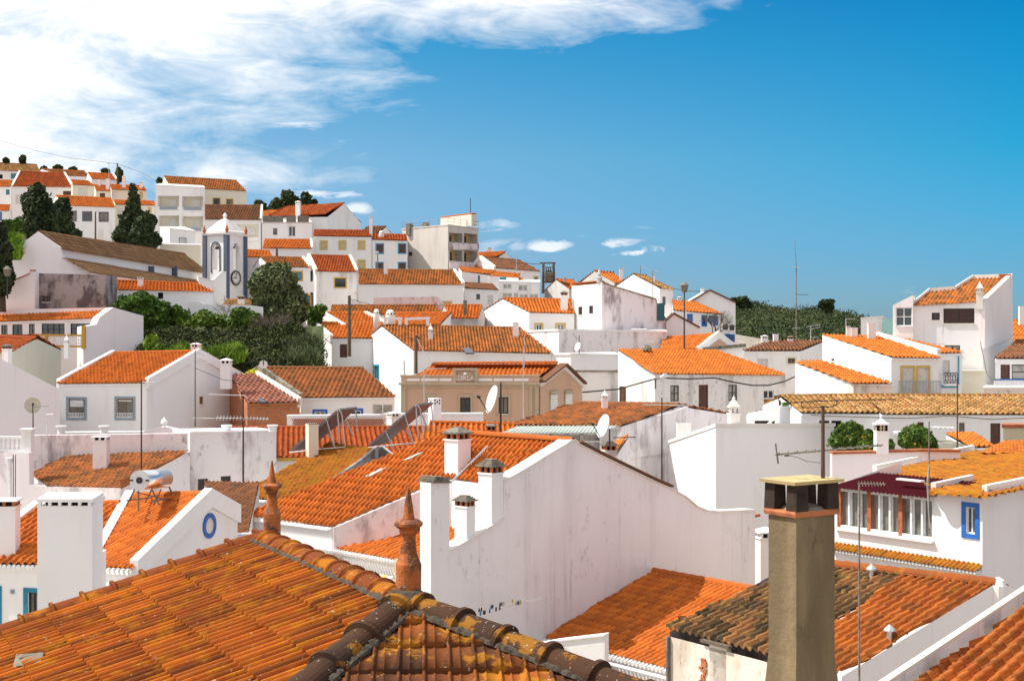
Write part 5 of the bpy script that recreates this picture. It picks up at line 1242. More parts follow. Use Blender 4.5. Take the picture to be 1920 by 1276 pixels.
for x, lb in ((425, 'left'), (511, 'right')):
    T = Thing('planter', 'white flared planter pot, the %s one of two on the tall lavender wall' % lb, 'planter', P(x, 810, 59), 'planters on the parapets')
    T.mesh('pot', MB().lathe(P(x, 809, 59), [(.17, 0), (.18, .12), (.23, .24), (.24, .29), (.18, .29)], 12), 'whiteclean')
# ================================================================== near middle and foreground
def tp(p): return [q for q in p]
# mossy roof house
T = Thing('house', 'house with a lichen-yellow mossy roof, a beige chimney and a black-streaked parapet', 'house', P(560, 1000, 53) - Zv * 3)
CTRL.append((T.loc.x, T.loc.y, T.loc.z))
m0, m1, m2, m3, m4 = P(446, 929, 53), P(568, 941, 51), P(700, 858, 56), P(716, 840, 59), P(618, 830, 59.5)
nn = (m1 - m0).cross(m4 - m0).normalized()
pl = [hit(x, y, m0, nn) for x, y in ((446, 929), (568, 941), (672, 869), (704, 842), (618, 831))]
T.tiles('roof', [pl], 't_moss', .23, .36, .06, .04, 5)
mb = MB(); bs = lambda p: Vector((p.x, p.y, T.loc.z - 3)); mb.poly([bs(pl[0]), bs(pl[1]), pl[1] - Zv * .06, pl[0] - Zv * .06]); q = pl[4]; mb.poly([bs(pl[0]), bs(q), q - Zv * .06, pl[0] - Zv * .06]); T.mesh('wall', mb, 'whiteclean')
mb = MB()
for p, q in ((pl[1], pl[2]), (pl[2], pl[3])):
    s = Vector((.12, .05, 0)); mb.hexa([p - Zv * 3, q - Zv * 3, q - Zv * 3 + s, p - Zv * 3 + s], [p + Zv * .16, q + Zv * .16, q + Zv * .16 + s, p + Zv * .16 + s])
T.mesh('parapet', mb, 'rotten')
mb = MB(); mb.tube(pl[0] - Zv * .12 - Vector((0, .12, 0)), pl[1] - Zv * .12 - Vector((0, .12, 0)), .07, .07, 8); T.mesh('gutter', mb, 'whiteframe')
q = hit(585, 856, m0, nn); chimney(T, q, CAMZ + (CY - 795) * q.y / F, .42, .42, Vector((.9, .45, 0)), 'plain', 'cream')
mb = MB(); mb.box(Vector((q.x, q.y, CAMZ + (CY - 804) * q.y / F)), Vector((.2, .1, 0)) * .9, Vector((-.1, .2, 0)) * .9, Zv * .24); T.mesh('chimney_cap', mb, 'greycap')
# streaked end wall right of it
slabwall('wall', 'short black-streaked party wall between the mossy roof and the solar panels', [(700, 843), (716, 838), (742, 858), (742, 870)], (700, 60), (742, 60), H=3, mat='rotten', cope=(.06, .04))

# big orange roof
T = Thing('house', 'big house with a wide weathered orange roof, two flat skylights and a tall pink chimney', 'house', P(620, 1100, 46) - Zv * 2)
CTRL.append((T.loc.x, T.loc.y, T.loc.z)); big = T
eL_, eR_ = PH(455, 966, 6.2), PH(622, 987, 6.2); rL_, rR_ = PH(815, 813, 3.3), PH(1074, 829, 3.3)
nn = (eR_ - eL_).cross(rR_ - eL_).normalized(); nn = nn if nn.z > 0 else -nn
H4 = lambda x, y: hit(x, y, eR_, nn)
pl = [H4(455, 966), H4(622, 987), H4(795, 931), H4(925, 918), H4(945, 901), H4(1074, 829), H4(830, 812)]
# keep the outline u-monotone by laying two panels
T.tiles('roof', [[H4(455, 966), H4(622, 987), H4(838, 895), H4(1074, 829), H4(832, 812)], [H4(838, 895), H4(955, 909), H4(1074, 829)]], 't_orange', .21, .36, .075, .04, 6)
roof = T.o.children[0]
ridgecap(T, H4(832, 811) + nn * .06, H4(1076, 828) + nn * .06, roof, 't_orange', .13, .40, 6)
a, b = H4(832, 812), H4(1072, 829); u_ = Vector((-.67, -.742, 0)).normalized(); k = -u_ * 4.2 - Zv * 2.0 + Vector((-.5, .45, 0)) * .0
b = b + (a - b).normalized() * .1
T.tiles('roof_back', [[a, b, b + k, a + k]], 't_orange', .22, .38, .05, .035, 4)
mb = MB(); zb = T.loc.z - 3; bs = lambda p: Vector((p.x, p.y, zb))
A0, B0, V0 = H4(455, 966), H4(622, 987), H4(838, 895)
q9 = H4(955, 909); T.mesh('inner_wall', MB().poly([V0 - Zv * 2.5, q9 - Zv * 2.5, q9 - Zv * .05, V0 - Zv * .05]), 'whiteclean')
mb.poly([bs(A0), bs(B0), B0 - Zv * .07, A0 - Zv * .07]); T.mesh('wall', mb, 'whiteclean')
mb = MB(); s = (A0 - B0).normalized() * .12 * -1
mb.hexa([B0 - Zv * 1.1, V0 - Zv * 1.2, V0 - Zv * 1.2 + s, B0 - Zv * 1.1 + s], [B0 - Zv * .02, V0 - Zv * .02, V0 - Zv * .02 + s, B0 - Zv * .02 + s]); T.mesh('verge_wall', mb, 'stained')
# scalloped eave
sc = MB(); n = 34
for i in range(n):
    q = A0.lerp(B0, (i + .5) / n) - Zv * .07; sc.tube(q + (A0 - H4(832, 812)).normalized() * .16, q - (A0 - H4(832, 812)).normalized() * .05, .055, .055, 6)
T.mesh('eave_cornice', sc, 'whiteframe')
for x0, y0, x1, y1, x2, y2, x3, y3 in ((757, 866, 786, 853, 797, 850, 768, 864), (686, 896, 716, 882, 727, 880, 695, 896)):
    q = [H4(x0, y0), H4(x3, y3), H4(x2, y2), H4(x1, y1)]; T.mesh('skylight', MB().hexa([k + nn * .02 for k in q], [k + nn * .10 for k in q]), 'greygreen', roof)
wd = hor(rR_ - rL_).normalized()
q = H4(858, 878); chimney(T, q, CAMZ + (CY - 800) * q.y / F, .62, .62, wd, 'brickpyr', 'pinkwhite', roof)
q = H4(921, 812 + 60)
# the lower roof in front
T = Thing('house', 'house with a lower orange roof and a striped yellow awning behind the stepped gable wall', 'house', P(700, 1150, 44) - Zv * 1)
CTRL.append((T.loc.x, T.loc.y, T.loc.z)); low = T
l0, l1, l2 = P(590, 1021, 47), P(795, 1058, 43), P(906, 935, 48.6)
nl = (l1 - l0).cross(l2 - l0).normalized(); nl = nl if nl.z > 0 else -nl
HL = lambda x, y: hit(x, y, l0, nl)
T.tiles('roof', [[HL(590, 1021), HL(830, 1064), HL(960, 990), HL(960, 890), HL(800, 918), HL(640, 990)]], 't_orange', .22, .38, .078, .04, 6)
mb = MB(); zb = T.loc.z - 3; a, b = HL(592, 1023), HL(830, 1065); mb.poly([bs(a), bs(b), b - Zv * .08, a - Zv * .08]); mb.v = [v + Vector((.12, .14, 0)) for v in mb.v]; T.mesh('wall', mb, 'white')
sc = MB(); n = 44; dn = (HL(590, 1021) - HL(720, 960)).normalized()
for i in range(n):
    q = a.lerp(b, (i + .5) / n) - Zv * .06; sc.tube(q + dn * .10, q - dn * .1, .055, .055, 6)
T.mesh('eave_cornice', sc, 'whiteframe')
ab = hor(b - a).normalized(); fo = Vector((-ab.y, ab.x, 0)); fo = fo if fo.y < 0 else -fo
wa = hit(655, 1066, a, fo) ; wb = hit(738, 1080, a, fo); wb.z = wa.z
for k in range(9):
    p, q = wa.lerp(wb, k / 9), wa.lerp(wb, (k + 1) / 9); T.mesh('awning_stripe', MB().hexa([p - Zv * .02, q - Zv * .02, q - Zv * .4 + fo * .8, p - Zv * .4 + fo * .8], [p + Zv * .02, q + Zv * .02, q - Zv * .36 + fo * .8, p - Zv * .36 + fo * .8]), 'yellowtrim' if k % 2 else 'whiteframe')
T.mesh('yellow_pilaster', MB().beam(hit(748, 1047, a, fo) + fo * .05, hit(748, 1110, a, fo) + fo * .05, .18, .1, up=fo), 'yellowwall')

# the big gable wall
t0 = Vector((rR_.x, rR_.y, 0)); u = Vector((-.67, -.742, 0)).normalized()
wl, wr = t0 + u * 6.9, t0 - u * 11.0
prof = [(808, 905), (842, 905), (843, 1034), (858, 1025), (875, 1015), (892, 1004), (923, 986), (944, 974), (945, 903), (990, 877), (1030, 852), (1062, 833), (1071, 826), (1078, 826), (1085, 834), (1130, 857), (1190, 886), (1230, 905), (1258, 917), (1285, 932), (1308, 951), (1325, 958), (1345, 960), (1416, 957)]
nw = Vector((-u.y, u.x, 0)); nw = nw if nw.dot(hor(wl + wr)) > 0 else -nw
pw = [hit(x, y, t0, nw) for x, y in prof]
zb = T.loc.z - 2
W = Thing('gable_wall', 'huge pale pinkish gable wall with a stepped left end and a curved right shoulder', 'wall', Vector(((pw[0].x + pw[-1].x) / 2, (pw[0].y + pw[-1].y) / 2, zb + 1)))
CTRL.append((W.loc.x, W.loc.y, W.loc.z))
org = Vector((pw[0].x, pw[0].y, zb)); e = hor(pw[-1] - pw[0]).normalized()
loop = [(0, 0)] + [((p - org).dot(e), p.z - zb) for p in pw] + [((pw[-1] - org).dot(e), 0)]
mb = MB(); wallface(mb, loop, [], org, e, -nw); th = .45
f3 = [org + e * s + Zv * z for s, z in loop]; b3 = [p + nw * th for p in f3]
mb.add(b3, [list(t) for t in tessellate_polygon([[Vector((s, z, 0)) for s, z in loop]])])
for i in range(len(loop) - 1): mb.poly([f3[i], f3[i + 1], b3[i + 1], b3[i]])
W.mesh('wall', mb, 'bigwall')
# left return pier and stacks along the steps
def stack(T, x0, x1, yb, yt, sty, d=.55, mat='white', dy=0):
    a = hit(x0, yt, t0, nw); b = hit(x1, yt, t0, nw); w_ = hor(b - a).length; c = (a + b) / 2 + nw * (d / 2 + .004); bt = hit((x0 + x1) / 2, yb, t0, nw)
    return chimney(T, Vector((c.x, c.y, bt.z)), a.z, w_ / 1.0, d, e, sty, mat)
stack(W, 875, 891, 1012, 930, 'stepped', .5, 'whiteclean'); stack(W, 922, 944, 985, 862, 'stepped', .55, 'whiteclean')
a = hit(808, 905, t0, nw); b = hit(843, 905, t0, nw)
cp = MB(); 
for k in range(4): cp.hexa([a - nw * .08 + Zv * k * .05 + e * k * .04, b - nw * .08 + Zv * k * .05 - e * k * .04, b + nw * (.55) + Zv * k * .05 - e * k * .04, a + nw * .55 + Zv * k * .05 + e * k * .04], [a - nw * .08 + Zv * (k * .05 + .04) + e * k * .04, b - nw * .08 + Zv * (k * .05 + .04) - e * k * .04, b + nw * .55 + Zv * (k * .05 + .04) - e * k * .04, a + nw * .55 + Zv * (k * .05 + .04) + e * k * .04])
W.mesh('pier_cap', cp, 'greycap')
# copings
cm = MB()
for i, (p, q) in enumerate(zip(f3[1:-1], f3[2:-1])):
    if abs((q - p).normalized().z) > .9 or i in (0,): continue
    o0, o1 = -nw * .05, nw * (th + .06)
    cm = MB(); cm.hexa([p + o0 + Zv * .003, q + o0 + Zv * .003, q + o1 + Zv * .003, p + o1 + Zv * .003], [p + o0 + Zv * .06, q + o0 + Zv * .06, q + o1 + Zv * .06, p + o1 + Zv * .06]); W.mesh('coping', cm, 'copingw')
cm = MB()
for p, q in zip(f3[15:19], f3[16:20]): cm.beam(p + nw * .25 + Zv * .12, q + nw * .25 + Zv * .12, .75, .07)
W.mesh('tile_edge', cm, 't_brown')
# roof terrace parapet behind the right shoulder
p, q = f3[-4], f3[-2]
mb = MB(); mb.hexa([p + nw * 2.6 - Zv * 2, q + nw * .5 - Zv * 2, q + nw * .7 - Zv * 2, p + nw * 2.8 - Zv * 2], [p + nw * 2.6 - Zv * .1, q + nw * .5 - Zv * .02, q + nw * .7 - Zv * .02, p + nw * 2.8 - Zv * .1]); mb.poly([p + nw * .4 - Zv * .5, q + nw * .4 - Zv * .5, p + nw * 2.7 - Zv * .5]); W.mesh('terrace_parapet', mb, 'whiteclean')
W.mesh('end_tile', MB().beam(f3[-2] + nw * .3 - Zv * .22, f3[-2] + nw * .3 + e * .45 - Zv * .22, .5, .1), 'clay')
# white dormer wall patch behind stack
# chimney beyond right end
T = Thing('chimney', 'white slotted chimney with a pyramid cap at the right end of the huge gable', 'chimney', P(1433, 1090, 56)); chimney(T, P(1436, 1100, 56), CAMZ + (CY - 987) * 56 / F, .75, .75, Vector((1, .2, 0)), 'pyr', 'pinkwhite', name='shaft')
# clothes line on the wall
T = Thing('clothes_line', 'clothes line with blue and yellow pegs strung along the huge gable wall', 'clothes line', hit(900, 1140, t0, nw) - nw * .3)
mb = MB(); a = hit(865, 1143, t0, nw) - nw * .35; b = hit(953, 1119, t0, nw) - nw * .35
mb.beam(a, b, .012, .012); mb.beam(a - nw * .3, b - nw * .3 , .012, .012); mb.beam(b - nw * .5, b + nw * .35, .03, .03); mb.beam(b - Zv * .3 + nw * .33, b - nw * .2, .02, .02); mb.beam(b + e * 0 - nw * .5, b - nw * .5 + e * .55 - Zv * .02, .03, .03); T.mesh('line', mb, 'whiteframe')
rr = random.Random(3); 
for i in range(22):
    t = rr.random(); q = a.lerp(b, t) - nw * (.3 if i % 2 else 0); T.mesh('peg', MB().box(q - Zv * .04, e * .022, nw * .012, Zv * .06), ('clothblue', 'clothyellow', 'darkframe')[rr.randrange(3)])

# roof below the gable wall, with the cast shadow
T = Thing('house', 'house with a clean bright orange roof below the huge gable wall, half in its shadow', 'house', P(1180, 1330, 41) - Zv * .5)
CTRL.append((T.loc.x, T.loc.y, T.loc.z))
a, b, c, d = PH(1014, 1192, 9.4), PH(1262, 1254, 9.4), PH(1408, 1105, 8.0), PH(1226, 1072, 8.0)
nb_ = (b - a).cross(d - a).normalized(); c = hit(1425, 1108, a, nb_)
T.tiles('roof', [[a, b, hit(1300, 1232, a, nb_), c, d]], 't_orange', .22, .38, .075, .035, 6)
roof = T.o.children[0]; ridgecap(T, d + Zv * .05, c + Zv * .05, roof, 't_orange', .13, .4, 6)
T.tiles('roof_back', [[d, c, c + hor(c - b).normalized() * 4 - Zv * 1.5, d + hor(d - a).normalized() * 4 - Zv * 1.5]], 't_orange', .22, .38, .05, .032, 4)
zb = T.loc.z - 3; mb = MB(); mb.poly([bs(a), bs(b), b - Zv * .08, a - Zv * .08]); mb.v = [v + Vector((.1, .12, 0)) for v in mb.v]; T.mesh('wall', mb, 'whiteclean')
sc = MB(); n = 36; dn = (a - d).normalized()
for i in range(n):
    q = a.lerp(b, (i + .5) / n) - Zv * .07; sc.tube(q + dn * .14, q - dn * .1, .06, .06, 8)
T.mesh('eave_cornice', sc, 'whiteframe')
mb = MB(); mb.tube(a + dn * .2 - Zv * .2, b + dn * .2 - Zv * .2, .06, .06, 8); T.mesh('gutter', mb, 'whiteframe')
slabwall('wall', 'low white courtyard wall with a sloping top at the bottom centre', [(1000, 1209), (1040, 1203), (1134, 1192)], (1000, 41), (1134, 40), H=3, mat='white', thick=.3, cope=(.05, .04), copemat='copingw')

# ruined house
T = Thing('house', 'derelict house with a blackened mossy roof, peeling plaster and an old boarded window', 'house', P(1350, 1400, 29))
CTRL.append((T.loc.x, T.loc.y, T.loc.z - 1))
a, b = PH(1249, 1176, 6.5), PH(1578, 1262, 6.5)
c = PH(1868, 1098, 5.15); nr = (b - a).cross(c - a).normalized(); nr = nr if nr.z > 0 else -nr
HR = lambda x, y: hit(x, y, a, nr)
rl_, rr_ = HR(1470, 1078), HR(1868, 1098)
d = HR(1448, 1089)
# split point along the eave and the ridge
s0, s1 = HR(1478, 1236), HR(1672, 1084)
r1 = T.tiles('old_roof', [[HR(1249, 1176), s0, HR(1690, 1084) , HR(1560, 1058), HR(1448, 1089)]], 't_old', .21, .36, .085, .05, 7)
mb = MB(); zb = T.loc.z - 3
mb2 = MB(); aa, bb = HR(1256, 1184), HR(1460, 1236); e3 = hor(bb - aa).normalized(); o3 = Vector((e3.y, -e3.x, 0)); o3 = o3 if o3.y < 0 else -o3
org = Vector((aa.x, aa.y, zb)); q0 = hit(1330, 1207, aa, o3); q1 = hit(1362, 1300, aa, o3)
hole = ((q0 - org).dot(e3), q1.z - zb, (q1 - org).dot(e3), q0.z - zb)
L_ = (bb - aa).dot(e3)
wallface(mb, [(0, 0), (0, aa.z - zb - .1), (L_ + 2.2, aa.z - zb - .1), (L_ + 2.2, 0)], [hole], org, e3, o3)
T.mesh('wall', mb, 'ruin'); window(T, hole, org, e3, o3, 'old')
T.mesh('lintel', MB().beam(hit(1318, 1199, aa, o3) + o3 * .03, hit(1372, 1213, aa, o3) + o3 * .03, .06, .12, up=o3), 'pole')
br = MB(); rr = random.Random(5)
for i in range(11):
    q = hit(1319 + rr.uniform(-4, 4), 1236 + i * 5, aa, o3); br.box(q + o3 * .015, e3 * rr.uniform(.03, .08), o3 * .025, Zv * .03)
T.mesh('exposed_brick', br, 'claybrick')
T.mesh('corner_edge', MB().beam(Vector((aa.x, aa.y, zb)) + o3 * .02, aa + o3 * .02 - Zv * .1, .05, .16, up=o3), 'rotten')
T.mesh('side_wall', MB().poly([bs(aa), bs(aa) - o3 * 4, aa - o3 * 4 + Zv * 1.2, aa]), 'rotten')
T2 = Thing('house', 'house with a ridged terracotta roof, two little pipe vents and a plain right gable', 'house', P(1700, 1400, 27))
CTRL.append((T2.loc.x, T2.loc.y, T2.loc.z - 1))
up_ = nr * .015
r2 = T2.tiles('roof', [[s0 + up_, HR(1578, 1262) + up_, HR(1868, 1098) + up_, HR(1690, 1084) + up_]], 't_clay', .21, .38, .085, .045, 7)
ridgecap(T2, HR(1560, 1062) + nr * .06, HR(1872, 1098) + nr * .06, r2, 't_clay', .13, .38, 7)
g0 = HR(1578, 1262); g1 = HR(1872, 1097); ge = hor(g1 - g0).normalized(); go = Vector((ge.y, -ge.x, 0)); go = go if go.y < 0 else -go
g2 = g1 + ge * 3.2; g2.z = g1.z - 1.1
zb = T2.loc.z - 3
mb = MB(); mb.poly([bs(g0), g0 - Zv * .06, g1 - Zv * .02 + Zv * .1, g2, bs(g2)]); T2.mesh('gable_wall', mb, 'pinkwhite')
T2.mesh('ridge_end', MB().lathe(g1 + Zv * -.1, [(.16, -.3), (.17, .1), (.12, .22), (.02, .28)], 10), 'pinkwhite')
mb = MB(); mb.poly([bs(g0), bs(s0), s0 - Zv * .06, g0 - Zv * .06]); T2.mesh('front_wall', mb, 'pinkwhite')
T2.tiles('roof_back', [[g1, g1 + (HR(1560, 1058) - HR(1868, 1098)), g2 + (HR(1560, 1058) - HR(1868, 1098)), g2]], 't_clay', .22, .38, .06, .04, 4)
for x, yb, yt in ((1634, 1086, 1057), (1668, 1202, 1170)):
    q = HR(x, yb); chimney(T2, q, CAMZ + (CY - yt) * q.y / F, .16, .16, Vector((1, 0, 0)), 'pipe', 'metal', r2)

# bottom right roof
T = Thing('house', 'nearest right-hand house: orange barrel-tiled roof behind a white stone verge, bottom right corner', 'house', P(1900, 1500, 20))
CTRL.append((T.loc.x, T.loc.y, T.loc.z - 3))
a, b, c = P(1700, 1300, 19.2), P(2000, 1400, 17.0), P(1925, 1138, 23)
nq = (b - a).cross(c - a).normalized(); nq = nq if nq.z > 0 else -nq
HQ = lambda x, y: hit(x, y, a, nq)
T.tiles('roof', [[HQ(1660, 1330), HQ(1980, 1440), HQ(2250, 1200), HQ(1960, 1112)]], 't_clay', .22, .40, .085, .04, 8)
p, q = HQ(1655, 1310), HQ(1962, 1100); s = Vector((-.16, -.10, 0))
T.mesh('verge', MB().hexa([p - Zv * 1.5, q - Zv * 1.5, q - Zv * 1.5 + s, p - Zv * 1.5 + s], [p + Zv * .17, q + Zv * .17, q + Zv * .17 + s, p + Zv * .17 + s]), 'stainlight')
T.mesh('verge_coping', MB().hexa([p + Zv * .172 - s * .15, q + Zv * .172 - s * .15, q + Zv * .172 + s * 1.3, p + Zv * .172 + s * 1.3], [p + Zv * .21 - s * .15, q + Zv * .21 - s * .15, q + Zv * .21 + s * 1.3, p + Zv * .21 + s * 1.3]), 'cream')
p2, q2 = HQ(1980, 1440), HQ(2250, 1200); zb = T.loc.z - 3; T.mesh('wall', MB().poly([bs(p), bs(p2), p2, p]), 'white')

# veranda house
T = Thing('house', 'house with a glazed veranda, maroon sheet roof, mossy golden tiles and blue framed window', 'house', P(1840, 1300, 40))
CTRL.append((T.loc.x, T.loc.y, T.loc.z))
zb = T.loc.z - 3
va, vb = P(1560, 912, 43.4), P(1842, 933, 39.0)
e = hor(vb - va).normalized(); out = Vector((e.y, -e.x, 0)); out = out if out.y < 0 else -out
HV = lambda x, y: hit(x, y, vb, out)
org = Vector((va.x, va.y, zb)); S_ = lambda x, y: ((HV(x, y) - org).dot(e), HV(x, y).z - zb)
lo, hi = S_(1573, 990), S_(1752, 1000)
topz = S_(1600, 922)[1]
x0s, x1s = S_(1573, 980)[0], S_(1752, 1000)[0]; LN = (vb - org).dot(e)
zs0 = S_(1660, 1000)[1]; zs1 = S_(1660, 924)[1]
bw = [S_(1811, 975)[0], S_(1820, 1000)[1], S_(1829, 975)[0], S_(1820, 950)[1]]
mb = MB(); wallface(mb, [(0, 0), (0, zs1 + .06), (x1s + .1, zs1 + .06), (x1s + .1, vb.z - zb), (LN, vb.z - zb), (LN, 0)], [(x0s, zs0, x1s - .05, zs1), tuple(bw)], org, e, out, .16)
T.mesh('wall', mb, 'whiteclean')
window(T, tuple(bw), org, e, out, 'g', 'blue')
fr = MB(); gl = MB(); br = MB(); X = lambda s, z, d: org + e * s + Zv * z - out * d
nP = 9; 
for i in range(nP + 1):
    s = x0s + (x1s - .05 - x0s) * i / nP
    bb__ = MB() if i in (0, 3, 6) else fr
    bb__.beam(X(s, zs0, .05), X(s, zs1, .05), .14 if i in (0, 3, 6) else .07, .1, up=out)
    if i in (0, 3, 6): T.mesh('post', bb__, 'clay')
for k in (zs0 + .04, zs1 - .04): fr.beam(X(x0s, k, .04), X(x1s, k, .04), .08, .09)
for i in range(nP):
    s = x0s + (x1s - .05 - x0s) * (i + .12) / nP; s2 = x0s + (x1s - .05 - x0s) * (i + .88) / nP
    fr.beam(X(s, zs0 + .1, .09), X(s, zs1 - .1, .09), .04, .04, up=out); fr.beam(X(s2, zs0 + .1, .09), X(s2, zs1 - .1, .09), .04, .04, up=out)
gl.poly([X(x0s, zs0, .12), X(x1s, zs0, .12), X(x1s, zs1, .12), X(x0s, zs1, .12)])
v = T.mesh('veranda_window', fr, 'whiteframe'); T.mesh('pane', gl, 'verglass', v)
T.mesh('veranda_sill', MB().beam(X(x0s - .1, zs0 - .04, -.06), X(x1s, zs0 - .04, -.06), .16, .07), 'whiteframe')
# room behind the glass
# maroon sheet roof
p = [HV(1568, 911) + out * .3, HV(1752, 931) + out * .3]; p[1].z = p[0].z
k = -out * 2.3; T.tiles('veranda_roof', [[p[0], p[1], p[1] + k + Zv * .30, p[0] + k + Zv * .30]], 'maroon', .15, 3.6, .03, .004, 4)
mb = MB().hexa([HV(1712, 905) + Zv * .0 - out * .35 - e * .9, HV(1712, 905) - out * .35, HV(1712, 905) - out * .55, HV(1712, 905) - out * .55 - e * .9], [q + Zv * .05 for q in (HV(1712, 905) - out * .35 - e * .9, HV(1712, 905) - out * .35, HV(1712, 905) - out * .55, HV(1712, 905) - out * .55 - e * .9)])
T.mesh('roof_strip', mb, 'whiteframe')
# golden tiled roof
g_a = HV(1843, 930); g_b = P(1632, 892, 45.6); g_c = P(1925, 852, 50)
ng = (g_b - g_a).cross(g_c - g_a).normalized(); ng = ng if ng.z > 0 else -ng
HG = lambda x, y: hit(x, y, g_a, ng)
T.tiles('roof', [[HG(1632, 892), HG(1742, 914), HG(1846, 934), HG(2100, 880), HG(2100, 860), HG(1822, 848)]], 't_moss', .23, .38, .065, .04, 6)
ex = [HG(1738, 928), HG(1842, 933), HG(1846, 920), HG(1760, 912)]
T.tiles('porch_roof', [[q_ + ng * .03 for q_ in ex]], 't_moss', .23, .38, .065, .04, 6)
for p_, q_ in ((HG(1640, 885), HG(1824, 846)), (HG(1750, 920), HG(1822, 904)), (HG(1846, 925), HG(2100, 872))):
    T.mesh('verge_coping', MB().beam(p_ + Zv * .12, q_ + Zv * .12, .16, .24), 'copingw')
rw = [HG(1843, 931), HG(2100, 878)]
mb = MB(); p_, q_ = vb, vb + hor(rw[1] - rw[0]).normalized() * 8; q_.z = HG(2100, 878).z + .5; p_ = vb + Zv * .12
mb.poly([bs(p_), bs(q_), q_, p_]); T.mesh('side_wall', mb, 'pinkwhite')
mb = MB(); p_, q_ = HG(1632, 892), HG(1822, 848); mb.poly([bs(p_), bs(q_), q_ + Zv * .1, p_ + Zv * .1]); mb.poly([bs(va), bs(va - out * 3.4), va - out * 3.4 + Zv * .6, va]); T.mesh('back_wall', mb, 'pinkwhite')
# tiled string course
ca, cb_ = HV(1560, 1026), HV(1842, 1066); cb_.z = ca.z = (ca.z + cb_.z) / 2
T.tiles('string_course', [[ca + out * .32, cb_ + out * .32, cb_ + Zv * .14 + out * .002, ca + Zv * .14 + out * .002]], 't_moss', .16, .3, .04, .02, 6)
sc = MB(); n = 44
for i in range(n):
    q = ca.lerp(cb_, (i + .5) / n) - Zv * .06; sc.tube(q + out * .28, q + out * .01, .045, .045, 6)
T.mesh('scalloped_cornice', sc, 'whiteframe')

# blue-circle house and its neighbour
T = house('house', 'white house with a round blue-ringed gable window and a bright ribbed orange roof', (172, 1060), (251, 1064), 39.5, 38, (243, 931), (391, 928), 3.6, w2=1.6, H=4, tile='t_orange', wall='whiteclean', cope='LR', copemat='whiteclean', over=.12, tkw=dict(seg=7, ts=.24))
o, ee, out = T.outs['R']
c = hit(392, 985, o, out); rg = MB(); disc(rg, c, .24, .38, out, ee, 32, .04); ring = T.mesh('round_window', rg, 'blue'); T.mesh('pane', disc(MB(), c, .001, .235, out, ee, 28, .02), 'shutter', ring)
sc = MB(); n = 9
for i in range(n): q = T.a.lerp(T.b, (i + .5) / n) - Zv * .07 - T.n * .1; sc.tube(q - T.n * .05, q + T.n * .1, .06, .06, 8)
T.mesh('eave_cornice', sc, 'whiteframe')
T = house('house', 'white neighbour with a blue framed door and an orange roof, behind the broad slab chimney', (-60, 1054), (168, 1058), 41, 40, (70, 951), (225, 945), 3.6, w2=1.5, H=4, tile='t_orange', wall='whiteclean', cope='L', copemat='whiteclean', over=.12, tkw=dict(seg=7, ts=.24), win=[('F', 52, 1110, 72, 1190, 'gd', 'tealpaint'), ('F', -20, 1105, -4, 1162, 'gd', 'tealpaint')], ridge=True)
o, ee, out = T.outs['F']; sc = MB(); n = 26
for i in range(n): q = T.a.lerp(T.b, (i + .5) / n) - Zv * .07 - T.n * .1; sc.tube(q - T.n * .05, q + T.n * .1, .06, .06, 8)
T.mesh('eave_cornice', sc, 'whiteframe')
q = hit(24, 1108, o, out); T.mesh('wall_vent', MB().box(q + out * .02, ee * .06, out * .02, Zv * .06), 'bluegrey')
T = Thing('chimney', 'broad pale slab chimney with five dark slots along its top beside the orange roof', 'chimney', P(125, 1180, 36.5))
mb = MB(); q = [P(70, 950, 36), P(173, 950, 36), P(193, 950, 37.6), P(92, 950, 37.6)]; zt_ = CAMZ + (CY - 948) * 36 / F; z1 = CAMZ + (CY - 1050) * 36 / F; z0 = zt_ - 5
q2 = [v.copy() for v in q]; q2[2] = P(199, 950, 37.9)
f = lambda qq, z: [Vector((v.x, v.y, z)) for v in qq]
mb.hexa(f(q, z1), f(q, zt_)); mb.hexa(f(q2, z0), f([q2[0], q2[1], q2[2], q2[3]], z1)) ; T.mesh('shaft', mb, 'whiteclean')
ps = MB(); cc_ = sum(q, Vector()) / 4; hz = CAMZ + (CY - 941) * 36 / F
for i in range(6):
    for a_, b_ in ((q[0], q[1]), (q[3], q[2])):
        p = a_.lerp(b_, (i + .15) / 5.3); p = p.lerp(cc_, .04); ps = MB(); T.mesh('vent_post', ps.box(Vector((p.x, p.y, (zt_ + hz) / 2)), Vector((.035, 0, 0)), Vector((0, .05, 0)), Zv * (hz - zt_) / 2), 'whiteclean')
p = q[1].lerp(q[2], .5); ps = MB(); ps.box(Vector((p.x - .03, p.y, (zt_ + hz) / 2)), Vector((.03, 0, 0)), Vector((0, .75, 0)) * .9, Zv * (hz - zt_) / 2 * .99)
T.mesh('vent_side', ps, 'whiteclean')
inn = MB(); inn.hexa(f([v.lerp(cc_, .25) for v in q], zt_ + .002), f([v.lerp(cc_, .25) for v in q], hz - .002)); T.mesh('flue', inn, 'dark')
T.mesh('top_slab', MB().hexa(f([v.lerp(cc_, -.02) for v in q], hz), f([v.lerp(cc_, -.02) for v in q], hz + .09)), 'whiteclean')
T = Thing('chimney', 'white square chimney with a band of clay slots at the left edge', 'chimney', P(16, 1005, 40.5)); chimney(T, P(12, 1010, 41.2), CAMZ + (CY - 936) * 41 / F, .66, .6, Vector((1, .1, 0)), 'slab', 'whiteclean', name='shaft')
for c_ in T.o.children_recursive:
    if c_.name.startswith('vent_post'): c_.data.materials[0] = MATS['claybrick']
T = Thing('wall_vent_block', 'white parapet painted with a blue band right of the round window gable', 'wall', P(458, 1020, 44))
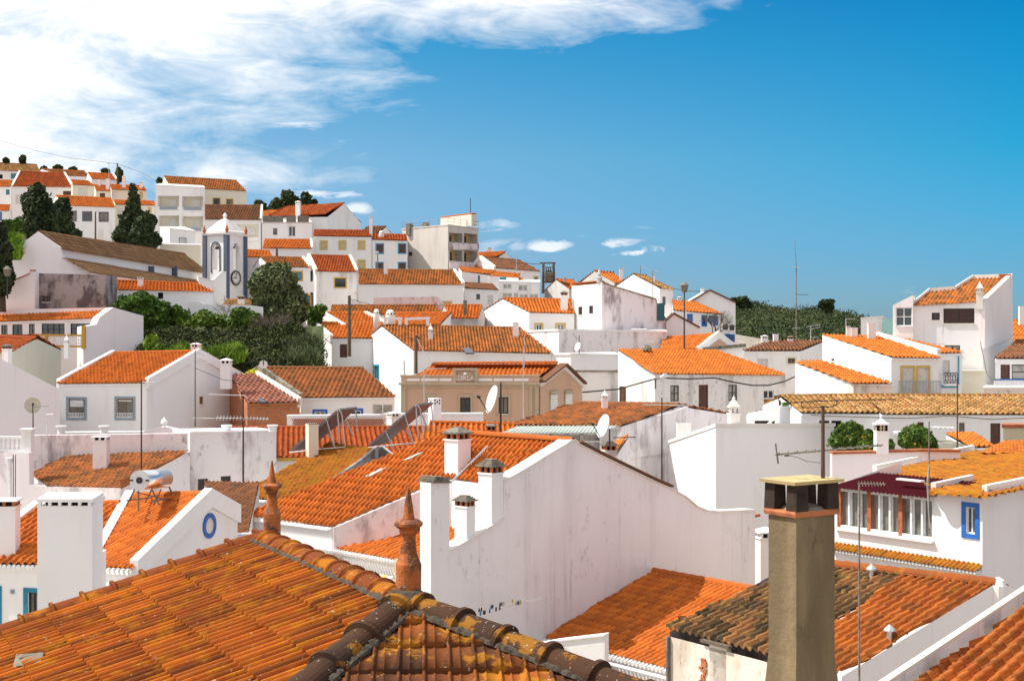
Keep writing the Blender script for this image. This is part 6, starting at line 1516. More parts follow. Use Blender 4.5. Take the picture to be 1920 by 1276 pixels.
mb = MB().beam(P(436, 1006, 44), P(490, 1004, 44), .3, .2); T.mesh('parapet', mb, 'whiteclean'); T.mesh('blue_band', MB().beam(P(436, 1015, 43.8), P(490, 1013, 43.8), .3, .15), 'blue'); T.mesh('parapet_base', MB().beam(P(436, 1050, 44), P(490, 1048, 44), .28, 1.0), 'whiteclean')
T.o.name = 'parapet_wall'
house('house', 'house with a dark shaded orange roof squeezed behind the round window gable', (400, 1010), (462, 1012), 47, 46, (384, 905), (486, 907), 3.8, w2=.0, H=3, tile='t_brown', wall='pinkwhite', tkw=dict(ts=.24))  # brown tiles: shade of the tall wall put into an orange roof's colour
# foreground roof
z0 = 25 - 2.3
P1, P2 = PH(490, 1012, 2.3), PH(762, 1132, 2.3)
T = Thing('house', 'nearest roof: golden-orange ribbed tiles covered in lichen with capped ridge and hips', 'house', Vector((P2.x - 1.5, P2.y + .5, z0 - 7)))
CTRL.append((T.loc.x, T.loc.y, T.loc.z - 3))
V = P(0, 1192, 14.75); npn = (P2 - P1).cross(V - P1).normalized(); npn = npn if npn.z > 0 else -npn
HF = lambda x, y: hit(x, y, P1, npn)
Vx, Hx = HF(-260, 1291), HF(500, 1350)
T.tiles('roof', [[P1, P2, HF(590, 1278), HF(470, 1375), HF(200, 1500), HF(-260, 1291)]], 't_fore', .128, .47, .075, .024, 8, mode='gapribs')
roof = T.o.children[0]
Qr = P(1135, 1280, 10.8); Hl = HF(590, 1278)
nh = (Qr - P2).cross(Hl - P2).normalized(); nh = nh if nh.z > 0 else -nh
HH = lambda x, y: hit(x, y, P2, nh)
T.tiles('hip_roof', [[P2, HH(1300, 1348), HH(900, 1500), HH(480, 1368)]], 't_forehip', .20, .44, .030, .045, 8, mode='pan')
# right-hand far slope
k = hor(Qr - P2); rslope = [P1, P2, HH(1300, 1348), P1 + (HH(1300, 1348) - P2)]
T.tiles('roof_far', [rslope], 't_forehip', .185, .36, .03, .04, 8, mode='pan')
def bigcaps(a, b, n, r, mat, lift=.03, seed=1, rev=False):
    mb = MB(); d = b - a; u = d.normalized(); side = u.cross(Zv).normalized(); up = side.cross(u).normalized(); rr = random.Random(seed)
    for i in range(n):
        p = a + d * (i / n) + up * (lift + rr.uniform(-.006, .006)); q = a + d * ((i + 1.0) / n) + up * (lift + rr.uniform(-.006, .006))
        segs = [(0, 1.0), (.82, .90), (.84, 1.22), (.93, 1.22), (.97, 1.06), (1.0, .98)]
        if rev: segs = [(1 - t, s) for t, s in segs][::-1]
        rings = []
        for t, s in segs:
            c = p.lerp(q, t); rings.append([c + side * math.cos(math.pi * k / 12) * r * s * 1.05 + up * (math.sin(math.pi * k / 12) * r * s * .92 - .02) for k in range(13)])
        o = len(mb.v); mb.v += [v for rg in rings for v in rg]
        for j in range(len(rings) - 1):
            for k in range(12): mb.f.append([o + j * 13 + k, o + j * 13 + k + 1, o + (j + 1) * 13 + k + 1, o + (j + 1) * 13 + k])
        mb.f.append([o + k for k in range(13)]); mb.f.append([o + (len(rings) - 1) * 13 + k for k in range(13)])
    return mb
T.mesh('ridge_cap', bigcaps(P1, P2 + (P1 - P2).normalized() * .15, 11, .125, 't_fore'), 't_fore', roof)
T.mesh('verge_cap', bigcaps(HF(-260, 1288), P1 - npn * .0, 13, .15, 't_fore', .01, 3), 't_fore', roof)
T.mesh('left_hip_cap', bigcaps(HF(470, 1376), P2 + (Hl - P2).normalized() * .12, 4, .14, 't_hipcap', .03, 4), 't_hipcap', roof)
T.mesh('right_hip_cap', bigcaps(HH(1300, 1348), P2 + (Qr - P2).normalized() * .12, 6, .135, 't_hipcap', .03, 5), 't_hipcap', roof)
mort = MB(); rr = random.Random(9)
def mortar(a, b, off, n=70, r=.035):
    ring = []; d = (b - a).normalized(); s = d.cross(Zv).normalized(); w_ = s.cross(d)
    for i in range(n + 1):
        q = a.lerp(b, i / n) + off; k = rr.uniform(.55, 1.15) * r; ring.append([q + s * math.cos(t) * k * 1.3 + w_ * (math.sin(t) * k + rr.uniform(-.006, .006)) for t in (0, .8, 1.6, 2.4, 3.14, 4.7)])
    o = len(mort.v); mort.v += [v for g in ring for v in g]
    for i in range(n):
        for k in range(6): mort.f.append([o + i * 6 + k, o + i * 6 + (k + 1) % 6, o + (i + 1) * 6 + (k + 1) % 6, o + (i + 1) * 6 + k])
side = (P2 - P1).normalized().cross(Zv); side = side if side.x < 0 else -side
mortar(P1, P2, side * .13 + npn * .02); 
sd2 = (Hl - P2).normalized().cross(Zv).normalized(); mortar(P2, Hl, sd2 * .13 + npn * .01, 50, .04); mortar(P2, Hl, -sd2 * .13 + nh * .01, 50, .04)
sd3 = (Qr - P2).normalized().cross(Zv).normalized(); sd3 = sd3 if sd3.y < 0 else -sd3; mortar(P2, Qr, sd3 * .13 + nh * .01, 60, .04)
mort.lathe(P2 - Zv * .1, [(.22, 0), (.24, .08), (.20, .17), (.13, .22)], 12)
T.mesh('mortar', mort, 'mossdark', roof)
zb = T.loc.z - 3
sk = HF(45, 1258)
T.mesh('vent_tile', MB().hexa([HF(28, 1262) , HF(80, 1254), HF(88, 1240), HF(36, 1244)], [HF(28, 1262) + npn * .07, HF(80, 1254) + npn * .07, HF(88, 1240) + npn * .10, HF(36, 1244) + npn * .10]), 'mossedge', roof)
# supporting walls, out of sight
mb = MB(); pts = [HF(-260, 1291) - Zv * .1, HF(470, 1375) - Zv * .12, HH(1300, 1348) - Zv * .12, P1 + (HH(1300, 1348) - P2) - Zv * .1]
for i in range(4): p, q = pts[i], pts[(i + 1) % 4]; mb.poly([bs(p), bs(q), q - Zv * .2, p - Zv * .2])
T.mesh('wall', mb, 'white')
def finial(base, h, lab):
    T = Thing('roof_finial', lab, 'finial', base, 'clay finials on the nearest roof')
    s = h / 1.0
    prof = [(.115, -.1), (.118, .30), (.112, .315), (.104, .33), (.088, .37), (.078, .40), (.070, .46), (.066, .52), (.066, .57), (.086, .59), (.084, .62), (.105, .635), (.13, .655), (.132, .68), (.11, .70), (.09, .71)]
    T.mesh('base', MB().lathe(base, [(r * s, z * s) for r, z in prof], 24), 't_claypot', smooth=False)
    T.mesh('spike', MB().lathe(base, [(r * s, z * s) for r, z in [(.058, .70), (.056, .72), (.034, .87), (.012, 1.0), (.001, 1.02)]], 16), 't_claypot')
m_, N_, L_n, B_ = newmat('t_claypot')
g_ = N_.new('ShaderNodeNewGeometry').outputs['Position']
n1_ = _noise(N_, L_n, g_, 6, 6, .65); n2_ = _noise(N_, L_n, g_, 24, 4, .7)
c_ = _mix(N_, L_n, _ramp(N_, L_n, n1_, .44, .56, 0, .95), (.44, .12, .022), (.13, .04, .018)); c_ = _mix(N_, L_n, _ramp(N_, L_n, n2_, .56, .66, 0, .8), c_, (.40, .22, .03)); 
c_ = _mix(N_, L_n, _ramp(N_, L_n, _noise(N_, L_n, g_, 11, 5, .7), .62, .66, 0, .8), c_, (.33, .34, .22))
L_n.new(c_, B_.inputs['Base Color']); B_.inputs['Roughness'].default_value = .75
bb_ = N_.new('ShaderNodeBump'); bb_.inputs['Strength'].default_value = .8; bb_.inputs['Distance'].default_value = .02; L_n.new(n2_, bb_.inputs['Height']); L_n.new(bb_.outputs[0], B_.inputs['Normal'])
q = P(510, 1003, 15.9); finial(q, 138 * 15.9 / F, 'turned clay finial standing at the far left end of the nearest ridge')
q = P2 + Vector((.02, .05, .05)); q = P(766, 1118, 12.2); finial(q, 204 * 12.2 / F, 'larger clay finial with pale lichen where the nearest ridge meets its hips')

# foreground chimney
D = 14.0; c0 = P(1493, 970, D); eR = Vector((math.cos(R(33)), math.sin(R(33)), 0)); eL = Vector((-math.cos(R(57)), math.sin(R(57)), 0)); WR, WL = .545, .40
T = Thing('chimney', 'nearest tall ochre rendered chimney with a flat stone cap on sooty posts', 'chimney', Vector((c0.x, c0.y, c0.z - 5)))
def ring(z, k, ox=0): 
    c = c0 + eR * WR / 2 + eL * WL / 2; return [Vector((c.x, c.y, z)) + (eR * WR / 2 * i + eL * WL / 2 * j) * k for i, j in ((-1, -1), (1, -1), (1, 1), (-1, 1))]
mb = MB(); zt = c0.z; zk = CAMZ + (CY - 1235) * D / F
mb.hexa(ring(zk, 1.0), ring(zt, 1.0)); mb.hexa(ring(zk - 1.0, 1.35), ring(zk, 1.0)); mb.hexa(ring(zk - 6, 1.36), ring(zk - 1, 1.35)); T.mesh('shaft', mb, 'chimneyyellow')
mb = MB(); mb.hexa(ring(zt, 1.12), ring(zt + .035, 1.16)); mb.hexa(ring(zt + .035, 1.16), ring(zt + .06, 1.14)); T.mesh('brick_band', mb, 'claybrick')
ph = .27
for i, j in ((-1, -1), (1, -1), (1, 1), (-1, 1)):
    c = ring(zt, 1)[0].lerp(ring(zt, 1)[2], .5); q = Vector((c.x, c.y, zt + .06 + ph / 2)) + eR * i * WR * .40 + eL * j * WL * .40
    T.mesh('cap_post', MB().hexa([q + eR * a * .085 + eL * b * .075 - Zv * ph / 2 for a, b in ((-1, -1), (1, -1), (1, 1), (-1, 1))], [q + eR * a * .075 + eL * b * .07 + Zv * ph / 2 for a, b in ((-1, -1), (1, -1), (1, 1), (-1, 1))]), 'soot')
mb = MB(); mb.lathe(Vector((c.x, c.y, zt + .058)), [(.24, 0), (.2, .03), (.1, .05), (.02, .055)], 12); T.mesh('mortar_mound', mb, 'greycap')
mb = MB(); mb.hexa(ring(zt + .06 + ph, 1.27), ring(zt + .095 + ph, 1.30)); T.mesh('stone_cap', mb, 'capstone')
# ================================================================== rooftop equipment, poles and wires
def mast(name, label, cat, x, yb, yt, D, r=.03, mat='darkmetal', mb=None, group=None):
    T = Thing(name, label, cat, P(x, yb, D), group); m = MB(); m.tube(P(x, yb, D), P(x, yt, D), r, r * .8, 6); T.mesh('mast', m, mat); T.D = D; return T
def yagi(T, x0, y0, x1, y1, n, ln, D=None, mat='metal', tilt=(0, 0, 1), r=.012, br=.018):
    D = D or T.D; a, b = P(x0, y0, D), P(x1, y1, D); m = MB(); m.tube(a, b, br, br, 5)
    t = Vector(tilt).normalized()
    for i in range(n):
        q = a.lerp(b, (i + .5) / n); l = ln * (1 - .3 * i / n); m.tube(q - t * l / 2, q + t * l / 2, r, r, 4)
    T.mesh('aerial', m, mat)
def dish(T, x, y, D, r, nrm, mat='dish', arm=True):
    c = P(x, y, D); n = Vector(nrm).normalized(); u = n.cross(Zv).normalized(); v = u.cross(n).normalized(); mb = MB(); K = 20; rings = []
    for rr_, dp in ((.02, 0), (.35, .03), (.7, .11), (1, .2)): rings.append([c + (u * math.cos(2 * math.pi * i / K) + v * math.sin(2 * math.pi * i / K)) * r * rr_ + n * dp * r for i in range(K)])
    for j in range(3):
        o = len(mb.v); mb.v += rings[j] + rings[j + 1]; mb.f += [[o + i, o + (i + 1) % K, o + K + (i + 1) % K, o + K + i] for i in range(K)]
    back = [[p - n * .03 for p in rg] for rg in rings]
    for j in range(3):
        o = len(mb.v); mb.v += back[j] + back[j + 1]; mb.f += [[o + i, o + (i + 1) % K, o + K + (i + 1) % K, o + K + i] for i in range(K)]
    o = len(mb.v); mb.v += rings[3] + back[3]; mb.f += [[o + i, o + (i + 1) % K, o + K + (i + 1) % K, o + K + i] for i in range(K)]
    d = T.mesh('dish', mb, mat)
    if arm:
        m = MB(); f = c + n * r * 1.1 - v * r * .1; m.tube(c - v * r * .95 + n * .15 * r, f, .02, .02, 5); m.tube(f - n * .06, f + n * .08, .05, .05, 8); T.mesh('feed_arm', m, 'darkmetal', d)
# nearest aerial on the ochre chimney
T = mast('tv_aerial', 'large dark television aerial with two booms on the nearest ochre chimney', 'aerial', 1543, 903, 760, 14.35, .022, 'rust')
m = MB(); a, b = P(1454, 852, 14.3), P(1655, 834, 14.5); m.tube(a, b, .010, .009, 6)
for i in range(12):
    q = a.lerp(b, (i + .4) / 12); m.tube(q - Vector((0, .14, 0)), q + Vector((0, .14, 0)), .004, .004, 4); m.tube(q - Zv * .012, q + Zv * .02, .008, .008, 5)
m.tube(P(1454, 831, 14.3), P(1459, 869, 14.3), .009, .009, 5); m.box(P(1475, 853, 14.28), Vector((.022, 0, 0)), Vector((0, .02, 0)), Zv * .012)
m.path([P(1478, 853, 14.28), P(1496, 857, 14.28), P(1512, 864, 14.3), P(1530, 866, 14.3), P(1542, 868, 14.33)], .004)
T.mesh('boom', m, 'greycap')
m = MB(); m.path([P(1464, 756, 14.3), P(1480, 754.5, 14.3), P(1542, 751, 14.3), P(1680, 748, 14.45)], .006); m.path([P(1503, 753, 14.3), P(1502, 760, 14.3), P(1507, 764, 14.3), P(1543, 763, 14.3)], .006); m.path([P(1556, 751, 14.3), P(1569, 750, 14.3), P(1569, 758, 14.3), P(1560, 762, 14.3), P(1543, 763, 14.3)], .006)
m.path([P(1462, 758, 14.3), P(1460, 748, 14.3), P(1464, 739, 14.3)], .006); m.tube(P(1462, 750, 14.3), P(1462, 760, 14.3), .012, .012, 6)
T.mesh('dipole', m, 'darkmetal')
T = mast('tv_aerial', 'slim grey mast with a small herringbone aerial in front of the glazed veranda', 'aerial', 1611, 1290, 907, 24, .02, 'greycap'); yagi(T, 1608, 906, 1660, 907, 9, .12, tilt=(0, .7, .7), mat='greycap', r=.006, br=.01)
T = mast('tv_aerial', 'thin mast in front of the veranda whose short white boom points right', 'aerial', 1742, 1000, 790, 38, .022, 'greycap'); yagi(T, 1744, 800, 1789, 802, 5, .3, tilt=(0, 1, .1), mat='whiteframe', br=.03)
m = MB(); m.path([P(1743, 990, 37.9), P(1740, 940, 37.9), P(1738, 905, 37.9), P(1742, 870, 37.9)], .015); T.mesh('cable', m, 'metal')
mast('tv_aerial', 'tall thin reddish mast rising from the yard in front of the long tan roof', 'aerial', 1795, 846, 706, 58, .035, 'rust')
T = mast('tv_aerial', 'thin dark mast with a crossbar standing on the house with the rust-brown roof', 'aerial', 1241, 912, 745, 52, .03, 'darkmetal'); yagi(T, 1205, 758, 1292, 760, 6, .4, tilt=(0, 1, 0))
T = mast('tv_aerial', 'long dark guyed mast in front of the stained gable wall beside the water heater', 'aerial', 265, 880, 712, 50, .03, 'darkmetal'); yagi(T, 266, 716, 291, 717, 3, .3, tilt=(0, 1, 0))
T = mast('tv_aerial', 'dark mast with a dotted double boom in front of the broad lavender gable', 'aerial', 456, 925, 742, 52, .035, 'darkmetal'); yagi(T, 392, 739, 460, 741, 14, .25, tilt=(0, 1, 0)); yagi(T, 404, 783, 504, 785, 16, .25, tilt=(0, .7, .7))
T = mast('tv_aerial', 'tall dark mast with three crossbars against the broad lavender gable', 'aerial', 366, 800, 632, 74, .03, 'darkmetal'); yagi(T, 362, 662, 392, 662, 4, .3, tilt=(0, 1, 0)); yagi(T, 360, 681, 391, 681, 4, .3, tilt=(0, 1, 0)); yagi(T, 362, 783, 402, 784, 5, .3, tilt=(0, 1, 0), mat='whiteframe')
T = mast('satellite_dish', 'large cream satellite dish on a dark post in front of the blank lavender gable', 'satellite dish', 62, 815, 762, 57, .03, 'rust'); dish(T, 61, 760, 57, .33, (.35, -.9, .25)); m = MB(); m.tube(P(62, 762, 56.9), P(91, 761, 56.7), .012, .012, 5); T.mesh('boom', m, 'darkmetal')
T = mast('tv_aerial', 'short pale T-shaped aerial beside the large cream satellite dish', 'aerial', 88, 816, 779, 57, .03, 'whiteframe'); yagi(T, 74, 778, 100, 776, 3, .2, mat='whiteframe', tilt=(0, 1, 0), br=.025)
T = mast('satellite_dish', 'big white oval satellite dish on a leaning dark pole above the ridge tiles', 'satellite dish', 939, 815, 716, 50, .035, 'darkmetal'); dish(T, 926, 749, 50, .52, (-.95, -.30, .28), mat='whiteframe')
T = mast('satellite_dish', 'white oval satellite dish with a clay-capped chimney stub beside the glazed porch', 'satellite dish', 1143, 835, 803, 50, .03, 'darkmetal'); dish(T, 1134, 799, 50, .44, (-.92, -.36, .28), mat='whiteframe'); yagi(T, 1150, 820, 1192, 819, 4, .2, tilt=(0, 1, 0), mat='darkmetal')
T = Thing('chimney', 'low chimney with a grey stepped cap beside the second oval dish', 'chimney', P(1142, 848, 52)); chimney(T, P(1142, 862, 52), CAMZ + (CY - 826) * 52 / F, .45, .45, Vector((1, .3, 0)), 'stepped', 'stainlight', name='shaft')
T = mast('satellite_dish', 'small white satellite dish on the terrace parapet under the stained wall', 'satellite dish', 1086, 664, 628, 96, .03, 'darkmetal'); dish(T, 1084, 650, 96, .32, (-.8, -.5, .3), mat='whiteframe', arm=False)
T = mast('satellite_dish', 'round pinkish satellite dish by the bushes above the mossy brown roof', 'satellite dish', 494, 692, 664, 90, .03, 'darkmetal'); dish(T, 494, 683, 90, .27, (.2, -1, .2), mat='pinkwhite', arm=False)
T = mast('tv_aerial', 'tall skyline mast with two small crossbars in front of the wooded hill', 'aerial', 1493, 640, 500, 100, .045, 'greycap'); T.mesh('mast_tip', MB().tube(P(1493, 500, 100), P(1490, 450, 100), .025, .015, 5), 'greycap'); yagi(T, 1484, 500, 1502, 502, 3, .3, tilt=(0, 1, 0)); yagi(T, 1492, 552, 1516, 552, 3, .2, tilt=(0, 1, 0), mat='darkmetal'); yagi(T, 1486, 615, 1500, 615, 3, .3, tilt=(0, 1, 0))
T = mast('tv_aerial', 'low aerial cluster of pale bars on the flat brown roof', 'aerial', 1520, 640, 612, 100, .03, 'metal'); yagi(T, 1512, 612, 1538, 609, 4, .3, tilt=(0, 1, 0)); yagi(T, 1518, 617, 1538, 613, 4, .3, tilt=(0, 1, 0)); yagi(T, 1519, 632, 1535, 632, 3, .3, tilt=(0, 1, 0))
T = mast('tv_aerial', 'small aerial on the roof of the house with the ochre doors', 'aerial', 1586, 628, 596, 88, .03, 'metal'); yagi(T, 1587, 598, 1603, 598, 3, .3, tilt=(0, 1, 0))
T = mast('tv_aerial', 'thin bent aerial wire in front of the tall white house', 'aerial', 1748, 664, 644, 80, .02, 'metal'); yagi(T, 1748, 644, 1771, 644, 2, .2, tilt=(0, 1, 0))
T = mast('tv_aerial', 'pale aerial with a white bar in front of the purple-stained wall', 'aerial', 1207, 650, 617, 100, .03, 'metal'); yagi(T, 1184, 617, 1212, 617, 4, .3, tilt=(0, 1, 0), mat='whiteframe', br=.05); yagi(T, 1202, 640, 1227, 640, 3, .3, tilt=(0, 1, 0), mat='whiteframe')
T = mast('tv_aerial', 'aerial with a long slanting boom above the white gabled skyline house', 'aerial', 1224, 590, 508, 128, .04, 'greycap'); yagi(T, 1201, 500, 1238, 511, 8, .4, tilt=(0, 1, 0)); m = MB(); m.tube(P(1201, 522, 128), P(1201, 498, 128), .03, .03, 5); T.mesh('side_mast', m, 'greycap')
T = mast('tv_aerial', 'thin mast carrying a flag-like boom beside the transformer frame', 'aerial', 968, 520, 472, 155, .04, 'metal'); yagi(T, 956, 474, 968, 472, 4, .4, tilt=(0, 1, 0))
mast('tv_aerial', 'lone thin mast on the roof of the concrete apartment block', 'aerial', 882, 412, 372, 170, .05, 'darkmetal')
T = mast('tv_aerial', 'aerial on the chimney between the two rows of shuttered windows', 'aerial', 695, 412, 398, 163, .04, 'metal'); yagi(T, 684, 401, 700, 400, 4, .4, tilt=(0, 1, 0))
T = mast('tv_aerial', 'thin aerial in front of the spotted orange roof, right of centre', 'aerial', 983, 690, 628, 84, .02, 'metal')
T = mast('tv_aerial', 'thin bare mast in front of the pink parapet house, left of its pediment', 'aerial', 795, 828, 690, 62, .03, 'metal'); yagi(T, 796, 692, 836, 690, 5, .2, tilt=(0, 1, 0), mat='metal')
mast('tv_aerial', 'thin bare mast in front of the pink parapet house, right of its pediment', 'aerial', 981, 785, 655, 70, .025, 'metal')
T = mast('tv_aerial', 'mast with a hooked tip on the white house of the tree bank', 'aerial', 586, 690, 639, 104, .03, 'bluegrey'); yagi(T, 586, 641, 598, 641, 2, .2, tilt=(0, 1, 0))
T = mast('tv_aerial', 'crossbar aerial on the crest of the hill at the left', 'aerial', 204, 335, 305, 222, .05, 'metal'); yagi(T, 200, 306, 208, 306, 2, .5, tilt=(0, 1, 0), br=.04)
# leaning broken aerial on the big roof
T = Thing('tv_aerial', 'fallen aerial leaning on the wide orange roof beside the tall pink chimney', 'aerial', H4(850, 903)); m = MB(); a, b = H4(842, 908) + nn * 1.2, H4(915, 836) + nn * .35; a = P(846, 903, 44.5); b = P(915, 836, 45.5); m.tube(a, b, .03, .03, 6)
for i in range(7): q = a.lerp(b, .55 + i * .06); m.tube(q - Vector((0, .2, .05)), q + Vector((0, .2, .05)), .01, .01, 4)
m.path([a, P(846, 960, 44.4)], .015); T.mesh('boom', m, 'metal')
# street lamps and poles
def lamp(label, x, yb, yt, D, r=.07, arm=None, head='globe', mat='darkmetal', group=None):
    T = Thing('street_lamp', label, 'street lamp', P(x, yb, D), group); m = MB(); m.tube(P(x, yb, D), P(x, yt, D), r, r * .7, 7); T.mesh('post', m, mat)
    m = MB()
    if arm: m.tube(P(x, yt + 2, D), P(x + arm, yt - 1, D), .05, .05, 5); m.box(P(x + arm, yt - 1.5, D), Vector((.35, 0, 0)), Vector((0, .15, 0)), Zv * .1)
    else: m.lathe(P(x, yt, D), [(.18, 0), (.3, .45), (.34, .5), (.1, .75)], 8)
    T.mesh('lamp_head', m, 'whiteframe' if arm else 'greycap'); return T
lamp('grey street lamp on the hill between the blue framed windows', 179, 452, 397, 178, .13, arm=6, mat='pole')
lamp('tall dark street lamp post left of the wooded hill, its head against the sky', 1283, 660, 548, 100, .065)
lamp('small street lamp in front of the blue framed row house', 708, 512, 474, 160, .08, arm=-4, mat='greycap')
lamp('small twin-headed street lamp right of the bell tower', 455, 485, 440, 152, .08, arm=3, mat='greycap')
T = lamp('green lantern street lamp in the dark trees at the left edge', 14, 560, 518, 100, .06)
def pole(label, x, yb, yt, D, r=.14, xt=None):
    T = Thing('utility_pole', label, 'utility pole', P(x, yb, D)); m = MB(); m.tube(P(x, yb, D), P(xt or x, yt, D), r, r * .8, 8); T.mesh('shaft', m, 'pole'); return T
T = pole('tall brown wooden utility pole beside the round white chimneys', 655, 668, 554, 100)
m = MB(); m.box(P(668, 568, 100), Vector((.35, 0, 0)), Vector((0, .15, 0)), Zv * .08); m.tube(P(655, 560, 100), P(668, 568, 100), .03, .03, 5); T.mesh('lamp_arm', m, 'metal')
T = pole('short greenish wooden utility pole left of the pink parapet house', 780, 700, 628, 88, .11)
m = MB(); m.box(P(784, 633, 88), Vector((.15, 0, 0)), Vector((0, .08, 0)), Zv * .06); T.mesh('bracket', m, 'pole')
pole('wooden utility pole on the hill crest among the small trees', 220, 350, 306, 218, .13)
pole('short utility pole behind the low skylight roof', 519, 484, 464, 148, .14)
T = Thing('transformer', 'pole-mounted transformer hung in a dark wooden frame on the skyline', 'transformer', P(1028, 550, 150))
m = MB()
for x0, x1 in ((1017, 1019), (1040, 1038)): m.tube(P(x0 + (1 if x0 < 1030 else -1), 550, 150), P(x1, 492, 150), .17, .13, 7)
m.beam(P(1012, 493, 150), P(1042, 493, 150), .16, .16); m.beam(P(1017, 501, 150), P(1040, 501, 150), .1, .1); m.beam(P(1017, 520, 150), P(1040, 520, 150), .12, .12); m.beam(P(1017, 529, 150), P(1040, 529, 150), .14, .14); T.mesh('frame', m, 'pole')
m = MB(); c = P(1029, 528, 150); m.box(c + Zv * .5, Vector((.42, 0, 0)), Vector((0, .35, 0)), Zv * .48)
for i in range(5): m.box(c + Zv * .5 + Vector((-.4 + i * .2, -.38, 0)), Vector((.03, 0, 0)), Vector((0, .06, 0)), Zv * .4)
for i in range(3): m.lathe(c + Zv * .97 + Vector((-.25 + i * .25, 0, 0)), [(.08, 0), (.11, .1), (.06, .15), (.1, .22), (.03, .3)], 6)
T.mesh('tank', m, 'greycap'); m = MB()
for x in (1024, 1028, 1032): m.tube(P(x, 501, 150), P(x, 512, 150), .06, .06, 5); m.lathe(P(x, 509, 150), [(.1, 0), (.12, .08), (.05, .14)], 6)
T.mesh('insulators', m, 'darkmetal')
def wire(label, pts, r=.02, mat='darkframe'):
    T = Thing('power_cable', label, 'cable', P(*pts[0])); m = MB(); q = [P(*p) for p in pts]; full = []
    for i in range(len(q) - 1):
        full += [q[i].lerp(q[i + 1], t / 4) for t in range(4)]
    full.append(q[-1]); m.path(full, r, 4); T.mesh('strand', m, mat)
wire('dark sagging cable strung across the front of the hipped corner house', [(1092, 735, 86), (1160, 729, 86), (1228, 710, 86.5), (1240, 708, 86.5), (1290, 710, 86.7), (1340, 708, 87), (1375, 716, 87), (1410, 722, 87), (1440, 722, 87), (1470, 715, 87.5), (1490, 706, 88)], .045)
wire('thin high cable crossing the clouds at the upper left', [(-20, 258, 260), (60, 281, 250), (130, 296, 240), (218, 307, 218)], .03)
wire('thin high cable running right from the wooden pole on the crest', [(220, 307, 218), (262, 322, 212), (296, 341, 190)], .03)
wire('thin cable between the transformer frame and the skyline roofs', [(955, 492, 150), (1012, 495, 150)], .03)
wire('pair of faint cables right of the white gabled skyline house', [(1262, 541, 130), (1300, 546, 130), (1330, 545, 131)], .025)
wire('cable from the short greenish pole down to the pink parapet house', [(781, 632, 88), (792, 655, 87), (810, 680, 86)], .03)
wire('thin cable looping along the tall white house down to the dark roofed house', [(1838, 640, 87), (1850, 700, 85), (1868, 722, 83), (1895, 735, 81)], .02)
wire('slack cable crossing the long white house front under the tan roof', [(1520, 778, 71.5), (1600, 781, 71.3), (1700, 784, 71.2), (1780, 779, 71.2), (1860, 786, 71.2), (1920, 783, 71.2)], .018)
wire('cable from the tall brown pole toward the lavender upper wall', [(656, 560, 100), (700, 572, 108), (760, 574, 116), (838, 572, 122)], .02)
wire('sagging cable between the left gable mast and the brick house', [(366, 690, 73.5), (420, 712, 76), (470, 716, 79), (520, 708, 81)], .015)
T = Thing('floodlight', 'small white floodlight on a bracket at the corner of the hipped corner house', 'floodlight', P(1245, 705, 86)); m = MB(); m.tube(P(1240, 708, 86.3), P(1248, 703, 86), .13, .16, 8); T.mesh('lamp_head', m, 'whiteframe'); m = MB(); m.tube(P(1229, 728, 86.8), P(1229, 711, 86.5), .06, .06, 5); m.tube(P(1229, 711, 86.5), P(1240, 707, 86.3), .05, .05, 5); T.mesh('bracket', m, 'greycap')

# solar thermal panels
def solar(label, pts, D0):
    (x0, y0), (x1, y1), (xb, yb) = pts      # bottom edge start, top edge, back bottom
    T = Thing('solar_panel', label, 'solar panel', P(x0, y0, D0), 'tilted solar panels on the ribbed orange roof')
    return T
for lab, bx_, by_ in (('tilted solar panel on the ribbed orange roof, left one beside the beige chimney', 543, 843), ('tilted solar panel on the ribbed orange roof, right one near the big roof ridge', 690, 834)):
    Dd = 57.5
    a = P(bx_, by_, Dd); c = P(bx_ + 91, by_ - 77, Dd + .6)
    wv = Vector((-.15, 1.9, 0)) ; wv = P(bx_ + 20, by_ - 25, Dd + 3.2) - P(bx_, by_, Dd); wv.z = 0; wv = Vector((.55, 1.9, 0))
    T = Thing('solar_panel', lab, 'solar panel', a, 'tilted solar panels on the ribbed orange roof')
    d_ = c - a; nrm = d_.cross(wv).normalized(); nrm = nrm if nrm.z > 0 else -nrm
    q = [a - wv * .0, c - wv * .0, c + wv, a + wv]
    T.mesh('frame', MB().hexa([p - nrm * .09 for p in q], q), 'panelback')
    k = [a + d_ * .02 + wv * .03, a + d_ * .98 + wv * .03, a + d_ * .98 + wv * .97, a + d_ * .02 + wv * .97]
    T.mesh('collector', MB().hexa([p + nrm * .003 for p in k], [p + nrm * .02 for p in k]), 'panelglass')
    m = MB()
    for t, dx in ((.35, .35), (.75, .35), (.98, .1)):
        p = a + d_ * t; g = P(0, 0, 1); drop = 1.1 * t + .25; T.mesh('leg', MB().tube(p, p + Vector((dx, 0, -drop - .1)), .03, .03, 5), 'metal'); p2 = p + wv; T.mesh('leg', MB().tube(p2, p2 + Vector((dx, 0, -drop + .25)), .03, .03, 5), 'metal')
    m.path([a + Vector((0, -.05, -.1)), a + Vector((1.4, -.1, .05)), c + Vector((.3, 0, -1.6)), c + Vector((.15, 0, -.2)), c], .025)
    T.mesh('pipe', m, 'metal')
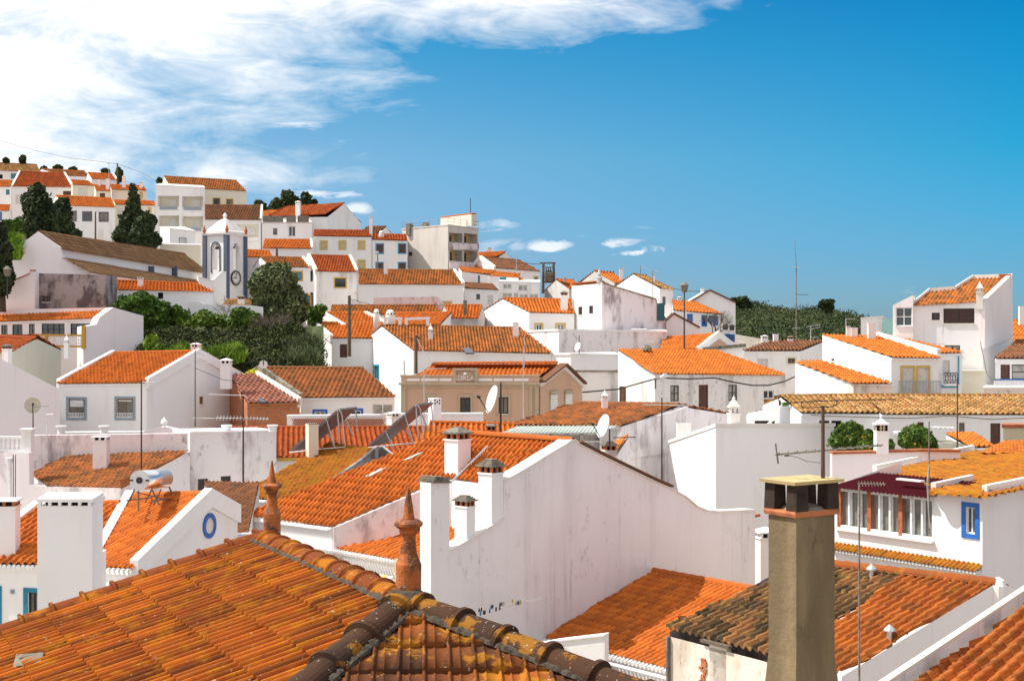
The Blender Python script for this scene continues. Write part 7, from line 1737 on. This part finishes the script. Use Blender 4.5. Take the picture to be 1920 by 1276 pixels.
# water heater
T = Thing('water_heater', 'shiny cylindrical solar water tank on a steel frame above the orange roof', 'water heater', P(280, 925, 41.5))
a, b = P(262, 900, 41), P(308, 896, 43.2); m = MB(); m.tube(a, b, .29, .29, 28); t = T.mesh('tank', m, 'steel', smooth=False)
me = t.data
for p in me.polygons: p.use_smooth = len(p.vertices) == 4
u = (b - a).normalized(); m = MB(); m.tube(a - u * .03, a - u * .002, .295, .295, 28); T.mesh('end_cap', m, 'metal'); m = MB(); m.tube(a - u * .05, a - u * .03, .1, .1, 14); s_ = u.cross(Zv).normalized(); m.box(a - u * .035 + s_ * .24, s_ * .05, u * .01, Zv * .025); m.box(a - u * .035 - s_ * .24, s_ * .05, u * .01, Zv * .025); T.mesh('flange', m, 'darkframe')
m = MB()
for q in (a + u * .3, b - u * .3):
    for s in (-1, 1): m.beam(q + s_ * .25 * s - Zv * .25, q + s_ * .5 * s - Zv * .75, .04, .04)
m.beam(a + s_ * .4 - Zv * .6, b + s_ * .4 - Zv * .6, .04, .04); m.beam(a - s_ * .4 - Zv * .6, b - s_ * .4 - Zv * .6, .04, .04); m.beam(a + s_ * .4 - Zv * .75, b - s_ * .1 - Zv * .35, .03, .03); m.beam(b + s_ * .4 - Zv * .75, a - s_ * .1 - Zv * .35, .03, .03)
m.tube(a - u * .12 - Zv * .3, a - u * .12 - Zv * .9, .03, .03, 6); T.mesh('stand', m, 'greycap')
# odd rooftop details
T = Thing('drainpipe', 'pale curved drainpipe on the lavender wall at the left edge', 'drainpipe', P(19, 935, 55)); m = MB(); m.tube(P(19, 940, 54.6), P(19, 866, 54.6), .07, .07, 8); m.tube(P(17, 868, 54.6), P(17, 858, 54.6), .13, .15, 8); T.mesh('pipe', m, 'whiteframe')
T = Thing('drainpipe', 'thin dark double pipe beside the pale drainpipe at the left edge', 'drainpipe', P(26, 938, 54.6)); m = MB(); m.tube(P(25, 940, 54.6), P(25, 852, 54.6), .02, .02, 5); m.tube(P(29, 940, 54.6), P(29, 852, 54.6), .02, .02, 5); T.mesh('pipe', m, 'greycap')
T = Thing('deck_chair', 'folded pink and white deck chairs on the terrace behind the white box house', 'chair', P(1450, 795, 66)); m = MB()
for dx in (0, 12): m.beam(P(1440 + dx, 797, 66), P(1448 + dx, 778, 66), .05, .05); m.beam(P(1448 + dx, 797, 66), P(1441 + dx, 782, 66), .04, .04)
m.box(P(1446, 790, 66.2), Vector((.16, 0, .1)), Vector((0, .1, 0)), Zv * .03); T.mesh('chair_frame', m, 'pinkwhite')
T = block('shed', 'low white garden room with a wide dark opening behind the white box house', [(1400, 785, 68), (1462, 765, 68), (1482, 764, 70), (1404, 778, 73)], H=3, wall='whiteclean', cap='white', win=[(0, 1415, 788, 1453, 799, 'dk')])
T = Thing('potted_cactus', 'tall thin green plant against the shaded wall left of the tan roof', 'plant', P(1472, 795, 70)); m = MB(); rr = random.Random(4)
for i in range(260):
    c = P(1472 + rr.gauss(0, 3), 766 + rr.uniform(-8, 22), 70 + rr.uniform(-.1, .1)); a = rr.uniform(0, 6.28); m.poly([c, c + Vector((math.cos(a) * .1, math.sin(a) * .1, .05)), c + Vector((0, .02, .16))])
T.mesh('foliage', m, 'leaf_bush')
# ================================================================== vegetation
def foliage(clumps, n, size, seed=1, shell=.55, flat=1.0):
    """many small leaf faces spread through a union of ellipsoids (centre, rx, ry, rz)"""
    rs = np.random.RandomState(seed); C_ = []; vol = np.array([c[1] * c[2] * c[3] for c in clumps]) ** .67; vol /= vol.sum()
    idx = rs.choice(len(clumps), n, p=vol); d = rs.normal(size=(n, 3)); d /= np.linalg.norm(d, axis=1)[:, None]
    r = rs.uniform(shell, 1.05, n) ** .6; ce = np.array([[c[0][0], c[0][1], c[0][2]] for c in clumps])[idx]; ra = np.array([[c[1], c[2], c[3]] for c in clumps])[idx]
    lump = 1 + .16 * np.sin(d[:, 0] * 7 + idx) * np.cos(d[:, 2] * 6 + idx * 2) + .08 * rs.normal(size=n)
    p = ce + d * ra * (r * lump)[:, None]
    s = size * rs.uniform(.5, 1.4, n)
    nv = rs.normal(size=(n, 3)) * .8 + d * .9; nv /= np.linalg.norm(nv, axis=1)[:, None]
    t = rs.normal(size=(n, 3)); u = np.cross(nv, t); u /= np.linalg.norm(u, axis=1)[:, None]; w = np.cross(nv, u)
    u = u * s[:, None]; w = w * (s * .65)[:, None]
    V = np.stack([p - u, p + w * .9, p + u, p - w * .9], 1).reshape(-1, 3); F_ = np.arange(n * 4).reshape(n, 4)
    return V, F_
def npmesh(T, name, V, Fc, mat, parent=None):
    V = V - np.array(T.loc); me = bpy.data.meshes.new(name); nf = len(Fc); me.vertices.add(len(V)); me.vertices.foreach_set('co', V.astype(np.float32).ravel())
    me.loops.add(nf * 4); me.loops.foreach_set('vertex_index', Fc.astype(np.int32).ravel()); me.polygons.add(nf)
    me.polygons.foreach_set('loop_start', np.arange(0, nf * 4, 4, dtype=np.int32)); me.polygons.foreach_set('loop_total', np.full(nf, 4, dtype=np.int32)); me.update(calc_edges=True)
    me.materials.append(MATS[mat]); o = bpy.data.objects.new(name, me); COL.objects.link(o)
    if T.single: o.location = T.loc; T._tag(o); T.o = o
    else: o.parent = parent or T.o
    return o
def tree(name, label, cat, x, yb, D, blobs, n, size, mat, seed, trunk=.2, limbs=4, dens=.5, group=None):
    """blobs in pixels: (x, y, rx, ry)"""
    base = P(x, yb, D); T = Thing(name, label, cat, base, group); rs = random.Random(seed); cl = []
    for bx, by, rx, ry in blobs:
        c = P(bx, by, D + rs.uniform(-1, 1) * rx * D / F * .4); cl.append((c, rx * D / F, (rx * .5 + ry * .5) * D / F, ry * D / F))
        k = max(3, int((rx * ry) ** .5 / 6))
        for j in range(k * 2):      # satellite clumps for an uneven outline
            a = rs.uniform(0, 6.28); b = rs.uniform(-1.2, 1.4); q = Vector((math.cos(a) * math.cos(b) * rx, math.sin(a) * math.cos(b) * rx, math.sin(b) * ry)) * D / F * .98
            s = rs.uniform(.16, .42); cl.append((c + q, rx * D / F * s, rx * D / F * s, ry * D / F * s))
    V, Fc = foliage(cl, n, size, seed, dens); npmesh(T, 'crown', V, Fc, mat)
    m = MB(); top = cl[0][0]; m.tube(base - Zv * 1, base.lerp(top, .6), trunk, trunk * .6, 8)
    for j in range(limbs):
        t = cl[rs.randrange(len(cl))][0]; m.tube(base.lerp(top, .35 + .1 * j), base.lerp(top, .6).lerp(t, .8), trunk * .45, trunk * .12, 5)
    T.mesh('trunk', m, 'bark'); return T
tree('round_tree', 'big dark rounded tree on the hillside, taller of the pair above the church roof', 'tree', 72, 455, 163, [(70, 390, 24, 34), (60, 425, 26, 22), (85, 410, 20, 30), (70, 365, 16, 16)], 9000, .26, 'leaf_dark', 11, .3)
tree('round_tree', 'dark rounded tree leaning right, shorter of the pair above the church roof', 'tree', 118, 455, 162, [(115, 400, 16, 26), (120, 430, 20, 20), (117, 382, 10, 10), (140, 440, 12, 9)], 7000, .25, 'leaf_dark', 12, .3)
tree('cypress_tree', 'tall pointed dark conifer behind the brown church roof', 'tree', 255, 475, 158, [(249, 365, 6, 18), (250, 390, 13, 22), (240, 420, 16, 24), (268, 425, 20, 26), (255, 445, 34, 22), (280, 450, 20, 16), (228, 445, 15, 16)], 14000, .24, 'leaf_dark', 13, .3, dens=.7)
tree('cypress_tree', 'dark tree standing at the left edge beside the church gable', 'tree', 4, 560, 104, [(2, 440, 10, 20), (0, 480, 18, 40), (5, 520, 18, 34), (-12, 500, 22, 50)], 9000, .2, 'leaf_dark', 14, .3)
tree('shrub', 'leafy green shrub below the green balcony at the hill\'s left', 'shrub', 20, 440, 150, [(18, 428, 16, 12), (32, 420, 9, 9)], 2500, .22, 'leaf_bush', 15, .1)
tree('olive_tree', 'large grey-green olive tree in front of the teal windowed house', 'tree', 525, 650, 119, [(498, 530, 30, 28), (530, 525, 26, 30), (515, 560, 42, 32), (552, 575, 26, 34), (500, 590, 30, 26), (505, 508, 18, 14), (540, 610, 26, 26)], 20000, .17, 'leaf_olive', 16, .3, 8)
tree('loquat_tree', 'broad dark loquat tree with pale yellow buds below the orange tile row', 'tree', 268, 660, 106, [(265, 572, 34, 20), (240, 570, 20, 12), (285, 590, 34, 26), (262, 610, 30, 36), (300, 625, 28, 30), (225, 577, 12, 9)], 14000, .21, 'leaf_bush', 17, .2)
tree('shrub', 'dense domed evergreen bush, left one of two under the garden wall', 'shrub', 335, 650, 107, [(330, 595, 26, 18), (325, 620, 32, 28), (318, 640, 34, 24)], 9000, .15, 'leaf_bush', 18, .1)
tree('shrub', 'wide domed evergreen bush with a clipped top, right one of two under the garden wall', 'shrub', 385, 655, 106, [(385, 605, 40, 20), (365, 625, 34, 26), (405, 622, 30, 24), (380, 645, 40, 20)], 14000, .15, 'leaf_green', 19, .1)
tree('citrus_tree', 'bushy yellow-green citrus tree between the domed bushes and the olive', 'tree', 455, 665, 105, [(455, 605, 28, 24), (445, 630, 24, 18), (475, 610, 16, 20)], 9000, .16, 'leaf_citrus', 20, .15)
tree('shrub', 'small dark bush between the olive tree and the stepped orange roof', 'shrub', 596, 620, 110, [(592, 586, 13, 12), (604, 578, 8, 6), (590, 600, 12, 14)], 3500, .15, 'leaf_bush', 21, .1)
tree('shrub', 'bright yellow-green bush beside the lavender end wall', 'shrub', 283, 665, 98, [(283, 644, 13, 15), (295, 655, 12, 12)], 3500, .14, 'leaf_bright', 22, .06)
tree('shrub', 'little yellow flowering bush beside the round pinkish dish', 'shrub', 478, 705, 89, [(475, 700, 9, 6), (468, 703, 6, 5)], 900, .12, 'flower', 23, .04)
for i, (x, y, rx, ry, lb) in enumerate([(487, 388, 12, 9, 'lowest and leftmost of the skyline pines'), (518, 386, 11, 12, 'second skyline pine from the left, broad and low'), (538, 375, 11, 16, 'tallest of the skyline pines, left of the pointed chimney'), (556, 384, 9, 12, 'skyline pine just behind the pointed chimney'), (574, 377, 9, 13, 'slim skyline pine right of the pointed chimney'), (590, 382, 4, 6, 'tiny rightmost skyline pine')]):
    tree('pine_tree', lb, 'tree', x, y + ry + 30, 215, [(x, y, rx, ry), (x - 2, y + ry * .8, rx * 1.2, ry * .8), (x + 1, y - ry * .6, rx * .5, ry * .5)], 2600, .3, 'leaf_forest', 30 + i, .2, 2, group='pines on the skyline')
for i, (x, y, rx, ry, lb) in enumerate([(42, 300, 5, 7, 'small round tree above the tan roof at the far left crest'), (12, 302, 4, 4, 'tiny tree at the far left crest beyond the tan roof'), (82, 318, 5, 5, 'low dark tree on the crest left of the long orange roof'), (108, 315, 8, 4, 'flat dark tree on the crest behind the long orange roof'), (137, 318, 5, 4, 'small dark tree on the crest above the middle of the long orange roof'), (198, 322, 6, 5, 'small tree on the crest behind the skylight roof'), (223, 328, 6, 12, 'slim dark tree behind the crest utility pole'), (299, 340, 4, 5, 'small tree in the gap left of the mottled tan roof')]):
    tree('skyline_tree', lb, 'tree', x, y + ry + 20, 240, [(x, y, rx, ry)], 1100, .32, 'leaf_forest', 50 + i, .15, 1, group='small trees along the hill crest')
# citrus trees right
tree('orange_tree', 'orange tree with small fruit directly right of the white box house', 'tree', 1592, 870, 57.5, [(1592, 812, 26, 20), (1580, 825, 24, 20), (1604, 830, 24, 18), (1598, 800, 12, 8)], 11000, .085, 'leaf_citrus', 70, .1)
tree('orange_tree', 'thin leggy orange tree just left of the lantern chimney', 'tree', 1628, 870, 56, [(1628, 815, 10, 9), (1634, 830, 12, 12), (1622, 835, 10, 10)], 2600, .085, 'leaf_citrus', 71, .06)
tree('orange_tree', 'round orange tree in front of the grey corrugated shed', 'tree', 1722, 880, 56.5, [(1718, 822, 28, 22), (1712, 812, 20, 12), (1735, 832, 20, 16)], 12000, .085, 'leaf_citrus', 72, .1)
tree('orange_tree', 'low scrap of foliage just right of the lantern chimney', 'tree', 1672, 870, 56.5, [(1668, 836, 8, 10)], 1500, .08, 'leaf_bush', 73, .05)
for t in [o for o in COL.objects if o.name.startswith('orange_tree')]:
    cr = [c for c in t.children if c.name.startswith('crown')][0]; rr = random.Random(t.name); vs = cr.data.vertices; m = MB()
    for i in range(min(12, len(vs) // 900)):
        c = vs[rr.randrange(len(vs))].co; m = MB(); m.lathe(Vector(c) + t.location - Zv * .05, [(.01, 0), (.04, .02), (.05, .05), (.03, .09), (.005, .1)], 6)
        me = bpy.data.meshes.new('orange'); me.from_pydata([tuple(v - t.location) for v in m.v], [], m.f); me.materials.append(MATS['fruit']); o = bpy.data.objects.new('orange', me); COL.objects.link(o); o.parent = t
# bare twiggy bushes
def twigs(label, x, yb, D, h, n, seed, mat='twig', r=.02):
    T = Thing('bare_bush', label, 'bush', P(x, yb, D)); m = MB(); rs = random.Random(seed)
    def br(p, d, l, r_, k):
        q = p + d * l; m.tube(p, q, r_, r_ * .6, 3, cap=False)
        if k > 0:
            for _ in range(3):
                br(p.lerp(q, rs.uniform(.5, 1)), (d + Vector((rs.gauss(0, .38), rs.gauss(0, .38), rs.gauss(.05, .3)))).normalized(), l * .68, r_ * .65, k - 1)
    for i in range(n):
        br(P(x + rs.uniform(-14, 14), yb, D), Vector((rs.gauss(0, .35), rs.gauss(0, .3), 1)).normalized(), h * rs.uniform(.3, .42), r * 2, 4)
    T.mesh('branches', m, mat)
twigs('large bare twiggy bush below the olive tree', 505, 648, 104, 3.4, 7, 81)
twigs('bare twiggy tree left of the stepped orange roof', 557, 650, 105, 3.0, 4, 82)
twigs('bare grey tree in front of the garden wall and citrus tree', 425, 610, 109, 2.6, 3, 83, r=.015)
twigs('grey bare bush between the domed evergreens', 410, 650, 103, 1.8, 4, 84, r=.015)
twigs('dark bare tangled bush in front of the four blue windows', 1345, 625, 122, 2.4, 6, 85, r=.03)
# ------------------------------------------------------------------ wooded hill far right
hx = [1180, 1300, 1380, 1400, 1440, 1490, 1520, 1560, 1600, 1640, 1680, 1740, 1800, 1900, 2100, 2400]
hy = [590, 575, 566, 562, 571, 577, 573, 578, 588, 600, 604, 610, 612, 620, 628, 634]
def ridge_y(x): return float(np.interp(x, hx, hy))
Dh0, Dh1 = 330., 620.
GX = 90; GY = 26; vs = []; 
for j in range(GY):
    t = j / (GY - 1)
    for i in range(GX):
        x = 1100 + i * (1350 / (GX - 1)); D = Dh0 + (Dh1 - Dh0) * t; y = (660 * (1 - t) + (ridge_y(x) + 5) * t) + 2.0 * math.sin(i * .7 + j * 1.3) * t
        vs.append(P(x, y, D))
T = Thing('hill', 'far wooded hill', None, P(1500, 650, 400), kind='structure', single=True)
fs = [[j * GX + i, j * GX + i + 1, (j + 1) * GX + i + 1, (j + 1) * GX + i] for j in range(GY - 1) for i in range(GX - 1)]
for i in range(GX):   # falls away behind
    q = vs[(GY - 1) * GX + i]; vs.append(Vector((q.x, q.y + 160, q.z - 40)))
fs += [[(GY - 1) * GX + i, (GY - 1) * GX + i + 1, GY * GX + i + 1, GY * GX + i] for i in range(GX - 1)]
m = MB(); m.v = vs; m.f = fs; T.mesh('hill', m, 'leaf_bank')
rs = np.random.RandomState(5); cl = []
for k in range(2300):
    x = rs.uniform(1330, 1780); t = rs.uniform(0.02, 1) ** .8; D = Dh0 + (Dh1 - Dh0) * t; y = 660 * (1 - t) + (ridge_y(x) + 5) * t
    r = rs.uniform(1.5, 4.6) * (1 if t < .9 else rs.uniform(.8, 1.25)); c = P(x, y, D); cl.append(((c.x, c.y, c.z - r * .45), r, r, r * rs.uniform(.75, 1.1)))
V, Fc = foliage(cl, 260000, .38, 6, .7)
T = Thing('forest', 'dense dark green woodland covering the far hill', None, P(1500, 650, 400), kind='stuff', single=True); npmesh(T, 'forest', V, Fc, 'leaf_forest')
tree('pine_tree', 'tall umbrella pine rising above the wooded hill', 'tree', 1552, 602, 560, [(1549, 568, 13, 6), (1552, 577, 9, 8), (1546, 573, 9, 5)], 2600, .75, 'leaf_forest', 90, .6, 2)
tree('pine_tree', 'clump of tall trees topping the left end of the wooded hill', 'tree', 1391, 600, 560, [(1392, 564, 10, 7), (1376, 566, 9, 6), (1398, 572, 12, 6)], 3000, .75, 'leaf_forest', 91, .5, 2)

# ------------------------------------------------------------------ ground
pts = np.array(CTRL)
extra = [(-20, 96, 17), (-28, 96, 17.5), (-22, 104, 20), (-26, 100, 19), (-17, 104, 19.5), (-15, 100, 18.5), (-18, 93, 15.5), (-24, 113, 24), (-18, 113, 23.3), (7, 48, 12), (9, 52, 12), (6, 45, 12), (11, 46, 12), (0, 0, 8), (20, 20, 8), (-20, 20, 8), (-40, 30, 8), (40, 30, 8), (-90, 160, 26), (-90, 230, 42), (60, 160, 14), (90, 200, 8), (120, 300, 2), (0, 240, 30), (-60, 260, 40), (40, 220, 14), (-120, 250, 40), (100, 100, 10), (-100, 80, 14)]
pts = np.vstack([pts, np.array(extra)])
gx = np.concatenate([np.linspace(-3000, -130, 14), np.linspace(-120, 120, 121), np.linspace(130, 3000, 14)])
gy = np.concatenate([np.linspace(-800, -40, 6), np.linspace(-30, 260, 146), np.linspace(280, 700, 16), np.linspace(900, 5000, 10)])
XX, YY = np.meshgrid(gx, gy); Q = np.stack([XX.ravel(), YY.ravel()], 1)
d2 = ((Q[:, None, :] - pts[None, :, :2]) ** 2).sum(2) + 6.0
w = 1 / d2 ** 1.7; Z = (w * pts[None, :, 2]).sum(1) / w.sum(1)
far = np.clip((np.sqrt((Q ** 2).sum(1)) - 260) / 200, 0, 1); Z = Z * (1 - far) + (-8) * far
Z = Z - .35
V = np.stack([Q[:, 0], Q[:, 1], Z], 1); nx, ny = len(gx), len(gy)
Fc = np.array([[j * nx + i, j * nx + i + 1, (j + 1) * nx + i + 1, (j + 1) * nx + i] for j in range(ny - 1) for i in range(nx - 1)])
T = Thing('ground', 'earth slope under the town', None, (0, 0, 0), kind='structure', single=True); g_o = npmesh(T, 'ground', V, Fc, 'soil')
def gz(x, y):
    d = (pts[:, 0] - x) ** 2 + (pts[:, 1] - y) ** 2 + 6.0; w = 1 / d ** 1.7; return float((w * pts[:, 2]).sum() / w.sum()) - .35
# grass and scrub on the bank
rs = np.random.RandomState(8); N_ = 26000
xs = rs.uniform(-30, -13.5, N_); ys = rs.uniform(90, 112, N_)
zs = np.array([gz(a, b) for a, b in zip(xs[::13], ys[::13])]).repeat(13)[:N_]
def blades(xs, ys, zs, h, wd, seed):
    rs = np.random.RandomState(seed); n = len(xs); hh = h * rs.uniform(.4, 1.3, n); a = rs.uniform(0, 6.28, n); lean = rs.normal(0, .35, (n, 2)) * hh[:, None]
    b = np.stack([xs, ys, zs], 1); s = np.stack([np.cos(a) * wd, np.sin(a) * wd, np.zeros(n)], 1); t = b + np.stack([lean[:, 0], lean[:, 1], hh], 1)
    V = np.stack([b - s, b + s, t + s * .3, t - s * .3], 1).reshape(-1, 3); return V, np.arange(n * 4).reshape(n, 4)
cl = []
rr = np.random.RandomState(9)
for k in range(420):
    x = rr.uniform(-30, -14); y = rr.uniform(91, 111); r = rr.uniform(.35, 1.0); cl.append(((x, y, gz(x, y) + r * .35), r * 1.2, r * 1.2, r * .8))
V, Fc = foliage(cl, 60000, .13, 10, .6); T = Thing('scrub', 'dark scrub and brambles covering the earth bank', None, (-22, 100, 18), kind='stuff', single=True); npmesh(T, 'scrub', V, Fc, 'leaf_bank')
def gpatch(x0, x1, y0, y1, D0, D1, n, seed):
    rs = np.random.RandomState(seed); px = rs.uniform(x0, x1, n); py = rs.uniform(y0, y1, n); D = D0 + (D1 - D0) * (y1 - py) / (y1 - y0) + rs.normal(0, .2, n)
    return (px - CX) * D / F, D, CAMZ + (CY - py) * D / F
A = [gpatch(290, 395, 654, 672, 95, 99, 4500, 1), gpatch(395, 458, 652, 664, 96, 100, 3000, 2)]
xs = np.concatenate([a[0] for a in A]); ys = np.concatenate([a[1] for a in A]); zs = np.concatenate([a[2] for a in A])
zs = zs + .25 * np.sin(xs * 2.1) + .15 * np.sin(xs * 5.3)
V, Fc = blades(xs, ys, zs - .45, .6, .05, 3); T = Thing('grass', 'bright yellow-green tall grass along the terrace edge', None, (-22, 97, 20), kind='stuff', single=True); npmesh(T, 'grass', V, Fc, 'leaf_bright')
rr = np.random.RandomState(29); cl = []
for k in range(640):
    x = rr.uniform(265, 600); y = rr.uniform(625, 702) if x < 440 else rr.uniform(612, 702)
    if x > 560 and y < 640: continue
    D = 105.1 - (y - 612) * .094; r = rr.uniform(.25, .6); c = P(x, y, D); cl.append(((c.x, c.y, c.z), r * 1.3, r, r))
V, Fc = foliage(cl, 100000, .09, 31, .6); T = Thing('scrub', 'dark brambles and ivy hanging down the steep bank', None, (-18, 98, 22), kind='stuff', single=True); npmesh(T, 'scrub', V, Fc, 'leaf_bank')
bank = MB(); G = [[P(255 + i * 22, 610 + j * 12 + 3 * math.sin(i), 105.5 - j * 1.1 + .5 * math.sin(i * 1.7 + j)) for i in range(17)] for j in range(10)]
for j in range(9):
    for i in range(16): bank.poly([G[j][i], G[j][i + 1], G[j + 1][i + 1], G[j + 1][i]])
T = Thing('bank', 'steep earth bank under the gardens', None, (-18, 98, 22), kind='structure', single=True); T.mesh('bank', bank, 'leaf_bank')
A = gpatch(10, 40, 450, 488, 112, 116, 2500, 4); V, Fc = blades(A[0], A[1], A[2], .6, .06, 5); T = Thing('grass', 'bright lime grass slope beside the church gable', None, (-38, 113, 32), kind='stuff', single=True); npmesh(T, 'grass', V, Fc, 'leaf_bright')
A = gpatch(540, 600, 640, 680, 98, 104, 3000, 6); V, Fc = blades(A[0], A[1], A[2] - .2, .8, .05, 7); T = Thing('grass', 'tall dry brown grass beside the stepped white house', None, (-16, 100, 23), kind='stuff', single=True); npmesh(T, 'grass', V, Fc, 'leaf_olive')
